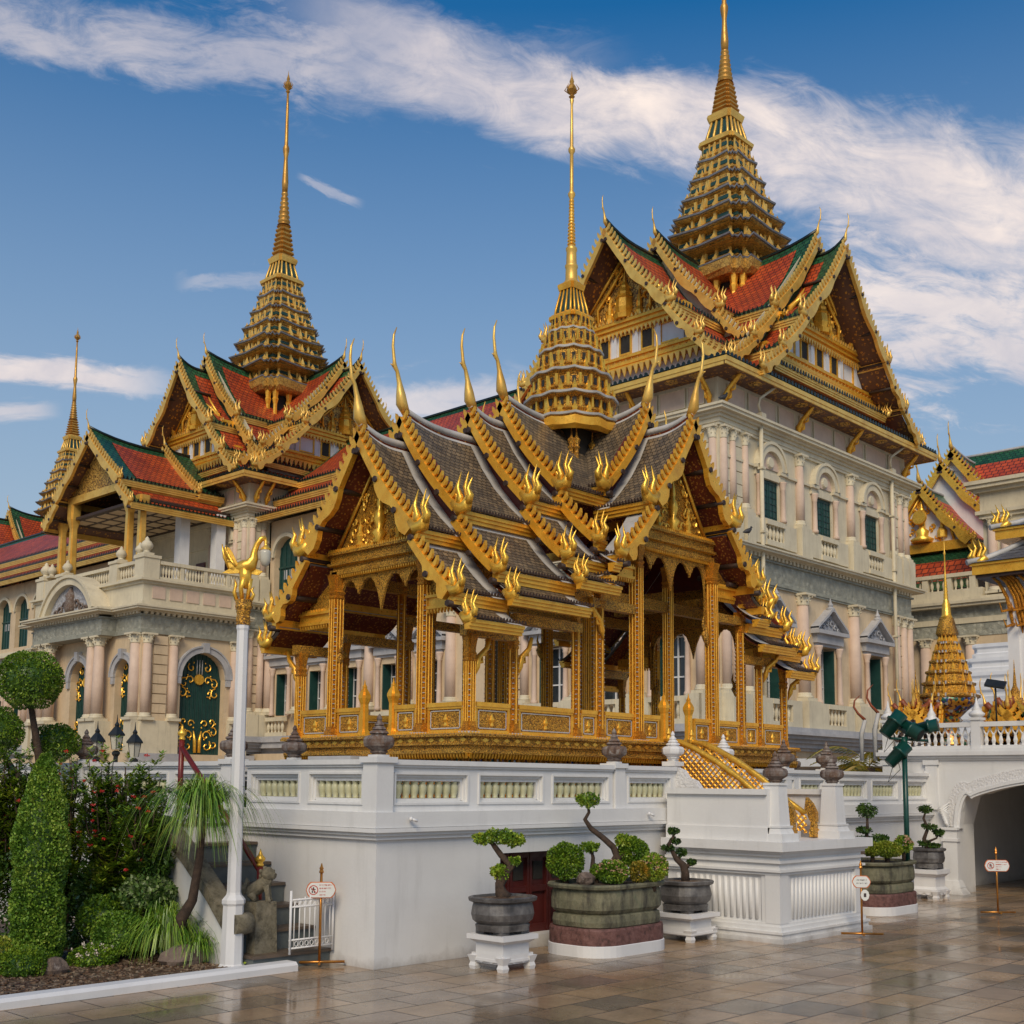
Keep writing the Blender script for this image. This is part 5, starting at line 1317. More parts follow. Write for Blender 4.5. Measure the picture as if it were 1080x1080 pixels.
# ---- central hall with the porch
ha = thing('palace_hall', (28.8, 45.0, 0), 'middle palace hall with a whole gold spire, behind the porch', 'palace')
ha['group'] = 'spired halls of the palace'
AX0, AX1, AY0, AY1 = 28.8, 41.5, 45.0, 56.6
shell(ha, AX0, AX1, AY0, AY1)
FAS = frame(AX0, AY0, 1, 0, 0, -1); FAW = frame(AX0, AY0, 0, 1, -1, 0)
face(ha, FAS, 1.38, [], [], [.25, .95], [], lower=True)
face(ha, FAW, AY1-AY0, [3.3], [2.2], [.25, 1.05], [], lower=False, upfill='red_door')
b = MB(T=FAW); b.box(0, 11.6, -.3, -.02, 4, 9.55); b.build('lower_wall', 'cream_wall', ha)
eave_skirt(ha, AX0, AX1, AY0, AY1)
crown(ha, 35.3, 50.8, [(7.65, 25.3), (5.9, 26.1)], [(6.9, 25.6), (5.35, 26.1)], [(7.65, 25.3), (5.9, 26.1)], [(6.9, 25.3), (5.3, 26.1)])
palace_spire(ha, 34.4, 50.6, -.6, 1.5)
# ---- porch
po = thing('palace_porch', (22.7, 44.7, 0), 'two-storey palace porch with arched green doors, a gold-columned balcony roof and white urns', 'porch')
QX0, QX1, QY0, QY1 = 22.7, 28.75, 44.7, 56.2
b = MB(); b.box(QX0+.7, QX1, QY0+.7, QY1-.3, 0, 11.2); b.build('core', 'dark_void', po)
FPS = frame(QX0, QY0, 1, 0, 0, -1); FPW = frame(QX0, QY0, 0, 1, -1, 0)
b = MB(); R_ = 1.28; cs = 3.5
wall_with_hole(b, FPS, 0, 6.05, 2.0, 8.75, [(cs-R_, cs+R_, 2.9, (lambda u: 6.75+sqrt(max(0, R_**2-((u-.5)*2*R_)**2))))], .5)
b.build('wall', 'cream_wall', po)
def arched_door(T, cs, R_, zs, z0, par, ornate=True):
    f_ = MB(T=T); arch_ring(f_, cs, zs, R_, R_+.28, 0, .14); arch_ring(f_, cs, zs, R_+.28, R_+.36, 0, .2); f_.box(cs-.16, cs+.16, 0, .3, zs+R_, zs+R_+.5)
    for sg in (-1, 1): f_.box(cs+sg*(R_+.15)-.13, cs+sg*(R_+.15)+.13, 0, .12, zs-.35, zs)
    fo = f_.build('door_surround', 'blue_grey_stone', par)
    d = MB(T=T); d.box(cs-R_, cs+R_, -.5, -.42, z0, zs); d.prism([(cs+R_*cos(pi*i/16), -.5, zs+R_*sin(pi*i/16)) for i in range(17)], (0, .08, 0)); do_ = d.build('door', 'green_shutter', par)
    g_ = MB(T=T); k = 12
    for i in range(k+1): s_ = cs-R_+2*R_*i/k; zt = zs+sqrt(max(0, R_**2-(s_-cs)**2)); g_.box(s_-.025, s_+.025, -.42, -.38, z0, zt)
    g_.build('door_bars', 'green_shutter', do_)
    if ornate:
        g_ = MB(T=T)
        g_.ring([[(cs+.28*cos(2*pi*i/16), -.37, zs-.05+.28*sin(2*pi*i/16)) for i in range(16)], [(cs+.26*cos(2*pi*i/16), -.30, zs-.05+.26*sin(2*pi*i/16)) for i in range(16)]])
        for sg in (-1, 1):
            for (cx_, cz_, r0, ph, dr) in ((.5, -.1, .26, 0, 1), (.85, -.25, .30, 2, -1), (.45, .55, .24, 1, -1), (.95, -.75, .3, 1.5, 1), (.6, -.75, .2, 4, 1), (.5, -2.9, .3, 0, 1), (.9, -2.7, .28, 2, -1), (.55, -3.4, .3, 1, -1), (.95, -3.3, .25, 3, 1), (.4, -2.3, .22, 3, -1), (.8, -2.2, .22, 5, 1)):
                g_.tube([(cs+sg*(cx_+r0*(1-j*.11)*cos(ph+dr*j*.8)), -.35, zs+cz_+r0*(1-j*.11)*sin(ph+dr*j*.8)) for j in range(8)], [.028, .034, .036, .034, .036, .03, .03, .055], 4)
                g_.ball((cs+sg*(cx_+r0*1.15*cos(ph+1)), -.35, zs+cz_+r0*1.15*sin(ph+1)), .05, n=5, m=3)
            g_.tube([(cs+sg*.12, -.35, z0+.1), (cs+sg*.14, -.35, z0+.7), (cs+sg*.22, -.35, z0+1.2)], [.1, .1, .03], 5)
        g_.build('gilt_scrolls', 'gold_leaf', do_)
        g_ = MB(T=T)
        for t in (-.15, 0, .15): g_.tube([(cs+t, -.34, zs+.2), (cs+t, -.34, zs+.95)], .03, 5)
        g_.build('silver_rods', 'ridge_white', do_)
arched_door(FPS, cs, R_, 6.75, 2.9, po)
b = MB()
hl = []
for c_, r_ in ((1.55, .85), (6.1, 1.0), (10.2, .85)): hl.append((c_-r_, c_+r_, 3.0, (lambda u, r_=r_: 6.7+sqrt(max(0, r_**2-((u-.5)*2*r_)**2)))))
wall_with_hole(b, FPW, 0, 11.5, 2.0, 8.75, hl, .5); b.build('wall', 'cream_wall', po)
for c_, r_ in ((1.55, .85), (6.1, 1.0), (10.2, .85)): arched_door(FPW, c_, r_, 6.7, 3.0, po)
for s_, n_ in ((.35, .1), (3.1, .55), (3.85, .55), (8.35, .55), (9.1, .55), (11.1, .1)): pcolumn(FPW, s_, n_, 4.5, 8.75, .28, po)
for s_ in (.3, 1.75, 5.3): pcolumn(FPS, s_, .05, 4.5, 8.75, .24, po)
for T_, s0, s1 in ((FPS, .65, 1.4), (FPS, 5.55, 6.0), (FPW, .6, .75)):
    q = MB(T=T_)
    for k in range(9): q.box(s0, s1, 0, .10, 4.4+k*.48, 4.4+k*.48+.43)
    q.build_parts('quoins', 'cream_wall', po)
q = MB(T=FPW)
for s0, s1 in ((-.05, .65), (2.6, 4.35), (7.85, 9.6), (10.9, 11.55)): q.box(s0, s1, .0, .85 if s1-s0 > 1 else .4, 2.9, 4.5)
q.build_parts('pedestal', 'pale_stone', po)
q = MB(T=FPS); q.box(0, 2.05, 0, .25, 2.9, 4.5); q.box(4.95, 6.05, 0, .25, 2.9, 4.5); q.build_parts('pedestal', 'pale_stone', po)
q = MB(T=FPS); q.box(-.4, 2.1, 0, .5, 1.6, 2.9); q.box(4.9, 6.4, 0, .5, 1.6, 2.9); q.build_parts('plinth', 'blue_grey_stone', po)
q = MB(); 
for nm, m_, lv in (('frieze', 'frieze_relief', [(.10, 8.95, 9.6)]), ('architrave', 'grey_stone', [(.14, 8.75, 8.95), (.16, 9.6, 9.68)]), ('cornice', 'pale_stone', [(.3, 9.8, 9.88), (.62, 9.88, 9.98), (.68, 9.98, 10.06), (.35, 10.06, 10.16)]), ('balcony_wall', 'pale_stone', [(.05, 10.16, 11.3), (.12, 10.16, 10.34), (.14, 11.2, 11.34), (.3, 11.34, 11.45)])):
    b = MB()
    for n_, z0, z1 in lv: b.box(QX0-n_, QX1-.02, QY0-n_, QY1+n_, z0, z1)
    if nm != 'balcony_wall':
        for n_, z0, z1 in lv: b.box(QX0-.75-n_, QX0-n_-.001, QY0+2.5-n_, QY0+9.7+n_, z0, z1)
    b.build(nm, m_, po)
b = MB()
for i in range(20): b.box(QX0+i*.3, QX0+i*.3+.15, QY0-.28, QY0-.1, 9.68, 9.8)
for i in range(38): b.box(QX0-.28-(.75 if 2.4 < i*.3 < 9.6 else 0), QX0-.1-(.75 if 2.4 < i*.3 < 9.6 else 0), QY0+i*.3, QY0+i*.3+.15, 9.68, 9.8)
b.build('dentils', 'pale_stone', po)
for i, s_ in enumerate([.35+j*.95 for j in range(6)]):
    q = MB(T=FPS); q.box(s_+.1, s_+.8, .05, .09, 10.5, 11.1); q.build('balcony_panel', 'pink_stone', po)
# segmental pediment
q = MB(T=FPW); arch_ring(q, 6.1, 8.9, 2.75, 3.1, .55, .95, 20, .42, pi-.42); arch_ring(q, 6.1, 8.9, 3.1, 3.25, .0, 1.05, 20, .42, pi-.42)
q.build('arched_pediment', 'pale_stone', po)
q = MB(T=FPW); q.prism([(6.1+2.8*cos(.42+(pi-.84)*i/14), .15, 8.9+2.8*sin(.42+(pi-.84)*i/14)) for i in range(15)], (0, .5, 0)); tp = q.build('tympanum', 'white_relief', po)
q = MB(T=FPW); q.lathe(6.1, .7, [(.25, 10.2), (.35, 10.5), (.25, 10.9), (.3, 11.1), (.12, 11.4), (.05, 11.55)], 10)
for sg in (-1, 1):
    for cx_, cz_, r0 in ((.6, 10.6, .28), (1.1, 10.4, .25), (1.6, 10.3, .18)): q.tube([(6.1+sg*(cx_+r0*(1-j*.1)*cos(j*.9)), .7, cz_+r0*(1-j*.1)*sin(j*.9)) for j in range(8)], .06, 5)
q.build('crest', 'weathered_stone', tp)
# balcony balustrade and urns
def urn(x, y, z, s, par):
    b = MB(); b.cbox(x, y, .62*s, .62*s, z, z+.15*s); b.lathe(x, y, [(.3*s, z+.15*s), (.18*s, z+.22*s), (.2*s, z+.3*s), (.34*s, z+.45*s), (.36*s, z+.6*s), (.25*s, z+.8*s), (.12*s, z+.9*s), (.13*s, z+.97*s), (.03*s, z+1.1*s)], 12); b.build('urn', 'pale_stone', par)
for s0, s1 in ((.85, 5.9),):
    q = MB(T=FPS); q.box(s0, s1, -.28, 0, 11.45, 11.62); q.box(s0, s1, -.3, .02, 12.25, 12.42); qo = q.build('balustrade', 'pale_stone', po)
    for i in range(30):
        s_ = s0+(s1-s0)*(i+.5)/30
        q = MB(T=FPS)
        if i % 8 == 7: q.box(s_-.1, s_+.1, -.26, -.02, 11.62, 12.25)
        else: q.lathe(s_, -.14, [(r*1.6, 11.62+hh/.22*.63) for r, hh in BALP], 7)
        q.build('baluster', 'pale_stone', qo)
q = MB(T=FPW)
q.box(.85, 2.6, -.28, 0, 11.45, 11.62); q.box(.85, 2.6, -.3, .02, 12.25, 12.42); q.box(3.4, 8.4, -.28, 0, 11.45, 11.62); q.box(3.4, 8.4, -.3, .02, 12.25, 12.42); q.box(9.2, 10.7, -.3, .02, 11.45, 12.42)
qo = q.build('balustrade', 'pale_stone', po)
for i in range(7): q = MB(T=FPW); q.lathe(.98+i*.25, -.14, [(r*1.6, 11.62+hh/.22*.63) for r, hh in BALP], 7); q.build('baluster', 'pale_stone', qo)
for i in range(20): q = MB(T=FPW); q.lathe(3.5+i*.25, -.14, [(r*1.6, 11.62+hh/.22*.63) for r, hh in BALP], 7); q.build('baluster', 'pale_stone', qo)
for s_, w_ in ((.4, .9), (3.0, .8), (8.8, .8), (11.1, .9)):
    q = MB(T=FPW); q.box(s_-w_/2, s_+w_/2, -.8, .06, 11.45, 12.5); q.box(s_-w_/2-.05, s_+w_/2+.05, -.85, .12, 12.5, 12.64); q.build('balcony_pier', 'pale_stone', po)
for x, y, s_ in ((QX0+.25, QY0+.3, 1.15), (QX0+.25, QY0+.95, .9), (QX0+.35, QY0+3.0, 1.0), (QX0+.35, QY0+8.8, 1.0), (QX0+.25, QY0+11.1, 1.15), (QX0+.25, QY0+10.4, .95)): urn(x, y, 12.64, s_*.75, po)
# porch roof on gilded columns
PCX, PCY = 28.6, 50.8
Mp = lambda a, b, z: Vector((PCX-a, PCY+b, z))
PSTR = dict(BST); PSTR['sag'] = [.12, .05, .05]; PSTR['inset'] = (.8, .4); PSTR['bw'] = [.34, .3, .3]; PSTR['fs'] = [1.0, .9, .8]; PSTR['wave'] = .08; PSTR['brd'] = [(1.0, .5, .55, .45), (.5, .3, .2, .25)]; PSTR['cs'] = 1.15
roof_arm(po, Mp, [(6.1, 20.0)], [(0, -.25, 3.55, -3.15), (3.35, -3.45, 4.75, -4.55)], PSTR)
roof_arm(po, Mp, [(1.6, 20.1)], [(0, -.25, 3.7, -3.2)], PSTR)
b = MB(); b.prism([Mp(5.3, -3.3, 17.0), Mp(5.3, 3.3, 17.0), Mp(5.3, 0, 19.5)], (.1, 0, 0)); b.build('pediment', 'gold_carved_far', po)
b = MB(); b.box(PCX-5.4, PCX-5.15, PCY-3.4, PCY+3.4, 16.6, 17.0); b.box(PCX-5.35, PCX, PCY-3.45, PCY-3.2, 16.45, 16.8); b.box(PCX-5.35, PCX, PCY+3.2, PCY+3.45, 16.45, 16.8); b.build('porch_beam', 'gold_pale', po)
b = MB(); b.box(PCX-5.2, PCX, PCY-4.4, PCY+4.4, 15.75, 15.9); b.build('ceiling', 'old_wood', po)
for i in range(5):
    for j in range(6):
        b = MB(); b.box(PCX-4.9+i*.95, PCX-4.9+i*.95+.7, PCY-3.9+j*1.3, PCY-3.9+j*1.3+.95, 15.72, 15.75); b.build('ceiling_coffer', 'cream_wall', po)
for xx, ys in ((PCX-5.15, (-3.05, -.95 if False else 3.05)), (PCX-5.15, (-4.3, 4.3))):
    for yy in ys:
        b = MB(); b.ring([[(xx+a*r, PCY+yy+c*r, z) for a, c in redent(1, .16)] for r, z in ((.3, 11.5), (.3, 11.8), (.2, 11.9), (.17, 15.3), (.3, 15.8), (.3, 16.0 if abs(yy) > 4 else 16.6))]); b.build('porch_column', 'gold_pale', po)
for xx, yy in ((28.0, 46.6), (25.9+.3, 47.2), (28.0, 55), ):
    b = MB(); b.cbox(xx, yy, .55, .55, 11.45, 15.75); b.build('white_pillar', 'white_paint', po)
b = MB(T=FAW); b.box(3.6, 9, 0, .04, 11.5, 15.7); b.build('inner_wall', 'pale_stone', po)
for s_ in (4.4, 6.2, 8): b = MB(T=FAW); b.box(s_-.45, s_+.45, .04, .1, 11.6, 13.6); b.build('inner_door', 'red_door', po)
# ---- linking galleries
def gallery(label, y0, y1, x0=30.2, n=6):
    gr = thing('palace_gallery', (x0, y0, 0), label, 'gallery', 'galleries linking the palace halls')
    T = frame(x0, y0, 0, 1, -1, 0); L = y1-y0
    b = MB(); b.box(x0+.7, x0+10, y0+.02, y1-.02, 0, 15.4); b.build('core', 'dark_void', gr)
    ws = [L-1.4-2.85*i for i in range(n) if L-1.4-2.85*i > 1.2]
    b = MB(); wall_with_hole(b, T, 0, L, 4.0, 9.6, [(s_-.55, s_+.55, 5.0, 7.2) for s_ in ws], .6); b.build('lower_wall', 'cream_wall', gr)
    for s_ in ws: lower_window(T, s_, gr, .55)
    for s_ in [w_+1.42 for w_ in ws]+[ws[-1]-1.42]: pcolumn(T, min(s_, L-.3), .08, 5.05, 9.55, .26, gr)
    r_ = 1.02
    b = MB(); wall_with_hole(b, T, 0, L, 10.6, 15.5, [(s_-r_, s_+r_, 10.9, (lambda u: 13.5+sqrt(max(0, r_**2-((u-.5)*2*r_)**2)))) for s_ in ws], .4); b.build('upper_wall', 'cream_wall', gr)
    for s_ in ws:
        q = MB(T=T); arch_ring(q, s_, 13.5, r_, r_+.2, 0, .12); fo = q.build('window_surround', 'pale_stone', gr)
        q = MB(T=T); q.box(s_-r_, s_+r_, -.4, -.34, 10.9, 13.5); q.prism([(s_+r_*cos(pi*i/14), -.4, 13.5+r_*sin(pi*i/14)) for i in range(15)], (0, .06, 0)); wo = q.build('window', 'green_shutter', gr)
        q = MB(T=T); q.box(s_-r_, s_+r_, -.34, -.28, 12.9, 13.0)
        for k in range(5): q.box(s_-.85+k*.42, s_-.8+k*.42, -.34, -.29, 10.9, 14.1)
        q.build('glazing_bar', 'green_shutter', wo)
        q = MB(T=T)
        for k in range(3): q.box(s_-.62+k*.46, s_-.36+k*.46, -.335, -.31, 12.3, 12.8)
        q.build('window_pane', 'blue_grey_stone', wo)
    for nm, m_, lv in (('plinth_ledge', 'blue_grey_stone', [(.35, 3.0, 3.3), (.7, 3.3, 3.6), (.8, 3.6, 3.9)]), ('frieze', 'frieze_relief', [(.06, 9.7, 10.2)]), ('cornice', 'pale_stone', [(.12, 9.55, 9.7), (.4, 10.2, 10.4), (.15, 10.4, 10.6)])):
        b = MB(T=T)
        for n_, z0, z1 in lv: b.box(.03, L-.03, -.3, n_, z0, z1)
        b.build(nm, m_, gr)
    for s_ in ws: pal_baluster_run(T, s_-.75, s_+.75, .34, 3.9, 4.9, gr, 5)
    q = MB(T=T); q.box(0, L, .55, .95, 2.0, 3.0); q.box(0, L, -.02, .05, 0, 4); q.build('basement', 'cream_wall', gr)
    # three stepped roofs
    Mg = lambda a, b_, z: Vector((35.2+b_, y0+a, z))
    gst = dict(BST); gst['bw'] = [0, 0, 0]; gst['sag'] = [.1, .03, .03]; gst['over'] = 0; gst['a_end'] = 0; gst['lift'] = 0; gst['inset'] = (.2, .2); gst['brd'] = [(.3, .3, .6, .45), (.1, .1, .12, .2), (.1, .1, .12, .2)]
    gst['bare'] = True
    roof_arm(gr, Mg, [(L, 21.0)], [(0, 0, 4.0, -3.3), (3.85, -3.5, 4.9, -4.35), (4.75, -4.6, 6.0, -5.4)], gst)
    return gr
gallery('palace gallery seen between the columns of the golden pavilion, with pedimented windows', 28.1, 44.9)
gallery('palace gallery left of the porch under red tiled stepped roofs', 56.7, 93.3, n=12)
# ================================================================ RIGHT SIDE
gate = thing('gatehouse_terrace', (11.05, .35, 0), 'white upper terrace with a cusped archway and lacy white balustrade at the right edge', 'gate')
FG = frame(11.05, .35, 0, -1, -1, 0)
def cusp(u):
    x = 1-abs(u-.5)*2
    if x < .115: return 1.03+.47*sin(min(1, x/.115)*pi/2)**.6
    if x < .16: return 1.50-.05*((x-.115)/.045)
    if x < .22: return 1.45+.05*((x-.16)/.06)**.6
    return 1.50+.20*sin(min(1, (x-.22)/.78)*pi/2)**.9
def bulge(u):
    return cusp(u)
b = MB(); wall_with_hole(b, FG, -.35, 10.3, 0, 2.0, [(.81, 3.6, 0, cusp)], .55); b.build('wall', 'terrace_white', gate)
b = MB(T=FG)
def arch_band(mb, o0, o1, n0, n1):
    N = 110; pts = []
    for i in range(N+1):
        u = i/N; pts.append((.81+2.79*u, cusp(u)))
    P0 = [(.81, .98)]+pts+[(3.6, .98)]
    outp = []
    for i, p in enumerate(P0):
        a = P0[max(0, i-4)]; c = P0[min(len(P0)-1, i+4)]; d = Vector((c[0]-a[0], c[1]-a[1])); d = d.normalized() if d.length > 0 else Vector((0, 1)); nn = Vector((-d.y, d.x))
        outp.append(((p[0]+nn.x*o0, p[1]+nn.y*o0), (p[0]+nn.x*o1, p[1]+nn.y*o1)))
    for (a, c), (d, e) in zip(outp, outp[1:]):
        mb.ring([[(a[0], n0, a[1]), (c[0], n0, c[1]), (c[0], n1, c[1]), (a[0], n1, a[1])], [(d[0], n0, d[1]), (e[0], n0, e[1]), (e[0], n1, e[1]), (d[0], n1, d[1])]], caps=False)
arch_band(b, -.035, .0, -.1, .05); arch_band(b, .0, .05, 0, .07); ab = b.build('arch_moulding', 'terrace_white', gate)
b = MB(T=FG); arch_band(b, .05, .20, 0, .03); b.build('arch_carving', 'white_carving', ab)
for s_ in (.70, 3.71):
    b = MB(T=FG); b.box(s_-.11, s_+.11, 0, .08, .20, .78); b.box(s_-.13, s_+.13, 0, .10, .78, .82); b.box(s_-.11, s_+.11, 0, .08, .82, .95); b.box(s_-.13, s_+.13, 0, .11, .95, .99); b.taper(s_, .03, .44, .26, .3, .2, 0, .10) ; b.taper(s_, .03, .32, .2, .25, .15, .10, .20); b.build('arch_pilaster', 'terrace_white', gate)
    b = MB(T=FG); sg = -1 if s_ < 1 else 1
    for k in range(7): b.tube([(s_+sg*(.02+.0*k), .06, 1.0+.03*k), (s_+sg*(.05+.015*k), .08, 1.06+.035*k), (s_+sg*(.07-.012*k), .05, 1.12+.04*k)], [.03, .035, .005], 5)
    b.build('leaf_corbel', 'terrace_white', gate)
# passage behind the arch
b = MB(); b.box(11.6, 16.5, .0, .30, 0, 1.95); b.box(11.6, 16.5, -3.6, -3.3, 0, 1.95); b.box(16.5, 16.8, -3.6, .3, 0, 1.95); b.build('passage_wall', 'terrace_white', gate)
b = MB(); b.box(11.62, 16.8, -3.6, .3, 1.9, 1.96); b.build('passage_ceiling', 'terrace_white', gate)
b = MB(); b.box(16.35, 16.5, -1.4, -.9, .0, 1.9); b.build('passage_pier', 'terrace_white', gate)
b = MB()
for n_, z0, z1 in ((.03, 2.0, 2.03), (.06, 2.03, 2.07), (.10, 2.07, 2.13), (.07, 2.13, 2.17)): b.box(11.05-n_, 30, -10, .70+n_, z0, z1); b.box(16.0, 30, .70+n_, 8, z0, z1)
b.build('moulding', 'terrace_white', gate)
for s_ in (-.28, .42):
    b = MB(T=FG); b.box(s_-.09, s_+.09, 0, .04, 1.25, 2.0); b.box(s_-.12, s_+.12, 0, .06, 1.93, 2.0); b.build('pilaster', 'terrace_white', gate)
# balustrade of the upper terrace with interlaced tops
posts = [-.30, 1.12, 3.1, 5.1]
b = MB(T=FG); b.box(-.3, 6, -.12, 0, 2.17, 2.22); b.box(-.3, 6, -.13, .01, 2.50, 2.57); bo = b.build('balustrade_rail', 'terrace_white', gate)
for (a, c) in zip(posts, posts[1:]):
    k = int((c-a)/.115)
    for i in range(k):
        s_ = a+.08+(c-a-.16)*(i+.5)/k; b = MB(T=FG)
        b.lathe(s_, -.06, [(.028, 2.22), (.02, 2.24), (.034, 2.29), (.018, 2.36), (.024, 2.39)], 6)
        for sg in (1, -1): b.tube([(s_, -.06, 2.38), (s_+sg*.03, -.06, 2.42), (s_+sg*.055, -.06, 2.50)], .012, 4)
        b.build('baluster', 'terrace_white', bo)
for s_ in posts:
    b = MB(T=FG); b.box(s_-.07, s_+.07, -.14, .02, 2.17, 2.6); b.box(s_-.09, s_+.09, -.16, .04, 2.6, 2.64); o = b.build('post', 'terrace_white', gate)
    b = MB(); p = FG(s_, -.06, 0); b.lathe(p.x, p.y, [(.07, 2.64), (.11, 2.67), (.12, 2.70), (.07, 2.74), (.06, 2.75), (.07, 2.765), (.04, 2.80), (.042, 2.81), (.02, 2.87), (.005, 2.95)], 10); b.build('finial', 'terrace_white', o)
b = MB(); p = FG(.35, -.2, 0)
for s_ in (.35,): b.lathe(p.x, p.y, [(.07, 2.5), (.11, 2.6), (.12, 2.64), (.06, 2.69), (.07, 2.71), (.03, 2.78), (.005, 2.9)], 10)
b.build('finial', 'terrace_white', gate)
sc2 = MB(T=FG); sc2.ball((.32, .03, 1.82), .018, n=6, m=4); sc2.tube([(.32, .0, 1.84), (.32, .05, 1.80)], .012, 6); sc2.build('security_camera', 'white_paint', gate)
# jewelled stupa model
st = thing('stupa_model', (12.0, .05, 2.17), 'jewelled bell-shaped stupa model with stacked golden rings and a slender spire', 'shrine')
b = MB(); sx, sy_ = 12.05, .05
b.lathe(sx, sy_, [(.30, 2.17), (.3, 2.3), (.12, 2.45), (.14, 2.6), (.2, 2.66), (.16, 2.7), (.26, 2.80), (.40, 2.92), (.44, 3.0), (.40, 3.02)], 20); b.build('bowl', 'glass_mosaic', st)
z = 3.0; r = .40
for k in range(6):
    h = .20-.012*k; r1 = r-.052
    b = MB(); b.lathe(sx, sy_, [(r*.9, z), (r*1.06, z+h*.15), (r*1.06, z+h*.35), (r*.86, z+h*.5), (r*.84, z+h*.8), (r1, z+h)], 20, shape=[(p[0]*.92, p[1]*.92) for p in redent(1, .1)]); o = b.build('ring_tier', 'gold_carved', st)
    b = MB()
    for i in range(22): a = i*2*pi/22; b.cbox(sx+r*1.0*cos(a), sy_+r*1.0*sin(a), .022, .022, z+h*.15, z+h*.42)
    b.build('white_tesserae', 'ridge_white', o)
    b = MB()
    for i in range(14): a = (i+.5)*2*pi/14; b.lathe(sx+r*.95*cos(a), sy_+r*.95*sin(a), [(.028, z+h*.4), (.03, z+h*.55), (.004, z+h*1.15)], 5)
    b.build('antefix', 'gold', o)
    z += h; r = r1
b = MB(); b.lathe(sx, sy_, [(.13, z), (.16, z+.05), (.10, z+.30), (.09, z+.32)], 12, shape=[(p[0]*.9, p[1]*.9) for p in redent(1, .1)]); b.build('bell', 'gold_carved', st)
b = MB(); b.lathe(sx, sy_, [(.10, z+.30), (.075, z+.36), (.06, z+.55), (.045, z+.57)]+[q for i in range(9) for q in ((.044-.003*i, z+.6+i*.05), (.030-.0022*i, z+.625+i*.05))]+[(.012, z+1.1), (.01, z+1.35), (.022, z+1.38), (.008, z+1.42), (.002, z+1.75)], 10); b.build('needle', 'gold_leaf', st)
# white stepped shrine base behind
ws = thing('stepped_shrine', (20.4, 2.4, 2.17), 'white stepped shrine behind the jewelled stupa', 'shrine')
for k in range(8):
    b = MB(); w_ = 1.9-.17*k; z0 = 2.17+.33*k; b.ring([[(20.4+a*r*w_*.7, 2.4+c*r*w_*.7, z) for a, c in redent(1, .12)] for r, z in ((1, z0), (1.02, z0+.10), (.93, z0+.13), (.93, z0+.21), (1.0, z0+.25), (1.0, z0+.33))]); b.build('step_tier', 'white_paint', ws)
# small gilded shrine roofs
def mini_shrine(x, y, z, s, label, roofm, hornm, rot=0):
    t = thing('spirit_shrine', (x, y, z), label, 'shrine')
    ca, sa = cos(rot), sin(rot)
    st_ = dict(PST); k = s
    for key in ('over', 'th', 'lift', 'fw', 'drip', 'bo', 'wave', 'teeth', 'tl', 'cs', 'rw', 'purl'): st_[key] = PST[key]*k*1.6
    st_['cs'] = .42*s*1.6; st_['fs'] = [.34*k*1.6, .3*k, 0]; st_['backing'] = None; st_['sag'] = [.03*k]*3; st_['bw'] = [.10*k*1.6, 0, 0]; st_['fh'] = [.05*k]*3; st_['brd'] = [(0, 0, .05*k, 0)]*3; st_['inset'] = (.2*k, .1*k)
    st_['m_field'] = roofm; st_['m_border'] = roofm; st_['m_ridge'] = hornm; st_['last_flame'] = None; st_['bareP'] = True
    for i in range(4):
        c2, s2 = cos(rot+i*pi/2), sin(rot+i*pi/2)
        M = lambda a, b_, z_, c2=c2, s2=s2: Vector((x+c2*a-s2*b_, y+s2*a+c2*b_, z_))
        roof_arm(t, M, [(.62*k, z+1.02*k), (.40*k, z+1.12*k)], [(0, -.05*k, .42*k, -.55*k)], st_)
        p = MB(); p.prism([M(.5*k, -.34*k, z+.5*k), M(.5*k, .34*k, z+.5*k), M(.5*k, 0, z+.93*k)], M(-.02, 0, 0)-M(0, 0, 0)); p.build('pediment', 'gold_carved', t)
    b = MB()
    for sx_, sy2 in ((1, 1), (1, -1), (-1, 1), (-1, -1)): b.cbox(x+sx_*.3*k, y+sy2*.3*k, .06*k, .06*k, z, z+.55*k)
    b.build('posts', 'gold', t)
    b = MB(); b.lathe(x, y, [(.16*k, z+.95*k), (.2*k, z+1.1*k), (.14*k, z+1.16*k), (.16*k, z+1.25*k), (.09*k, z+1.32*k), (.10*k, z+1.42*k), (.04*k, z+1.55*k), (.02*k, z+1.8*k), (.002, z+2.1*k)], 10); b.build('crown', 'gold_carved', t)
    return t
mini_shrine(11.55, .38, 2.17, .62, 'ornate golden shrine roof with rust-red horns behind the dark green spotlights', 'gold_carved', 'rust_tip', .3)
mini_shrine(12.0, -1.02, 2.0, .75, 'small green-roofed shrine with rust-red horns beside the white tower', 'tile_green', 'rust_tip', .1)
t = thing('curved_horn_cluster', (11.0, .9, 2.0), 'pair of white and rust-red curved roof horns rising left of the golden shrine', 'roof ornament')
for i, (x, y, z, h) in enumerate(((10.98, 1.05, 2.0, 1.05), (11.02, .84, 2.0, 1.22))):
    b = MB(); b.tube([(x, y, z), (x-.0, y-.0, z+h*.4), (x+.04, y-.05, z+h*.62)], [.03, .04, .03], 6); o = b.build('gable_board', 'ridge_white', t)
    b = MB(); b.tube([(x+.04, y-.05, z+h*.62), (x-.02, y+.04, z+h*.72), (x-.06, y+.09, z+h*.82), (x-.03, y+.09, z+h*.92), (x+.02, y+.02, z+h)], [.026, .02, .017, .014, .004], 6); b.build('horn', 'rust_tip', t)
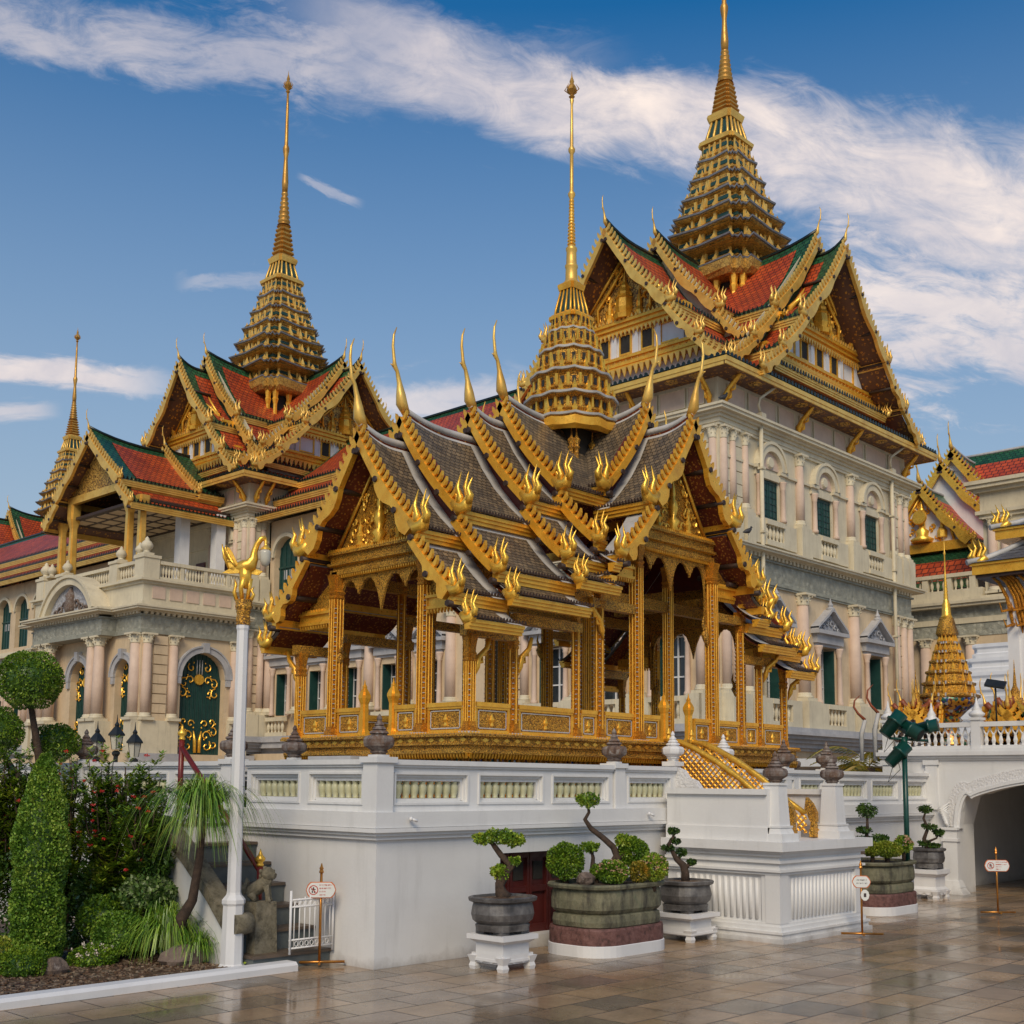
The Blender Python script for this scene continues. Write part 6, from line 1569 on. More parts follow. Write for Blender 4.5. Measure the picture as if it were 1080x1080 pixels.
# white tower pavilion with slate roofs
tw = thing('white_tower', (13.0, -.62, 2.17), 'plain white tower with tiered slate roofs, gilt eaves and brackets, cut by the right edge', 'tower')
b = MB(); b.box(13.0, 17.5, -5.2, -.60, 2.17, 5.12); b.build('wall', 'white_paint', tw)
b = MB(); b.box(12.94, 13.0, -.9, -.78, 2.17, 5.1); b.box(12.9, 13.0, -.78, -.60, 2.17, 5.1); b.build('pilaster', 'white_paint', tw)
def hip_tier(par, x0, x1, y0, y1, z, o, rise, inn):
    for i, (nm) in enumerate(('eave_board',)):
        b = MB(); b.box(x0-o, x1+o, y0-o, y1+o, z-.02, z+.13); b.box(x0-o-.03, x1+o+.03, y0-o-.03, y1+o+.03, z+.13, z+.17); b.build(nm, 'gold', par)
    r0 = [(x0-o-.06, y0-o-.06), (x1+o+.06, y0-o-.06), (x1+o+.06, y1+o+.06), (x0-o-.06, y1+o+.06)]; r1 = [(x0+inn, y0+inn), (x1-inn, y0+inn), (x1-inn, y1-inn), (x0+inn, y1-inn)]
    b = MB()
    for i in range(4):
        a, c, d, e = r0[i], r0[(i+1) % 4], r1[(i+1) % 4], r1[i]; L = sqrt((c[0]-a[0])**2+(c[1]-a[1])**2); N = 5
        f = lambda p, q, t: (p[0]+(q[0]-p[0])*t, p[1]+(q[1]-p[1])*t)
        for k in range(N):
            t0, t1 = k/N, (k+1)/N; z0, z1 = z+.175+rise*t0**1.4, z+.175+rise*t1**1.4
            b.poly([(*f(a, e, t0), z0), (*f(c, d, t0), z0), (*f(c, d, t1), z1), (*f(a, e, t1), z1)], uv=[(0, t0), (L, t0), (L, t1), (0, t1)])
    b.build('roof', 'tile_slate', par)
    for i in range(4):
        b = MB(); pts = []
        for k in range(6): t = k/5; p = (r0[i][0]+(r1[i][0]-r0[i][0])*t, r0[i][1]+(r1[i][1]-r0[i][1])*t); pts.append((*p, z+.19+rise*t**1.4))
        b.tube(pts, .05, 6); b.build('hip_ridge', 'ridge_white', par)
        M = lambda a, b_, z_, i=i: Vector((r0[i][0]+.15*(1 if i in (0, 3) else -1)+a, r0[i][1]+.15*(1 if i < 2 else -1)+b_, z_))
        b = MB(); flame(b, M, 0, 0, z+.22, .75, 1); b.build('eave_finial', 'gold_leaf', par)
b = MB(); b.box(12.62, 17.8, -5.5, -.22, 5.03, 5.08); b.build('soffit', 'old_wood', tw)
hip_tier(tw, 13.0, 17.5, -5.2, -.60, 5.10, .42, .78, .7)
b = MB(); b.box(13.5, 17, -4.7, -.95, 5.2, 5.78); b.build('upper_wall', 'white_paint', tw)
hip_tier(tw, 13.4, 17.0, -4.7, -.85, 5.72, .42, .9, 1.2)
b = MB(); b.box(14.6, 16.2, -3.6, -2.1, 6.2, 7.0); b.build('upper_wall', 'white_paint', tw)
for (yy, s_) in ((-.72, 1), (-.9, 1.1), (-2.2, 1)):
    b = MB()
    for q in (0, .12, .24): b.tube([(12.96, yy-q, 3.95+q*.8), (12.9, yy-q+.04, 4.35), (12.88, yy-q+.1, 4.7), (12.82, yy-q+.2, 4.95), (12.75, yy-q+.3, 5.06)], [.008, .035, .034, .03, .02], 5)
    b.tube([(12.88, yy, 4.5), (12.7, yy+.12, 4.45), (12.72, yy+.16, 4.6)], [.03, .025, .006], 5); b.tube([(12.9, yy, 4.25), (12.75, yy+.08, 4.2), (12.76, yy+.12, 4.33)], [.03, .025, .006], 5)
    b.build('eave_bracket', 'gold_column', tw)
# bird lamp on the upper balustrade
t = thing('bird_lamp', (10.98, -1.62, 2.57), 'little gilt bird holding a lantern on the white balustrade', 'lamp')
b = MB(); b.tube([(10.98, -1.42, 2.86), (10.98, -1.5, 2.74), (10.98, -1.62, 2.72), (10.98, -1.72, 2.8), (10.98, -1.80, 2.94), (10.98, -1.92, 2.98)], [.01, .05, .07, .04, .025, .012], 6); b.tube([(10.98, -1.6, 2.72), (10.98, -1.58, 2.57)], .02, 5); b.build('body', 'gold_leaf', t)
b = MB(); b.lathe(10.98, -1.93, [(.01, 2.92), (.035, 2.88), (.03, 2.80), (.005, 2.78)], 8); b.build('lantern', 'glass_lamp', t)
t = thing('floodlight', (11.3, -.95, 2.6), 'flat black floodlight angled up on the upper terrace', 'floodlight')
b = MB(); b.prism([(11.3, -.82, 3.12), (11.3, -1.12, 3.06), (11.42, -1.12, 3.16), (11.42, -.82, 3.22)], (0, 0, .03)); b.build('lamp_head', 'iron_black', t)
b = MB(); b.tube([(11.35, -.97, 2.57), (11.35, -.97, 3.1)], .015, 5); b.build('stand', 'iron_black', t)
# classical block and gabled roofs far right
cb = thing('classical_building', (56, 18, 0), 'far cream classical building with a heavy cornice beyond the right end of the palace hall', 'building')
FC = frame(56, 24.0, 0, -1, -1, 0)
b = MB(); b.box(56.4, 66, 8, 24, 0, 11.5); b.build('core', 'cream_wall', cb)
b = MB(T=FC)
for n_, z0, z1, m_ in ((.1, 10.3, 10.6, 0), (.5, 11.2, 11.35, 0), (.6, 11.35, 11.5, 0), (.2, 11.5, 11.7, 0)): b.box(0, 16, -.6, n_, z0, z1)
b.build('cornice', 'pale_stone', cb)
b = MB(T=FC); b.box(.02, 16, -.55, .04, 9.6, 11.2); b.build('frieze', 'frieze_relief', cb)
b = MB(T=FC); b.box(.02, 7.1, -.5, 0, 11.7, 12.2); b.box(.02, 7.1, -.5, .06, 12.9, 13.1); bo = b.build('balustrade', 'pale_stone', cb)
for i in range(20):
    b = MB(T=FC)
    if i % 4 == 3: b.box(.3+i*.33-.16, .3+i*.33+.16, -.4, 0, 12.2, 12.9)
    else: b.lathe(.3+i*.33, -.2, [(r*2, 12.2+hh/.22*.7) for r, hh in BALP], 7)
    b.build('baluster', 'pale_stone', bo)
b = MB()
wall_with_hole(b, FC, 0, 16, 0, 9.6, [(1.2, 3.0, 4.5, (lambda u: 7.2+sqrt(max(0, .9**2-((u-.5)*1.8)**2)))), (4.4, 6.0, 4.5, 7.6)], .4); b.build('wall', 'cream_wall', cb)
b = MB(T=FC); arch_ring(b, 2.1, 7.2, .9, 1.15, 0, .2); b.box(.9, 3.3, 0, .35, 5.9, 6.1); b.box(1.1, 3.1, 0, .25, 5.5, 5.9); b.build('window', 'blue_grey_stone', cb)
for s_ in (.35, 3.9, 6.4): pcolumn(FC, s_, .1, 4.5, 9.6, .3, cb)
b = MB(); b.box(56.3, 60.5, 6, 16.85, 11.7, 17.6); b.build('upper_wall', 'pale_stone', cb)
b = MB()
for n_, z0, z1 in ((.15, 15.9, 16.1), (.3, 16.1, 16.3), (.1, 16.3, 17.3), (.35, 17.3, 17.5), (.6, 17.5, 17.7), (.7, 17.7, 17.9)): b.box(56.3-n_, 60.5+n_, 6, 16.85+n_, z0, z1)
b.build('upper_cornice', 'pale_stone', cb)
FC2 = frame(56.3, 16.85, 0, -1, -1, 0)
for s_ in (.5, 1.2): pcolumn(FC2, s_, .05, 11.8, 15.9, .26, cb)
b = MB(T=FC2)
for k in range(7): b.box(1.5, 4.5, 0, .06, 12.0+k*.5, 12.0+k*.5+.45)
b.build('quoins', 'pale_stone', cb)
gbd = thing('gilded_gable_hall', (72, 22, 10), 'far hall with bright gilded white-backed gables and red and green tiles, right of the palace', 'building')
GST = dict(BST); GST['inset'] = (.35, .3); GST['m_gold'] = 'gold_leaf'; GST['sag'] = [.18, .08, .05]; GST['m_field'] = 'tile_red_far'; GST['bw'] = [.36, .3, .3]; GST['fs'] = [.9, .9, .9]; GST['cs'] = 1.7; GST['wave'] = .1; GST['m_ridge'] = 'ridge_white'; GST['m_infill'] = 'white_paint'; GST['a_end'] = 1; GST['brd'] = [(.2, .2, .8, .5)]*3
Mg2 = lambda a, b_, z: Vector((72-a, 22.05+b_, z))
roof_arm(gbd, Mg2, [(12, 19.55), (8.9, 21.4), (7.2, 22.6)], [(0, -.25, 3.1, -3.9), (3.0, -4.1, 4.6, -5.3)], GST)
b = MB(); b.prism([Mg2(11.6, -2.9, 15.8), Mg2(11.6, 2.9, 15.8), Mg2(11.6, 0, 19.0)], (.1, 0, 0)); b.build('pediment', 'white_paint', gbd)
b = MB()
b.lathe(60.32, 22.05, [(.6, 15.9), (.7, 16.1), (.35, 16.3), (.42, 16.6), (.2, 16.8), (.2, 17.7), (.3, 17.75), (.15, 18.0), (.08, 18.3), (.01, 18.7)], 12)
b.ring([[(60.0, 22.05+.46*cos(k*pi/10), 17.4+.46*sin(k*pi/10)) for k in range(20)], [(59.9, 22.05+.40*cos(k*pi/10), 17.4+.40*sin(k*pi/10)) for k in range(20)]])
random.seed(4)
for sg in (1, -1):
    b.tube([(60.3, 22.05+sg*2.9, 15.9), (60.3, 22.05, 19.0)], .12, 5); b.tube([(60.3, 22.05+sg*1.9, 15.9), (60.3, 22.05+sg*1.7, 16.7), (60.3, 22.05+sg*.8, 17.6), (60.3, 22.05, 18.8)], .09, 5)
    b.lathe(60.35, 22.05+sg*1.2, [(.3, 16.1), (.3, 16.5), (.12, 16.7), (.1, 17.2), (.01, 17.6)], 8)
    for i in range(18):
        t = random.random(); bb = sg*2.7*random.uniform(.2, .95)*(1-t*.9); r0 = random.uniform(.12, .2); ph = random.uniform(0, 6); zz = 16.1+2.7*t*.9
        b.tube([(60.35, 22.05+bb+r0*(1-j*.13)*cos(ph+j), zz+r0*(1-j*.13)*sin(ph+j)) for j in range(6)], [.07, .06, .05, .05, .04, .02], 4)
b.build('relief', 'gold_leaf', gbd)
b = MB(); b.box(60.2, 61, 18.9, 25.2, 15.3, 15.85); b.build('beam', 'gold', gbd)
for z0, z1, xa, xb, mm in ((14.6, 15.3, 59.9, 60.6, 'tile_green'), (13.2, 14.6, 58.5, 59.9, 'tile_red_far'), (12.6, 13.2, 57.9, 58.5, 'tile_green')):
    b = MB(); b.poly([(xa, 18.3, z0), (xa, 26, z0), (xb, 26, z1), (xb, 18.3, z1)], uv=[(0, 0), (7.7, 0), (7.7, 1.6), (0, 1.6)]); b.build('lower_roof', mm, gbd)
Mg3 = lambda a, b_, z: Vector((69+b_, 23.5-a, z))
gs3 = dict(GST); gs3['bw'] = [0, 0, 0]; gs3['bare'] = True; gs3['over'] = 0; gs3['a_end'] = 0; gs3['fh'] = [.2, .2, .2]; gs3['lift'] = 1.2; gs3['brd'] = [(2.0, .3, 1.2, .6), (.5, .3, .4, .3)]
roof_arm(gbd, Mg3, [(14, 23.0)], [(0, 0, 5.2, -4.6)], gs3)
b = MB(); b.box(62, 74, 8, 27, 0, 15.2); b.build('hall_body', 'white_paint', gbd)
# spotlights on a green pole
sp = thing('spotlight_mast', (8.35, -.62, .6), 'dark green lamp mast with four spotlight drums standing behind the round mossy planter', 'lamp')
mx, my = 8.25, -.95
b = MB(); b.tube([(mx, my, .3), (mx, my, 2.05)], .036, 8); b.build('pole', 'green_metal', sp)
b = MB(); b.tube([(mx-.14, my+.14, 2.23), (mx+.22, my-.23, 2.20)], .018, 6); b.tube([(mx, my, 2.0), (mx, my, 2.25)], .045, 8); b.build('crossbar', 'green_metal', sp)
for (cx_, cy_, cz, dx, dy, dz, s_) in ((-.10, .10, 2.42, .22, -.26, .42, 1.0), (.05, -.05, 2.36, .02, -.42, -.26, 1.0), (.20, -.22, 2.38, .12, -.45, .10, .85), (-.06, .06, 2.02, .28, -.30, .42, .95)):
    d = Vector((dx, dy, dz)).normalized(); c = Vector((mx+cx_, my+cy_, cz))
    b = MB(); b.tube([c-d*.19*s_, c-d*.185*s_, c+d*.02, c+d*.021, c+d*.05, c+d*.051, c+d*.18*s_], [.05*s_, .085*s_, .095*s_, .115*s_, .115*s_, .095*s_, .1*s_], 14); o = b.build('spotlight_drum', 'green_metal', sp)
    b = MB(); b.tube([c+d*.1805*s_, c+d*.182*s_], .075*s_, 12); b.build('lens', 'iron_black', o)
    b = MB(); b.tube([c-d*.1+Vector((0, 0, -.08)), c-d*.2+Vector((0, 0, -.22)), c+Vector((.05, 0, -.2)), c+Vector((0, 0, -.1))], .006, 4); b.build('cable', 'iron_black', o)
# ================================================================ PLANTERS AND BONSAI
def leafcloud(mb, c, r, n, size, shell=.65, zmin=-1.0, asp=.55):
    c = Vector(c)
    for _ in range(n):
        while True:
            d = Vector((random.gauss(0, 1), random.gauss(0, 1), random.gauss(0, 1))).normalized()
            if d.z >= zmin: break
        q = shell+(1-shell)*random.random()**.5; q *= 1+.10*sin(d.x*5+c.x*9)*cos(d.y*6+c.z*5)*1.0
        p = c+Vector((d.x*r[0], d.y*r[1], d.z*r[2]))*q
        u = (d+Vector((random.uniform(-1, 1), random.uniform(-1, 1), random.uniform(-1, 1)))*.9).normalized(); w = u.cross(Vector((random.random(), random.random(), random.random()))).normalized()
        s_ = size*random.uniform(.6, 1.25); v = u.cross(w)
        mb.poly([p-w*s_*asp*.5, p+u*s_*.5+v*s_*.1, p+w*s_*asp*.5, p-u*s_*.5])
def twig(mb, p, q, r0, r1, k=4, jit=.04):
    p, q = Vector(p), Vector(q); pts = [p+(q-p)*(i/k)+(Vector((random.uniform(-1, 1), random.uniform(-1, 1), random.uniform(-.4, .4)))*jit if 0 < i < k else Vector()) for i in range(k+1)]
    mb.tube(pts, [r0+(r1-r0)*i/k for i in range(k+1)], 6)
def rrect(hx, hy, k=.32, n=6):
    """rounded rectangle outline"""
    pts = []; r = min(hx, hy)*k*2
    for cx_, cy_, a0 in ((hx-r, hy-r, 0), (-hx+r, hy-r, pi/2), (-hx+r, -hy+r, pi), (hx-r, -hy+r, 1.5*pi)):
        for i in range(n+1): a = a0+pi/2*i/n; pts.append((cx_+r*cos(a), cy_+r*sin(a)))
    return pts
def bonsai(name, x, y, z0, trunk, pads, label, seedn=1, leafm='leaf_dark', n=260, ls=.035, group='clipped bonsai trees in the stone planters', extra=None):
    random.seed(seedn)
    t = thing(name, (x, y, z0), label, 'bonsai', group)
    R = Vector((.687, -.727, 0))   # image-right, so pads are placed as they are seen
    Fv = Vector((.727, .687, 0))
    P3 = lambda a, h, d=0: Vector((x, y, z0))+R*a+Fv*d+Vector((0, 0, h))
    b = MB()
    for br in trunk:
        b.tube([P3(*p[:2], p[3] if len(p) > 3 else 0) for p in br], [p[2] for p in br], 7)
    b.build('trunk', 'bark', t)
    for (a, h, ra, rh, *dd) in pads:
        m_ = MB(); leafcloud(m_, P3(a, h, dd[0] if dd else 0), (ra, ra, rh), int(n*(ra*rh)/.012)+60, ls, .45); leafcloud(m_, P3(a, h-rh*.1, dd[0] if dd else 0), (ra*.7, ra*.7, rh*.7), int(n*.4), ls*1.2, .1)
        for q in range(5):
            an = random.uniform(0, 6.3); leafcloud(m_, P3(a+ra*.7*cos(an), h+rh*.35*sin(an)+rh*.2, ra*.5*sin(an)), (ra*.42, ra*.42, rh*.5), int(n*.22), ls, .4)
        m_.build('crown', leafm, t)
    return t
def stand(x, y, w_, h, par_label, group='white moulded planter stands'):
    t = thing('planter_stand', (x, y, 0), par_label, 'stand', group); b = MB()
    b.cbox(x, y, w_*.86, w_*.86, .06, h*.30); b.cbox(x, y, w_*.94, w_*.94, h*.26, h*.34); b.taper(x, y, w_*.88, w_*.88, w_*.78, w_*.78, h*.34, h*.42); b.cbox(x, y, w_*.76, w_*.76, h*.42, h*.76); b.taper(x, y, w_*.8, w_*.8, w_*.98, w_*.98, h*.76, h*.86); b.cbox(x, y, w_*1.03, w_*1.03, h*.86, h); o = b.build('pedestal', 'white_paint', t)
    for sx_, sy2 in ((1, 1), (1, -1), (-1, 1), (-1, -1)):
        f_ = MB(); cx_, cy_ = x+sx_*w_*.39, y+sy2*w_*.39; f_.ring([[(cx_+a*.042*k-sx_*.0, cy_+c*.042*k, z) for a, c in ((1, -1), (1, 1), (-1, 1), (-1, -1))] for k, z in ((.75, 0), (.9, .03), (.7, .06), (1.15, .12))]); f_.build('foot', 'white_paint', t)
    for i in range(4):
        ca, sa = cos(i*pi/2), sin(i*pi/2); f_ = MB(); pts = []
        for k in range(13):
            u = -1+k/6; zz = .10-.035*abs(sin(u*pi*1.5)) ; px_, py_ = w_*.46, u*w_*.42; pts.append((x+ca*px_-sa*py_, y+sa*px_+ca*py_, zz))
        for p, q in zip(pts, pts[1:]): f_.poly([p, q, (q[0], q[1], .14), (p[0], p[1], .14)])
        f_.build('apron', 'white_paint', t)
    return t
def quat_planter(x, y, w_, d_, z0, h, label, group='grey stone bonsai pots on stands'):
    t = thing('planter', (x, y, z0), label, 'planter', group); b = MB()
    def R(k, z, kk=.42):
        pts = rrect(w_/2*k, d_/2*k, kk, 5); out = []
        for px_, py_ in pts:
            a = atan2(py_, px_); s_ = 1-.05*abs(cos(2*a))**6; out.append((x+px_*s_, y+py_*s_, z))
        return out
    b.ring([R(.80, z0+.0), R(.84, z0+.05), R(.78, z0+.06), R(.92, z0+h*.32), R(.97, z0+h*.5), R(.93, z0+h*.72), R(.90, z0+h*.82), R(1.04, z0+h*.88), R(1.06, z0+h*.97), R(1.0, z0+h), R(.92, z0+h), R(.90, z0+h*.9)]); b.build('pot', 'grey_planter', t)
    for sx_, sy2 in ((1, 1), (1, -1), (-1, 1), (-1, -1)): f_ = MB(); f_.cbox(x+sx_*w_*.22, y+sy2*d_*.22, .10, .10, z0-.03, z0+.05); f_.build('foot', 'grey_planter', t)
    f_ = MB(); f_.ring([R(.9, z0+h*.93), R(.3, z0+h*.97)]); f_.build('pebble_fill', 'pebbles', t)
    return t
def big_planter(x, y, hx, hy, h, label, round_=.42):
    t = thing('large_planter', (x, y, 0), label, 'planter', 'large mossy stone planters'); 
    R = lambda k, z: [(x+p[0]*k*(1-.04*abs(cos(2*atan2(p[1], p[0])))**4), y+p[1]*k*(1-.04*abs(cos(2*atan2(p[1], p[0])))**4), z) for p in rrect(hx, hy, round_, 8)]
    b = MB(); b.ring([R(1.0, 0), R(1.0, .10), R(.985, .105)]); b.build('white_base', 'white_paint', t)
    b = MB(); b.ring([R(.975, .10), R(.98, .13), R(.98, .24), R(.965, .26)]); b.build('granite_plinth', 'red_granite', t)
    H = h-.26
    b = MB(); b.ring([R(.88, .255), R(.915, .27), R(.93, .26+H*.13), R(.915, .26+H*.27), R(.86, .26+H*.31), R(.90, .26+H*.35), R(.945, .26+H*.42), R(.95, .26+H*.62), R(.93, .26+H*.82), R(.91, .26+H*.87), R(1.0, .26+H*.90), R(1.015, .26+H*.96), R(1.0, h), R(.9, h), R(.88, h-.06)]); b.build('basin', 'mossy_stone', t)
    b = MB(); b.ring([R(.9, h-.05), R(.4, h-.01)]); b.build('soil', 'soil', t)
    return t
def clipped(x, y, z, r, label, m_='leaf_topiary', n=2600, ls=.026, sz=1.0, name='boxwood_ball', group='clipped shrubs in the large planters', flowers=None, seedn=3, stem=.1):
    random.seed(seedn); t = thing(name, (x, y, z-r*sz), label, 'shrub', group)
    b = MB(); leafcloud(b, (x, y, z), (r, r, r*sz), n, ls, .86); leafcloud(b, (x, y, z), (r*.85, r*.85, r*.85*sz), n//3, ls*1.6, .5); b.build('foliage', m_, t)
    b = MB(); b.tube([(x, y, z-r*sz-stem), (x, y, z-r*.3)], r*.12+.01, 6); b.build('stem', 'bark', t)
    if flowers:
        fm, k, fs = flowers
        for i in range(k):
            d = Vector((random.uniform(-1, .3), random.uniform(-1, .3), random.uniform(-.1, 1))).normalized(); b = MB(); leafcloud(b, Vector((x, y, z))+Vector((d.x*r, d.y*r, d.z*r*sz))*1.0, (fs, fs, fs*.6), 12, fs*.9, .3); b.build('blossom', fm, t)
    return t
# left stand and bonsai
stand(.86, -.70, .43, .30, 'white moulded stand under the leftmost grey bonsai pot'); quat_planter(.86, -.70, .57, .48, .33, .29, 'leftmost grey stone bonsai pot, in front of the red cellar door')
bonsai('bonsai', .86, -.70, .59, [[(.02, 0, .075), (-.02, .06, .055), (-.03, .13, .045), (.03, .22, .035), (.06, .30, .028), (-.02, .38, .028), (-.08, .46, .024), (-.12, .52, .015)], [(.02, .2, .03), (.08, .28, .02), (.13, .34, .01)], [(-.03, .12, .03), (-.05, .2, .02)]],
       [(-.17, .52, .10, .05), (-.04, .545, .13, .07), (.10, .51, .10, .06), (-.02, .23, .085, .07), (.10, .33, .05, .04)], 'bonsai with two dark green pads leaning left over the leftmost pot', 2, 'leaf_shrub')
# big mossy planter
big_planter(2.43, -.60, .62, .40, .66, 'large mossy stone planter nearest the camera, on a red granite plinth')
Rv = Vector((.687, -.727, 0))
def at(bx, by, a, d=0): return bx+.687*a+.727*d, by-.727*a+.687*d
bx, by = 2.43, -.60
x, y = at(bx, by, -.40, -.02); clipped(x, y, .85, .185, 'clipped dark green boxwood ball at the left of the nearest mossy planter')
x, y = at(bx, by, .27, .12); clipped(x, y, .93, .15, 'clipped boxwood ball standing high behind the flowering mounds', seedn=9)
x, y = at(bx, by, .04, -.18); clipped(x, y, .76, .165, 'low clipped mound flecked with pink flowers, middle of the nearest planter', 'leaf_shrub', 1800, .028, .68, 'ixora_mound', flowers=('petal_pink', 26, .014), seedn=5)
x, y = at(bx, by, .30, -.16); clipped(x, y, .76, .10, 'small olive-yellow clipped mound between two greener ones', 'leaf_autumn', 900, .026, 1.0, 'ixora_mound', seedn=6)
x, y = at(bx, by, .45, -.05); clipped(x, y, .80, .14, 'rounded mound with pink flowers at the right end of the nearest planter', 'leaf_shrub', 1400, .028, .95, 'ixora_mound', flowers=('petal_pink', 22, .014), seedn=7)
x, y = at(bx, by, -.10, -.10); clipped(x, y, .76, .07, 'tiny clipped tuft beside the bonsai trunks', 'leaf_shrub', 500, .022, 1.0, 'ixora_mound', seedn=8)
rk = thing('planter_rock', (*at(bx, by, -.22, -.22), .66), 'tan rock lying in the nearest mossy planter', 'rock')
b = MB(); x, y = at(bx, by, -.22, -.24); random.seed(3); b.ball((x, y, .69), .10, 1, .8, .75, 8, 5, .15); b.sm.clear(); b.build('stone', 'garden_rock', rk)
bonsai('tall_bonsai', *at(bx, by, .05, .06), .60, [[(.02, 0, .05), (.03, .12, .045), (.06, .28, .038), (.02, .38, .034), (-.08, .47, .03), (-.20, .56, .026), (-.26, .65, .022), (-.22, .72, .016), (-.23, .80, .012)], [(.06, .26, .03), (.14, .32, .022), (.19, .38, .012)], [(-.04, 0, .04), (-.05, .14, .03), (.02, .26, .025), (.05, .30, .03)], [(-.16, .02, .035), (-.19, .15, .028), (-.18, .28, .02), (-.2, .36, .01)]],
       [(-.23, .84, .115, .08), (.13, .44, .10, .075), (-.21, .38, .10, .055)], 'tall three-headed bonsai with a zigzag trunk in the nearest mossy planter', 12, 'leaf_shrub', 240, .034)
# second small pot
stand(3.66, -.66, .50, .28, 'white moulded stand between the big mossy planter and the mounting block'); quat_planter(3.66, -.66, .56, .5, .31, .30, 'grey stone bonsai pot between the big mossy planter and the mounting block')
bonsai('bonsai', 3.66, -.66, .58, [[(.0, 0, .05), (.0, .10, .045), (-.02, .18, .04), (-.09, .24, .03), (-.13, .32, .024), (-.17, .40, .02), (-.12, .47, .016), (-.12, .53, .01)], [(.0, .15, .028), (.06, .2, .015)], [(-.08, .24, .02), (-.02, .3, .012)]],
       [(-.12, .53, .06, .045), (-.10, .43, .055, .04), (-.18, .36, .07, .045), (-.04, .31, .065, .045), (.07, .21, .055, .035)], 'stepped bonsai with five small pads beside the white mounting block', 31, 'leaf_dark', 190, .028)
# far planters
big_planter(7.75, -.72, .60, .44, .65, 'large mossy stone planter farther off, right of the mounting block')
bx, by = 7.75, -.72
bonsai('bonsai', *at(bx, by, -.07, -.02), .70, [[(0, 0, .03), (-.02, .2, .028), (.0, .38, .02), (.0, .56, .012)]], [(.0, .58, .13, .10), (-.04, .33, .10, .05), (-.06, .18, .13, .08), (.14, .21, .13, .08)], 'mushroom-topped bonsai in the farther mossy planter', 41, 'leaf_dark', 230, .035)
x, y = at(bx, by, .12, -.20); clipped(x, y, .80, .19, 'low bright lime hedge strip along the farther planter rim', 'leaf_lime', 2000, .03, .55, 'lime_hedge', seedn=15)
x, y = at(bx, by, -.08, -.24); clipped(x, y, .80, .14, 'low lime clump next to the small stone in the farther planter', 'leaf_lime', 1200, .03, .6, 'lime_hedge', seedn=16)
x, y = at(bx, by, -.40, -.05); clipped(x, y, .82, .12, 'dark leafy bush at the left end of the farther planter', 'leaf_dark', 700, .04, .9, 'ixora_mound', seedn=17)
x, y = at(bx, by, .38, -.05); clipped(x, y, .86, .12, 'reddish flowering bush at the right end of the farther planter', 'leaf_shrub', 700, .04, .9, 'ixora_mound', flowers=('petal_pink', 22, .02), seedn=18)
rk = thing('planter_rock', (*at(bx, by, -.24, -.28), .70), 'pale pinkish stone standing in the farther mossy planter', 'rock')
b = MB(); x, y = at(bx, by, -.25, -.28); random.seed(8); b.ball((x, y, .78), .08, .9, .9, 1.2, 8, 5, .12); b.sm.clear(); b.build('stone', 'garden_rock', rk)
stand(10.0, -.45, .42, .42, 'white moulded stand beside the archway, farthest of the three'); quat_planter(10.0, -.45, .46, .42, .44, .28, 'farthest grey bonsai pot, beside the archway')
bonsai('bonsai', 10.0, -.45, .70, [[(-.02, 0, .035), (-.06, .15, .03), (.0, .3, .025), (-.06, .44, .018), (-.02, .56, .012)], [(-.02, .1, .02), (.12, .16, .015), (.16, .26, .01)]], [(-.02, .57, .11, .06), (.02, .32, .11, .05), (.15, .24, .08, .06), (-.05, .08, .1, .05), (.08, .05, .1, .04)], 'farthest bonsai with flat cloud pads beside the archway', 51, 'leaf_dark', 200, .035)
# palm behind the terrace rail on the right
pl = thing('yellow_palm', (12.6, 2.2, 0), 'yellow-green palm fronds arching behind the white terrace rail at right', 'palm')
random.seed(21)
def frond(mb, base, yaw, L, rise, drop, n=22, w_=.16):
    d = Vector((cos(yaw), sin(yaw), 0)); pv = None
    for i in range(n):
        t = i/(n-1); p = Vector(base)+d*(L*t)+Vector((0, 0, rise*t-drop*t*t)); 
        if pv is not None:
            mb.tube([pv, p], .008, 3); sd = Vector((-d.y, d.x, 0))
            for sg in (1, -1):
                l = w_*(1-abs(t-.4))*1.6; q = p+sd*sg*l*.8+d*l*.5+Vector((0, 0, -l*.35)); mb.poly([p, p+d*.03+sd*sg*l*.3, q])
        pv = p
b = MB()
for i in range(26): frond(b, (12.3, 1.6, 1.3+.03*i), random.uniform(0, 6.3), random.uniform(.7, 1.1), random.uniform(.5, 1.1), random.uniform(.5, 1.3))
b.build('fronds', 'leaf_autumn', pl)
b = MB(); b.tube([(12.3, 1.6, 0), (12.3, 1.6, 1.9)], .1, 7); b.build('trunk', 'bark', pl)
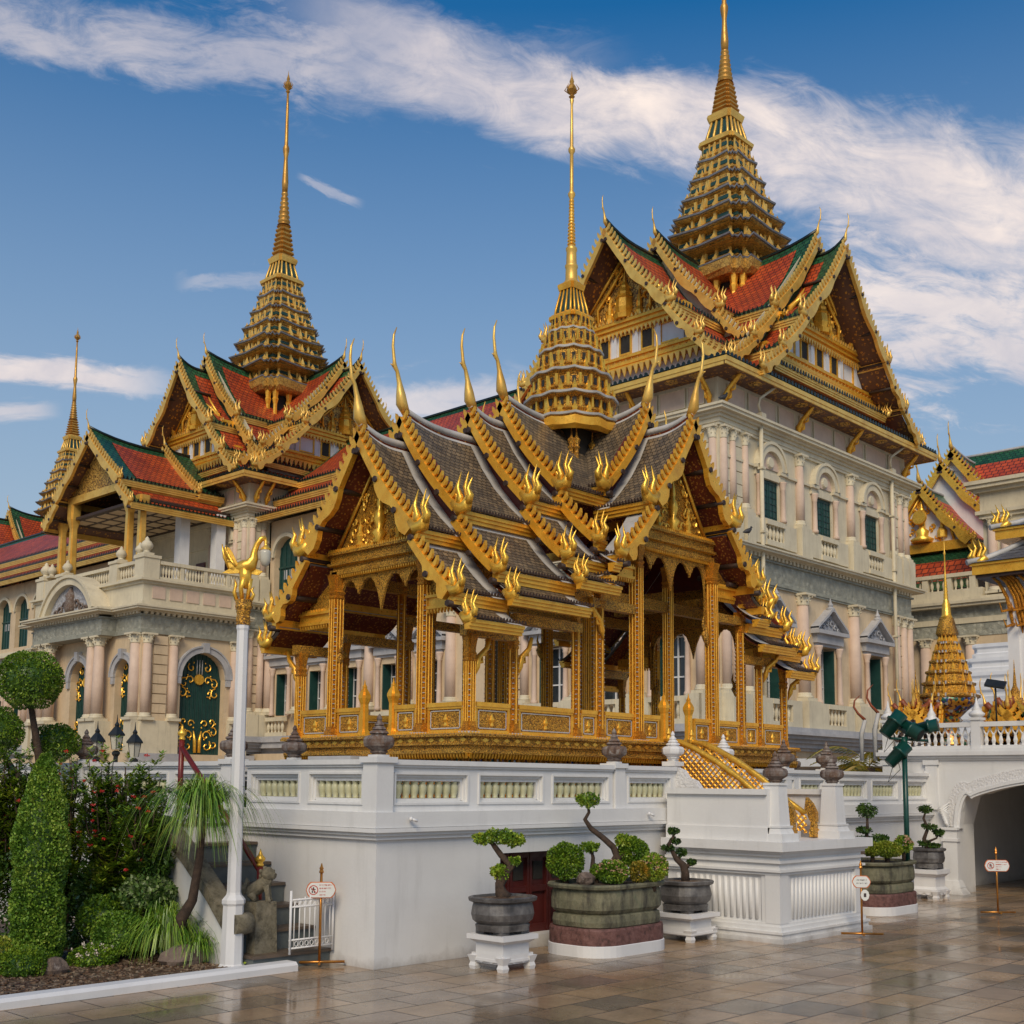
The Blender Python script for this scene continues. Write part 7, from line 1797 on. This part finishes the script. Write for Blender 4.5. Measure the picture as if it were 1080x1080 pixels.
# ================================================================ SIGNS
def sign(x, y, h, label, wide, tall, yaw, ornate=True, two=False):
    t = thing('sign_stand', (x, y, 0), label, 'sign', 'little brass sign stands on the paving')
    b = MB(); b.tube([(x, y, .03), (x, y, h)], .012, 8); b.lathe(x, y, [(.018, h-.0), (.022, h+.01), (.014, h+.03), (.02, h+.04), (.012, h+.055), (.004, h+.085)], 8); b.build('pole', 'brass', t)
    ca, sa = cos(yaw), sin(yaw)
    b = MB(); b.tube([(x-ca*.22, y-sa*.22, .035), (x+ca*.22, y+sa*.22, .035)], .012, 6); b.tube([(x+sa*.1, y-ca*.1, .03), (x-sa*.14, y+ca*.14, .03)], .012, 6); b.build('base', 'brass', t)
    T = lambda s_, n_, z_: Vector((x+ca*s_+sa*n_, y+sa*s_-ca*n_, z_))
    zc = h-.075-tall/2
    def plate(mb, s0, zc, w_, tl, n0, n1, oc=.028):
        o = [(-w_/2, -tl/2+oc), (-w_/2+oc*.6, -tl/2+oc*.3), (-w_/2+oc, -tl/2), (w_/2-oc, -tl/2), (w_/2-oc*.6, -tl/2+oc*.3), (w_/2, -tl/2+oc), (w_/2+oc*.5, 0), (w_/2, tl/2-oc), (w_/2-oc*.6, tl/2-oc*.3), (w_/2-oc, tl/2), (-w_/2+oc, tl/2), (-w_/2+oc*.6, tl/2-oc*.3), (-w_/2, tl/2-oc), (-w_/2-oc*.5, 0)]
        mb.prism([(s0+p[0], n0, zc+p[1]) for p in o], (0, n1-n0, 0)) if mb.T is None else mb.ring([[(s0+p[0], n0, zc+p[1]) for p in o], [(s0+p[0], n1, zc+p[1]) for p in o]])
    b = MB(T=T); plate(b, 0, zc, wide, tall, .012, .020); o = b.build('panel_rim', 'sign_orange', t)
    b = MB(T=T); plate(b, 0, zc, wide-.014, tall-.014, .020, .024); pn = b.build('panel', 'sign_white', t)
    random.seed(int(abs(x)*50))
    if ornate:
        cx_ = -wide*.28; rr = tall*.30
        b = MB(T=T); N = 20
        for i in range(N):
            a0, a1 = 2*pi*i/N, 2*pi*(i+1)/N; f = lambda r, a, n: (cx_+r*cos(a), n, zc+r*sin(a)); b.ring([[f(rr, a0, .024), f(rr*.82, a0, .024), f(rr*.82, a0, .0255), f(rr, a0, .0255)], [f(rr, a1, .024), f(rr*.82, a1, .024), f(rr*.82, a1, .0255), f(rr, a1, .0255)]], caps=False)
        b.prism([], (0, 0, 0)) if False else None
        b.ring([[(cx_-rr*.7, .0256, zc+rr*.6), (cx_-rr*.6, .0256, zc+rr*.7), (cx_+rr*.7, .0256, zc-rr*.6), (cx_+rr*.6, .0256, zc-rr*.7)], [(cx_-rr*.7, .0265, zc+rr*.6), (cx_-rr*.6, .0265, zc+rr*.7), (cx_+rr*.7, .0265, zc-rr*.6), (cx_+rr*.6, .0265, zc-rr*.7)]])
        b.build('prohibition_ring', 'sign_red', pn)
        b = MB(T=T); b.box(cx_-.007, cx_+.007, .024, .025, zc-rr*.1, zc+rr*.35); b.box(cx_-.02, cx_+.02, .024, .025, zc+rr*.05, zc+rr*.2); b.box(cx_-.014, cx_-.004, .024, .025, zc-rr*.6, zc-rr*.1); b.box(cx_+.004, cx_+.014, .024, .025, zc-rr*.6, zc-rr*.1); b.box(cx_-.006, cx_+.006, .024, .025, zc+rr*.38, zc+rr*.58); b.build('pictogram', 'sign_ink', pn)
    s0 = -wide*.06 if ornate else -wide*.30
    b = MB(T=T)
    for li in range(4 if ornate else 2):
        zz = zc+tall*(.30-.2*li) if ornate else zc+tall*(.14-.26*li); s_ = s0; end = wide*(.40 if li < 2 else .18 if li == 2 else .14) if ornate else wide*.34
        while s_ < end:
            w2 = random.uniform(.004, .008); b.box(s_, s_+w2*.35, .024, .025, zz-.006, zz+.006)
            if random.random() < .8: b.box(s_, s_+w2, .0252, .026, zz+random.choice((-.006, .004, -.001)), zz+random.choice((.006, .0065)))
            s_ += w2+.0025 if random.random() < .85 else w2+.008
    b.build('lettering', 'sign_red' if ornate else 'sign_ink', pn)
    if two:
        b = MB(T=T); b.prism([], (0, 0, 0)) if False else b.ring([[(.035+.045*cos(2*pi*k/10), .012, zc-tall/2-.075+.06*sin(2*pi*k/10)) for k in range(10)], [(.035+.045*cos(2*pi*k/10), .02, zc-tall/2-.075+.06*sin(2*pi*k/10)) for k in range(10)]]); o2 = b.build('small_tag', 'sign_white', t)
        b = MB(T=T); b.box(.022, .048, .02, .022, zc-tall/2-.095, zc-tall/2-.055); b.build('tag_mark', 'sign_ink', o2)
    return t
YAWS = radians(43.4-90)
sign(-.20, .50, .80, 'brass stand with a small white notice beside the white metal gate at the left', .235, .14, YAWS+.15)
sign(5.21, -1.85, .72, 'brass stand with a plain white notice and a small tag, at the mounting block corner', .17, .13, YAWS-.1, False, True)
sign(8.52, -2.0, .76, 'brass stand with a white prohibition notice in front of the archway', .29, .145, YAWS)
# ================================================================ LEFT GARDEN AND STEPS
b = MB(); b.box(-9, -.98, .50, 9, .004, .05); structure(b.build('planting_bed', 'pebbles'))
b = MB(); b.ring([[(x, y, z) for y, z in ((.40, .0), (.40, .05), (.43, .075), (.56, .075), (.60, .05), (.60, 0))] for x in (-9, -.50)]); b.ring([[(x, y, z) for y, z in ((.60, .0), (.60, .05), (.9, .05), (.9, 0))] for x in (-.97, -.60)]); structure(b.build('kerb', 'white_paint'))
random.seed(77)
b = MB()
for i in range(2600):
    x, y = random.uniform(-4.2, -1.0), random.uniform(.62, 3.2); s_ = random.uniform(.008, .022); b.ball((x, y, .052), s_, 1.2, 1, .6, 5, 3, .15)
o = b.build('pebble_cover', 'pebbles'); o['kind'] = 'stuff'
# steps up to the terrace
sp_ = thing('garden_steps', (-.45, .6, 0), 'dark slate steps with brown treads climbing beside the terrace wall', 'steps')
for k in range(7):
    y0 = .60+.235*k; z1 = .13+.178*k
    b = MB(); b.box(-.82, -.012, y0, 2.5, max(0, z1-.185), z1-.028); o = b.build('riser', 'stair_slate', sp_)
    b = MB(); b.box(-.83, -.010, y0-.02, 2.5, z1-.026, z1); b.build('tread', 'stair_tread', o)
b = MB(); b.box(-.9, -.01, 2.0, 2.6, .9, 1.22); b.build('landing', 'terrace_white', sp_)
b = MB(); b.prism([(-.93, .75, 0), (-.93, 2.6, 0), (-.93, 2.6, 1.18), (-.93, 1.95, 1.15), (-.93, .75, .30)], (.1, 0, 0)); b.build('side_wall', 'terrace_white', sp_)
b = MB(); b.ring([[(-.97, y, z), (-.97, y, z+.12), (-.80, y, z+.12), (-.80, y, z)] for y, z in ((.66, .33), (.74, .30), (.86, .35), (1.1, .56), (1.5, .85), (1.95, 1.14), (2.6, 1.20))]); b.tube([(-.97, .70, .40), (-.80, .70, .40)], .09, 10); b.build('banister', 'carved_stone', sp_)
hr = thing('handrail', (-.45, 1.07, .42), 'dark red wooden handrail with gilt knobs on the slate steps', 'handrail')
b = MB(); b.tube([(-.45, 1.07, .80), (-.45, 2.46, 1.93)], .026, 8); b.build('rail', 'red_rail', hr)
for y, z0, z1 in ((1.07, .42, .84), (2.46, 1.22, 2.0)):
    b = MB(); b.tube([(-.45, y, z0), (-.45, y, z1)], .028, 8); o = b.build('post', 'red_rail', hr)
    b = MB(); b.lathe(-.45, y, [(.03, z1), (.034, z1+.015), (.022, z1+.03), (.045, z1+.055), (.045, z1+.075), (.022, z1+.10), (.012, z1+.125), (.002, z1+.155)], 10); b.build('knob', 'gold_leaf', o)
# stone pillar with guardian lion
lp = thing('lion_pillar', (-.62, .82, 0), 'weathered stone pillar topped by a small carved guardian lion', 'statue')
b = MB(); b.taper(-.62, .82, .24, .24, .21, .21, 0, .56); b.cbox(-.62, .82, .25, .25, .0, .05); b.build('pillar', 'carved_stone', lp)
b = MB(); c = Vector((-.62, .82, .56))
R_ = Vector((.687, -.727, 0)); F_ = Vector((-.727, -.687, 0))
L3 = lambda a, h, d=0: c+R_*a+F_*d+Vector((0, 0, h))
b.tube([L3(-.09, .05), L3(-.06, .09), L3(0, .13), L3(.05, .17), L3(.07, .22)], [.05, .062, .06, .06, .05], 8)
b.ball(L3(.07, .235, .01), .062, n=9, m=6, jit=.10)
b.tube([L3(.09, .23, .01), L3(.135, .215, .02)], [.042, .03], 7); b.tube([L3(.09, .255, .01), L3(.13, .262, .02)], [.02, .012], 6)
for dd in (-.035, .045): b.tube([L3(.06, .14, dd), L3(.075, .07, dd), L3(.08, .01, dd), L3(.105, .005, dd)], [.03, .022, .024, .018], 6); b.tube([L3(-.07, .07, dd), L3(-.045, .035, dd), L3(-.03, .005, dd)], [.042, .03, .02], 6)
for i in range(7): a = i*.9; b.ball(L3(.05+.05*cos(a), .235+.05*sin(a), .0), .022, n=6, m=4)
b.tube([L3(-.12, .06), L3(-.14, .12), L3(-.11, .17), L3(-.12, .2)], [.025, .03, .022, .006], 6)
b.build('guardian_lion', 'carved_stone', lp)
# white metal gate
mg = thing('metal_gate', (-.25, .55, .1), 'low white wrought-metal gate across the foot of the slate steps', 'gate')
b = MB()
for z in (.17, .24, .52, .58): b.tube([(-.50, .54, z), (-.02, .54, z)], .009, 5)
for x in (-.49, -.03): b.tube([(x, .54, .12), (x, .54, .66)], .012, 6)
b.build('gate_frame', 'white_paint', mg)
for i in range(8):
    x = -.45+i*.055; b = MB(); b.tube([(x, .54, .17), (x, .54, .62-.04*abs(i-3.5)/3.5)], .006, 5)
    if i < 7:
        for zz in (.205, .55): b.tube([(x+.0275+.018*cos(q*pi/4), .54, zz+.022*sin(q*pi/4)) for q in range(9)], .004, 4)
    b.build('gate_bar', 'white_paint', mg)
# lamp post with gilded swan
sl = thing('swan_lamp_post', (-.93, .75, 0), 'white octagonal lamp post crowned by a gilded swan holding a lantern', 'lamp post')
b = MB(); x, y = -.93, .75
b.lathe(x, y, [(.112, 0), (.112, .05), (.096, .07), (.088, .55), (.10, .57), (.10, .60), (.066, .64), (.06, .66), (.050, 2.90), (.056, 2.92), (.056, 2.95)], 8, pi/8); b.build('post', 'white_paint', sl)
b = MB(); b.lathe(x, y, [(.06, 2.95), (.062, 3.02), (.055, 3.04), (.065, 3.07), (.06, 3.08), (.075, 3.11), (.07, 3.13), (.075, 3.17), (.03, 3.18)], 8, pi/8); b.build('collar', 'gold_carved', sl)
G3 = lambda a, h, d=0: Vector((x, y, 3.17))+R_*(a*.86)+F_*(d*.86)+Vector((0, 0, h*.86))
b = MB()
b.tube([G3(-.14, .30), G3(-.08, .33), G3(.0, .34), G3(.06, .37), G3(.085, .43), G3(.09, .50), G3(.115, .58), G3(.155, .635), G3(.20, .66)], [.01, .05, .07, .062, .042, .03, .026, .026, .012], 8)
b.tube([G3(.15, .63), G3(.21, .62)], [.018, .004], 5); b.tube([G3(.0, .33), G3(.01, .22), G3(.02, .12)], [.065, .05, .02], 8)
b.tube([G3(-.0, .22, .02), G3(-.03, .12, .02), G3(-.015, 0, .02)], [.04, .022, .02], 6); b.tube([G3(.04, .22, -.02), G3(.045, .12, -.02), G3(.03, 0, -.02)], [.04, .022, .02], 6)
b.tube([G3(.07, 0), G3(.10, .06), G3(.075, .10), G3(.10, .14)], [.02, .015, .012, .003], 5); b.tube([G3(-.07, 0), G3(-.10, .08), G3(-.085, .16), G3(-.1, .22)], [.02, .018, .014, .003], 5)
b.build('swan_body', 'gold_leaf', sl)
for k, (sg, up_) in enumerate(((-1, 1), (-1, 0), (1, 0))):
    b = MB()
    if up_: pts = [(-.06, .36), (-.09, .42), (-.12, .48), (-.15, .525), (-.175, .54), (-.18, .48), (-.17, .42), (-.165, .37), (-.14, .31), (-.10, .30)]
    elif sg < 0: pts = [(-.03, .35), (-.12, .33), (-.22, .27), (-.12, .265), (-.05, .27)]
    else: pts = [(.04, .34), (.12, .32), (.18, .30), (.14, .26), (.07, .27)]
    d0 = .03 if sg < 0 else -.02
    b.prism([G3(a, h, d0) for a, h in pts], F_*.018)
    for q in range(5):
        if up_: b.tube([G3(-.08-.02*q, .34+.02*q, d0+.02), G3(-.13-.015*q, .40+.03*q, d0+.025), G3(-.19, .38+.045*q, d0+.02)], [.014, .012, .004], 5)
    b.build('wing', 'gold_leaf', sl)
b = MB()
for q in range(6): b.tube([G3(-.14, .30), G3(-.16-.01*q, .34+.02*q, .01*q-.03), G3(-.17-.012*q, .42+.03*q, .02*q-.05)], [.02, .016, .004], 5)
b.build('tail', 'gold_leaf', sl)
ln = MB(); c2 = G3(.205, .0); ln.lathe(c2.x, c2.y, [(.004, 3.73), (.012, 3.70), (.018, 3.69), (.012, 3.67), (.02, 3.65), (.045, 3.63), (.048, 3.62), (.045, 3.615)], 10); lo = ln.build('lantern_cap', 'gold_leaf', sl)
ln = MB(); ln.lathe(c2.x, c2.y, [(.044, 3.615), (.05, 3.59), (.046, 3.52), (.03, 3.48), (.01, 3.47)], 12); ln.build('lantern_glass', 'glass_lamp', lo)
# street lanterns in the courtyard behind
for i, (x, y) in enumerate(((5.92, 16.41), (6.2, 16.09), (6.48, 15.81))):
    zt = (2.72, 2.86, 2.70)[i]
    t = thing('street_lantern', (x, y, 0), ('black iron lantern left of its two companions, before the porch', 'tallest black iron lantern, between two lower ones', 'black iron lantern right of its two companions, before the porch')[i], 'lamp', 'iron lanterns in the courtyard')
    b = MB(); b.lathe(x, y, [(.12, 0), (.12, .3), (.06, .4), (.045, 1.2), (.05, zt-.75), (.09, zt-.7), (.09, zt-.66), (.04, zt-.62)], 8); b.build('post', 'iron_black', t)
    b = MB(); b.lathe(x, y, [(.10, zt-.6), (.15, zt-.3), (.15, zt-.29), (.05, zt-.28)], 6); b.build('glass', 'glass_lamp', t)
    b = MB(); b.lathe(x, y, [(.2, zt-.30), (.2, zt-.27), (.10, zt-.15), (.05, zt-.1), (.06, zt-.06), (.02, zt), (.004, zt+.16)], 6)
    for k in range(6): a = k*pi/3; b.tube([(x+.10*cos(a), y+.10*sin(a), zt-.6), (x+.155*cos(a), y+.155*sin(a), zt-.3)], .008, 4)
    b.build('cap', 'iron_black', t)
# pigeons on the ledges
for i, (x, y, z, lb) in enumerate(((31.2, 16.75, 16.31, 'dark pigeon perched high on the palace cornice corner'), (32.4, 16.5, 11.2, 'dark pigeon perched on the lower cornice right of the pavilion gable'))):
    t = MB(); c = Vector((x, y, z)); t.tube([c+Vector((-.22, .1, .10)), c+Vector((-.1, .05, .14)), c+Vector((.02, 0, .18)), c+Vector((.1, -.04, .26)), c+Vector((.13, -.05, .32))], [.02, .08, .10, .06, .02], 8); t.ball(c+Vector((.13, -.05, .33)), .045, n=7, m=5); t.tube([c+Vector((.16, -.06, .33)), c+Vector((.22, -.08, .32))], [.015, .003], 4); t.tube([c+Vector((0, 0, .12)), c], .012, 4)
    o = t.build('pigeon', 'pigeon_grey'); o['label'] = lb; o['category'] = 'bird'
# ---------------- plants
def shrub_thing(name, x, y, label, cat='shrub', group=None, z=.05): return thing(name, (x, y, z), label, cat, group)
# cone topiary
t = shrub_thing('cone_topiary', -2.04, 2.02, 'tall clipped green cone of small leaves at the left')
random.seed(101); b = MB()
for i in range(26000):
    h = random.random()**1.25; a = random.uniform(0, 2*pi); R0 = .225*(1-.15*h) if h < .45 else .21*(1-((h-.45)/.55)**2.2)+.03
    R0 *= 1+.05*sin(a*3+h*20)+.04*sin(h*37+a*2); r = R0*(.80+.2*random.random()**.5)
    p = Vector((-2.04+r*cos(a), 2.02+r*sin(a), .10+1.72*h)); d = Vector((cos(a), sin(a), .4)); u = (d+Vector([random.uniform(-1, 1) for _ in range(3)])).normalized(); w_ = u.cross(Vector([random.random() for _ in range(3)])).normalized(); s_ = random.uniform(.016, .034)
    b.poly([p-w_*s_*.35, p+u*s_*.6, p+w_*s_*.35, p-u*s_*.5])
b.build('crown', 'leaf_cone', t)
b = MB(); b.tube([(-2.04, 2.02, 0), (-2.04, 2.02, 1.4)], [.04, .02], 6); b.build('trunk', 'bark', t)
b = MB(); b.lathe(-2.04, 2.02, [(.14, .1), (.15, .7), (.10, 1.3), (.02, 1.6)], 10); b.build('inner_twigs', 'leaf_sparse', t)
# cloud-pruned tree
t = shrub_thing('topiary_tree', -.7, 5.3, 'cloud-pruned topiary tree with three round clipped heads at the far left', 'tree')
for (x, y, z, r, n, sz_) in ((-.78, 5.17, 2.72, .37, 6500, .88), (-1.02, 5.42, 2.12, .30, 4200, .95), (-.30, 5.46, 2.03, .27, 3600, .8)):
    b = MB(); leafcloud(b, (x, y, z), (r, r, r*sz_), n, .03, .9); leafcloud(b, (x, y, z), (r*.85, r*.85, r*.8*sz_), n//4, .05, .5); o = b.build('crown', 'leaf_topiary', t)
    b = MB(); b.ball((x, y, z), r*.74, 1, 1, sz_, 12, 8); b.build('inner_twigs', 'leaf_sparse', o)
b = MB(); b.tube([(-.6, 5.4, 0), (-.62, 5.35, 1.2), (-.55, 5.3, 1.8), (-.75, 5.2, 2.5)], [.07, .06, .05, .03], 7); b.tube([(-.6, 5.35, 1.4), (-.95, 5.4, 1.9)], [.04, .03], 6); b.tube([(-.6, 5.35, 1.3), (-.32, 5.45, 1.8)], [.04, .03], 6); b.build('trunk', 'bark', t)
# tall flowering shrubs
def ixora(x, y, H, R0, n, label, seedn, lean=0, flowers=9, m_='leaf_shrub'):
    random.seed(seedn); t = thing('flowering_shrub', (x, y, .05), label, 'shrub', 'tall red-flowered shrubs along the terrace'); st_ = MB(); ends = []
    for i in range(16):
        a = random.uniform(0, 6.3); q = Vector((x+R0*random.uniform(.2, .9)*cos(a), y+R0*random.uniform(.2, .9)*sin(a), H*random.uniform(.72, 1.0))); twig(st_, (x+random.uniform(-.08, .08), y+random.uniform(-.08, .08), 0), q, .016, .006, 5, .06); ends.append(q)
        for k in range(2): q2 = q+Vector((random.uniform(-.15, .15), random.uniform(-.15, .15), random.uniform(-.4, .1))); twig(st_, (x+(q.x-x)*.5, y+(q.y-y)*.5, q.z*.5), q2, .009, .004, 3, .04); ends.append(q2)
    st_.build('stems', 'bark', t)
    b = MB()
    for q in ends:
        for j in range(9):
            h = q.z*random.uniform(.30, 1.02); f = h/q.z; c = Vector((x+(q.x-x)*f+random.uniform(-.07, .07), y+(q.y-y)*f+random.uniform(-.07, .07), h))
            ta = random.uniform(0, 6.3); top = c+Vector((.08*cos(ta), .08*sin(ta), random.uniform(.06, .16)))
            for k in range(max(5, n//4)):
                tt = random.random(); p = c+(top-c)*tt; a = random.uniform(0, 6.3); u = Vector((cos(a), sin(a), random.uniform(-.1, .7))).normalized(); l = random.uniform(.045, .085); w_ = u.cross(Vector((0, 0, 1))).normalized()*l*.17
                b.poly([p, p+u*l*.45+w_, p+u*l, p+u*l*.45-w_])
    b.build('foliage', m_, t)
    for i in range(flowers):
        q = random.choice(ends); f = random.uniform(.6, 1.05); c = Vector((x+(q.x-x)*f-.727*random.uniform(.1, .28), y+(q.y-y)*f-.687*random.uniform(.1, .28), q.z*f+random.uniform(0, .06))); b = MB(); leafcloud(b, c, (.024, .024, .011), 22, .018, .4); b.build('blossom', 'petal_red', t)
    return t
ixora(-1.40, 2.95, 1.86, .32, 130, 'tall red-flowered shrub rising behind the clipped cone', 201, flowers=17)
ixora(-1.22, 2.38, 1.84, .27, 150, 'tallest red-flowered shrub, midway between cone and ponytail palm', 202, flowers=15)
ixora(-1.16, 1.82, 1.70, .20, 170, 'bright yellow-green shrub with red flowers nearest the red handrail', 203, flowers=10, m_='leaf_shrub')
ixora(-1.75, 3.75, 1.78, .32, 120, 'red-flowered shrub at the photo left edge, behind the cone', 204, flowers=13)
ixora(-1.45, 3.6, 1.85, .32, 110, 'airy red-flowered shrub under the clipped round heads', 205, flowers=12)
random.seed(9)
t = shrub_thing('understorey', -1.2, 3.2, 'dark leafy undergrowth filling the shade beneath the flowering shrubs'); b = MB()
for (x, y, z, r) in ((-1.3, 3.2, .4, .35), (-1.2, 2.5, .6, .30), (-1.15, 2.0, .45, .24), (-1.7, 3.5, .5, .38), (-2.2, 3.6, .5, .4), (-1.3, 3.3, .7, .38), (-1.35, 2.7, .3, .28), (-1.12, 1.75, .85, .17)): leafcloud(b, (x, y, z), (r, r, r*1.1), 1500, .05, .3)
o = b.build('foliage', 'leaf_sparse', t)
def mound(name, x, y, z, r, label, m_, n, ls, sz=.8, fl=None, sd=1, cat='shrub'):
    random.seed(sd); t = thing(name, (x, y, .05), label, cat, 'small clipped mounds in the garden bed'); b = MB(); leafcloud(b, (x, y, z), (r, r, r*sz), n, ls, .88, -.7); leafcloud(b, (x, y, z), (r*.8, r*.8, r*sz*.8), n//3, ls*1.5, .4); b.build('foliage', m_, t)
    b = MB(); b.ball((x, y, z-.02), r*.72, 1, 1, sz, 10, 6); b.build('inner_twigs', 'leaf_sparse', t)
    if fl:
        for i in range(fl[1]): d = Vector((random.uniform(-1, .5), random.uniform(-1, .3), random.uniform(.2, 1))).normalized(); b = MB(); leafcloud(b, (x+d.x*r, y+d.y*r, z+d.z*r*sz), (fl[2],)*3, 16, fl[2]*.9, .3); b.build('blossom', fl[0], t)
mound('clipped_mound', -1.40, 1.78, .25, .245, 'larger round clipped mound between the cone and the rocks', 'leaf_cone', 5200, .026, .85, sd=301)
mound('clipped_mound', -1.72, 1.62, .10, .20, 'low clipped mound with cream-white blossoms in front of the round one', 'leaf_topiary', 2600, .026, .62, ('petal_white', 12, .022), 302)
mound('clipped_mound', -2.38, 1.50, .13, .20, 'clipped mound cut by the left edge of the photo', 'leaf_topiary', 3000, .024, .75, sd=303)
mound('clipped_mound', -2.28, 2.15, .17, .18, 'yellowish clipped mound half hidden at the left edge', 'leaf_lime', 2000, .024, .6, sd=304)
mound('clipped_mound', -1.35, 2.15, .36, .25, 'dark round bush behind the larger clipped mound', 'leaf_topiary', 3000, .03, .85, sd=305)
mound('variegated_shrub', -1.16, 1.75, .60, .24, 'loose pale variegated shrub beside the grassy tuft', 'leaf_variegated', 1500, .06, .7, sd=306)
# grassy tuft and ponytail palm
def blades(mb, base, n, L, spread, up_, sd, w_=.012, zmin=-9):
    random.seed(sd)
    for i in range(n):
        a = random.uniform(0, 6.3); l = L*random.uniform(.6, 1.15); e = random.uniform(.15, 1.0); d = Vector((cos(a), sin(a), 0)); pts = []
        for k in range(7):
            t = k/6; pts.append(Vector(base)+d*(spread*l*e*(t**.8))+Vector((0, 0, l*(up_*t-(up_*.55+.55*e)*t*t*1.25))))
        sd_ = Vector((-d.y, d.x, 0))
        for k in range(6):
            w0, w1 = w_*(1-k/6.5), w_*(1-(k+1)/6.5)
            if pts[k+1].z < zmin: break
            mb.poly([pts[k]-sd_*w0/2, pts[k]+sd_*w0/2, pts[k+1]+sd_*w1/2, pts[k+1]-sd_*w1/2])
t = shrub_thing('grass_tuft', -1.12, 1.42, 'big arching tuft of long green grass blades at the foot of the ponytail palm', 'grass plant')
b = MB(); blades(b, (-1.14, 1.42, .08), 560, .88, .66, 1.45, 401, .013, .04); blades(b, (-1.12, 1.60, .08), 300, .98, .6, 1.55, 411, .013, .04); b.build('blades', 'leaf_grass', t)
b = MB(); blades(b, (-1.02, 1.12, .05), 260, .66, .55, 1.3, 402, .012, .04); b.build('blades', 'leaf_grass', t)
t = shrub_thing('ponytail_palm', -1.1, 1.15, 'ponytail palm with a drooping mop of green blades on a bare brown trunk', 'palm')
b = MB(); b.tube([(-1.16, 1.30, .0), (-1.15, 1.22, .40), (-1.10, 1.12, .58), (-1.08, 1.06, .95), (-1.08, 1.04, 1.30)], [.07, .055, .042, .034, .03], 8); b.build('trunk', 'bark', t)
b = MB(); blades(b, (-1.08, 1.04, 1.28), 640, .86, .88, 1.3, 403, .014); blades(b, (-1.08, 1.04, 1.30), 420, .80, .66, .5, 404, .013); b.build('crown', 'leaf_grass', t)
b = MB(); blades(b, (-1.10, 1.12, 1.22), 80, .62, .8, .6, 405, .012); b.build('dry_blades', 'leaf_autumn', t)
for i, (x, y, z, s_, sc_, lb) in enumerate(((-2.17, 1.40, .08, .10, (1.1, .9, 1), 'small pink and white mottled rock right of the edge mound'), (-1.17, 1.12, .09, .17, (1.15, .8, .75), 'large brown rock at the foot of the grass tuft near the lamp post'))):
    random.seed(500+i); t = MB(); t.ball((x, y, z), s_, *sc_, 9, 6, .17); t.sm.clear(); o = t.build('garden_rock', 'garden_rock'); o['label'] = lb; o['category'] = 'rock'
t = MB(); random.seed(7)
for i in range(60): 
    p = Vector((-.72+random.uniform(-.12, .1), .72+random.uniform(-.06, .1), .05)); leafcloud(t, p, (.03, .03, .03), 5, .03, .2)
o = t.build('ground_cover', 'leaf_shrub'); o['kind'] = 'stuff'
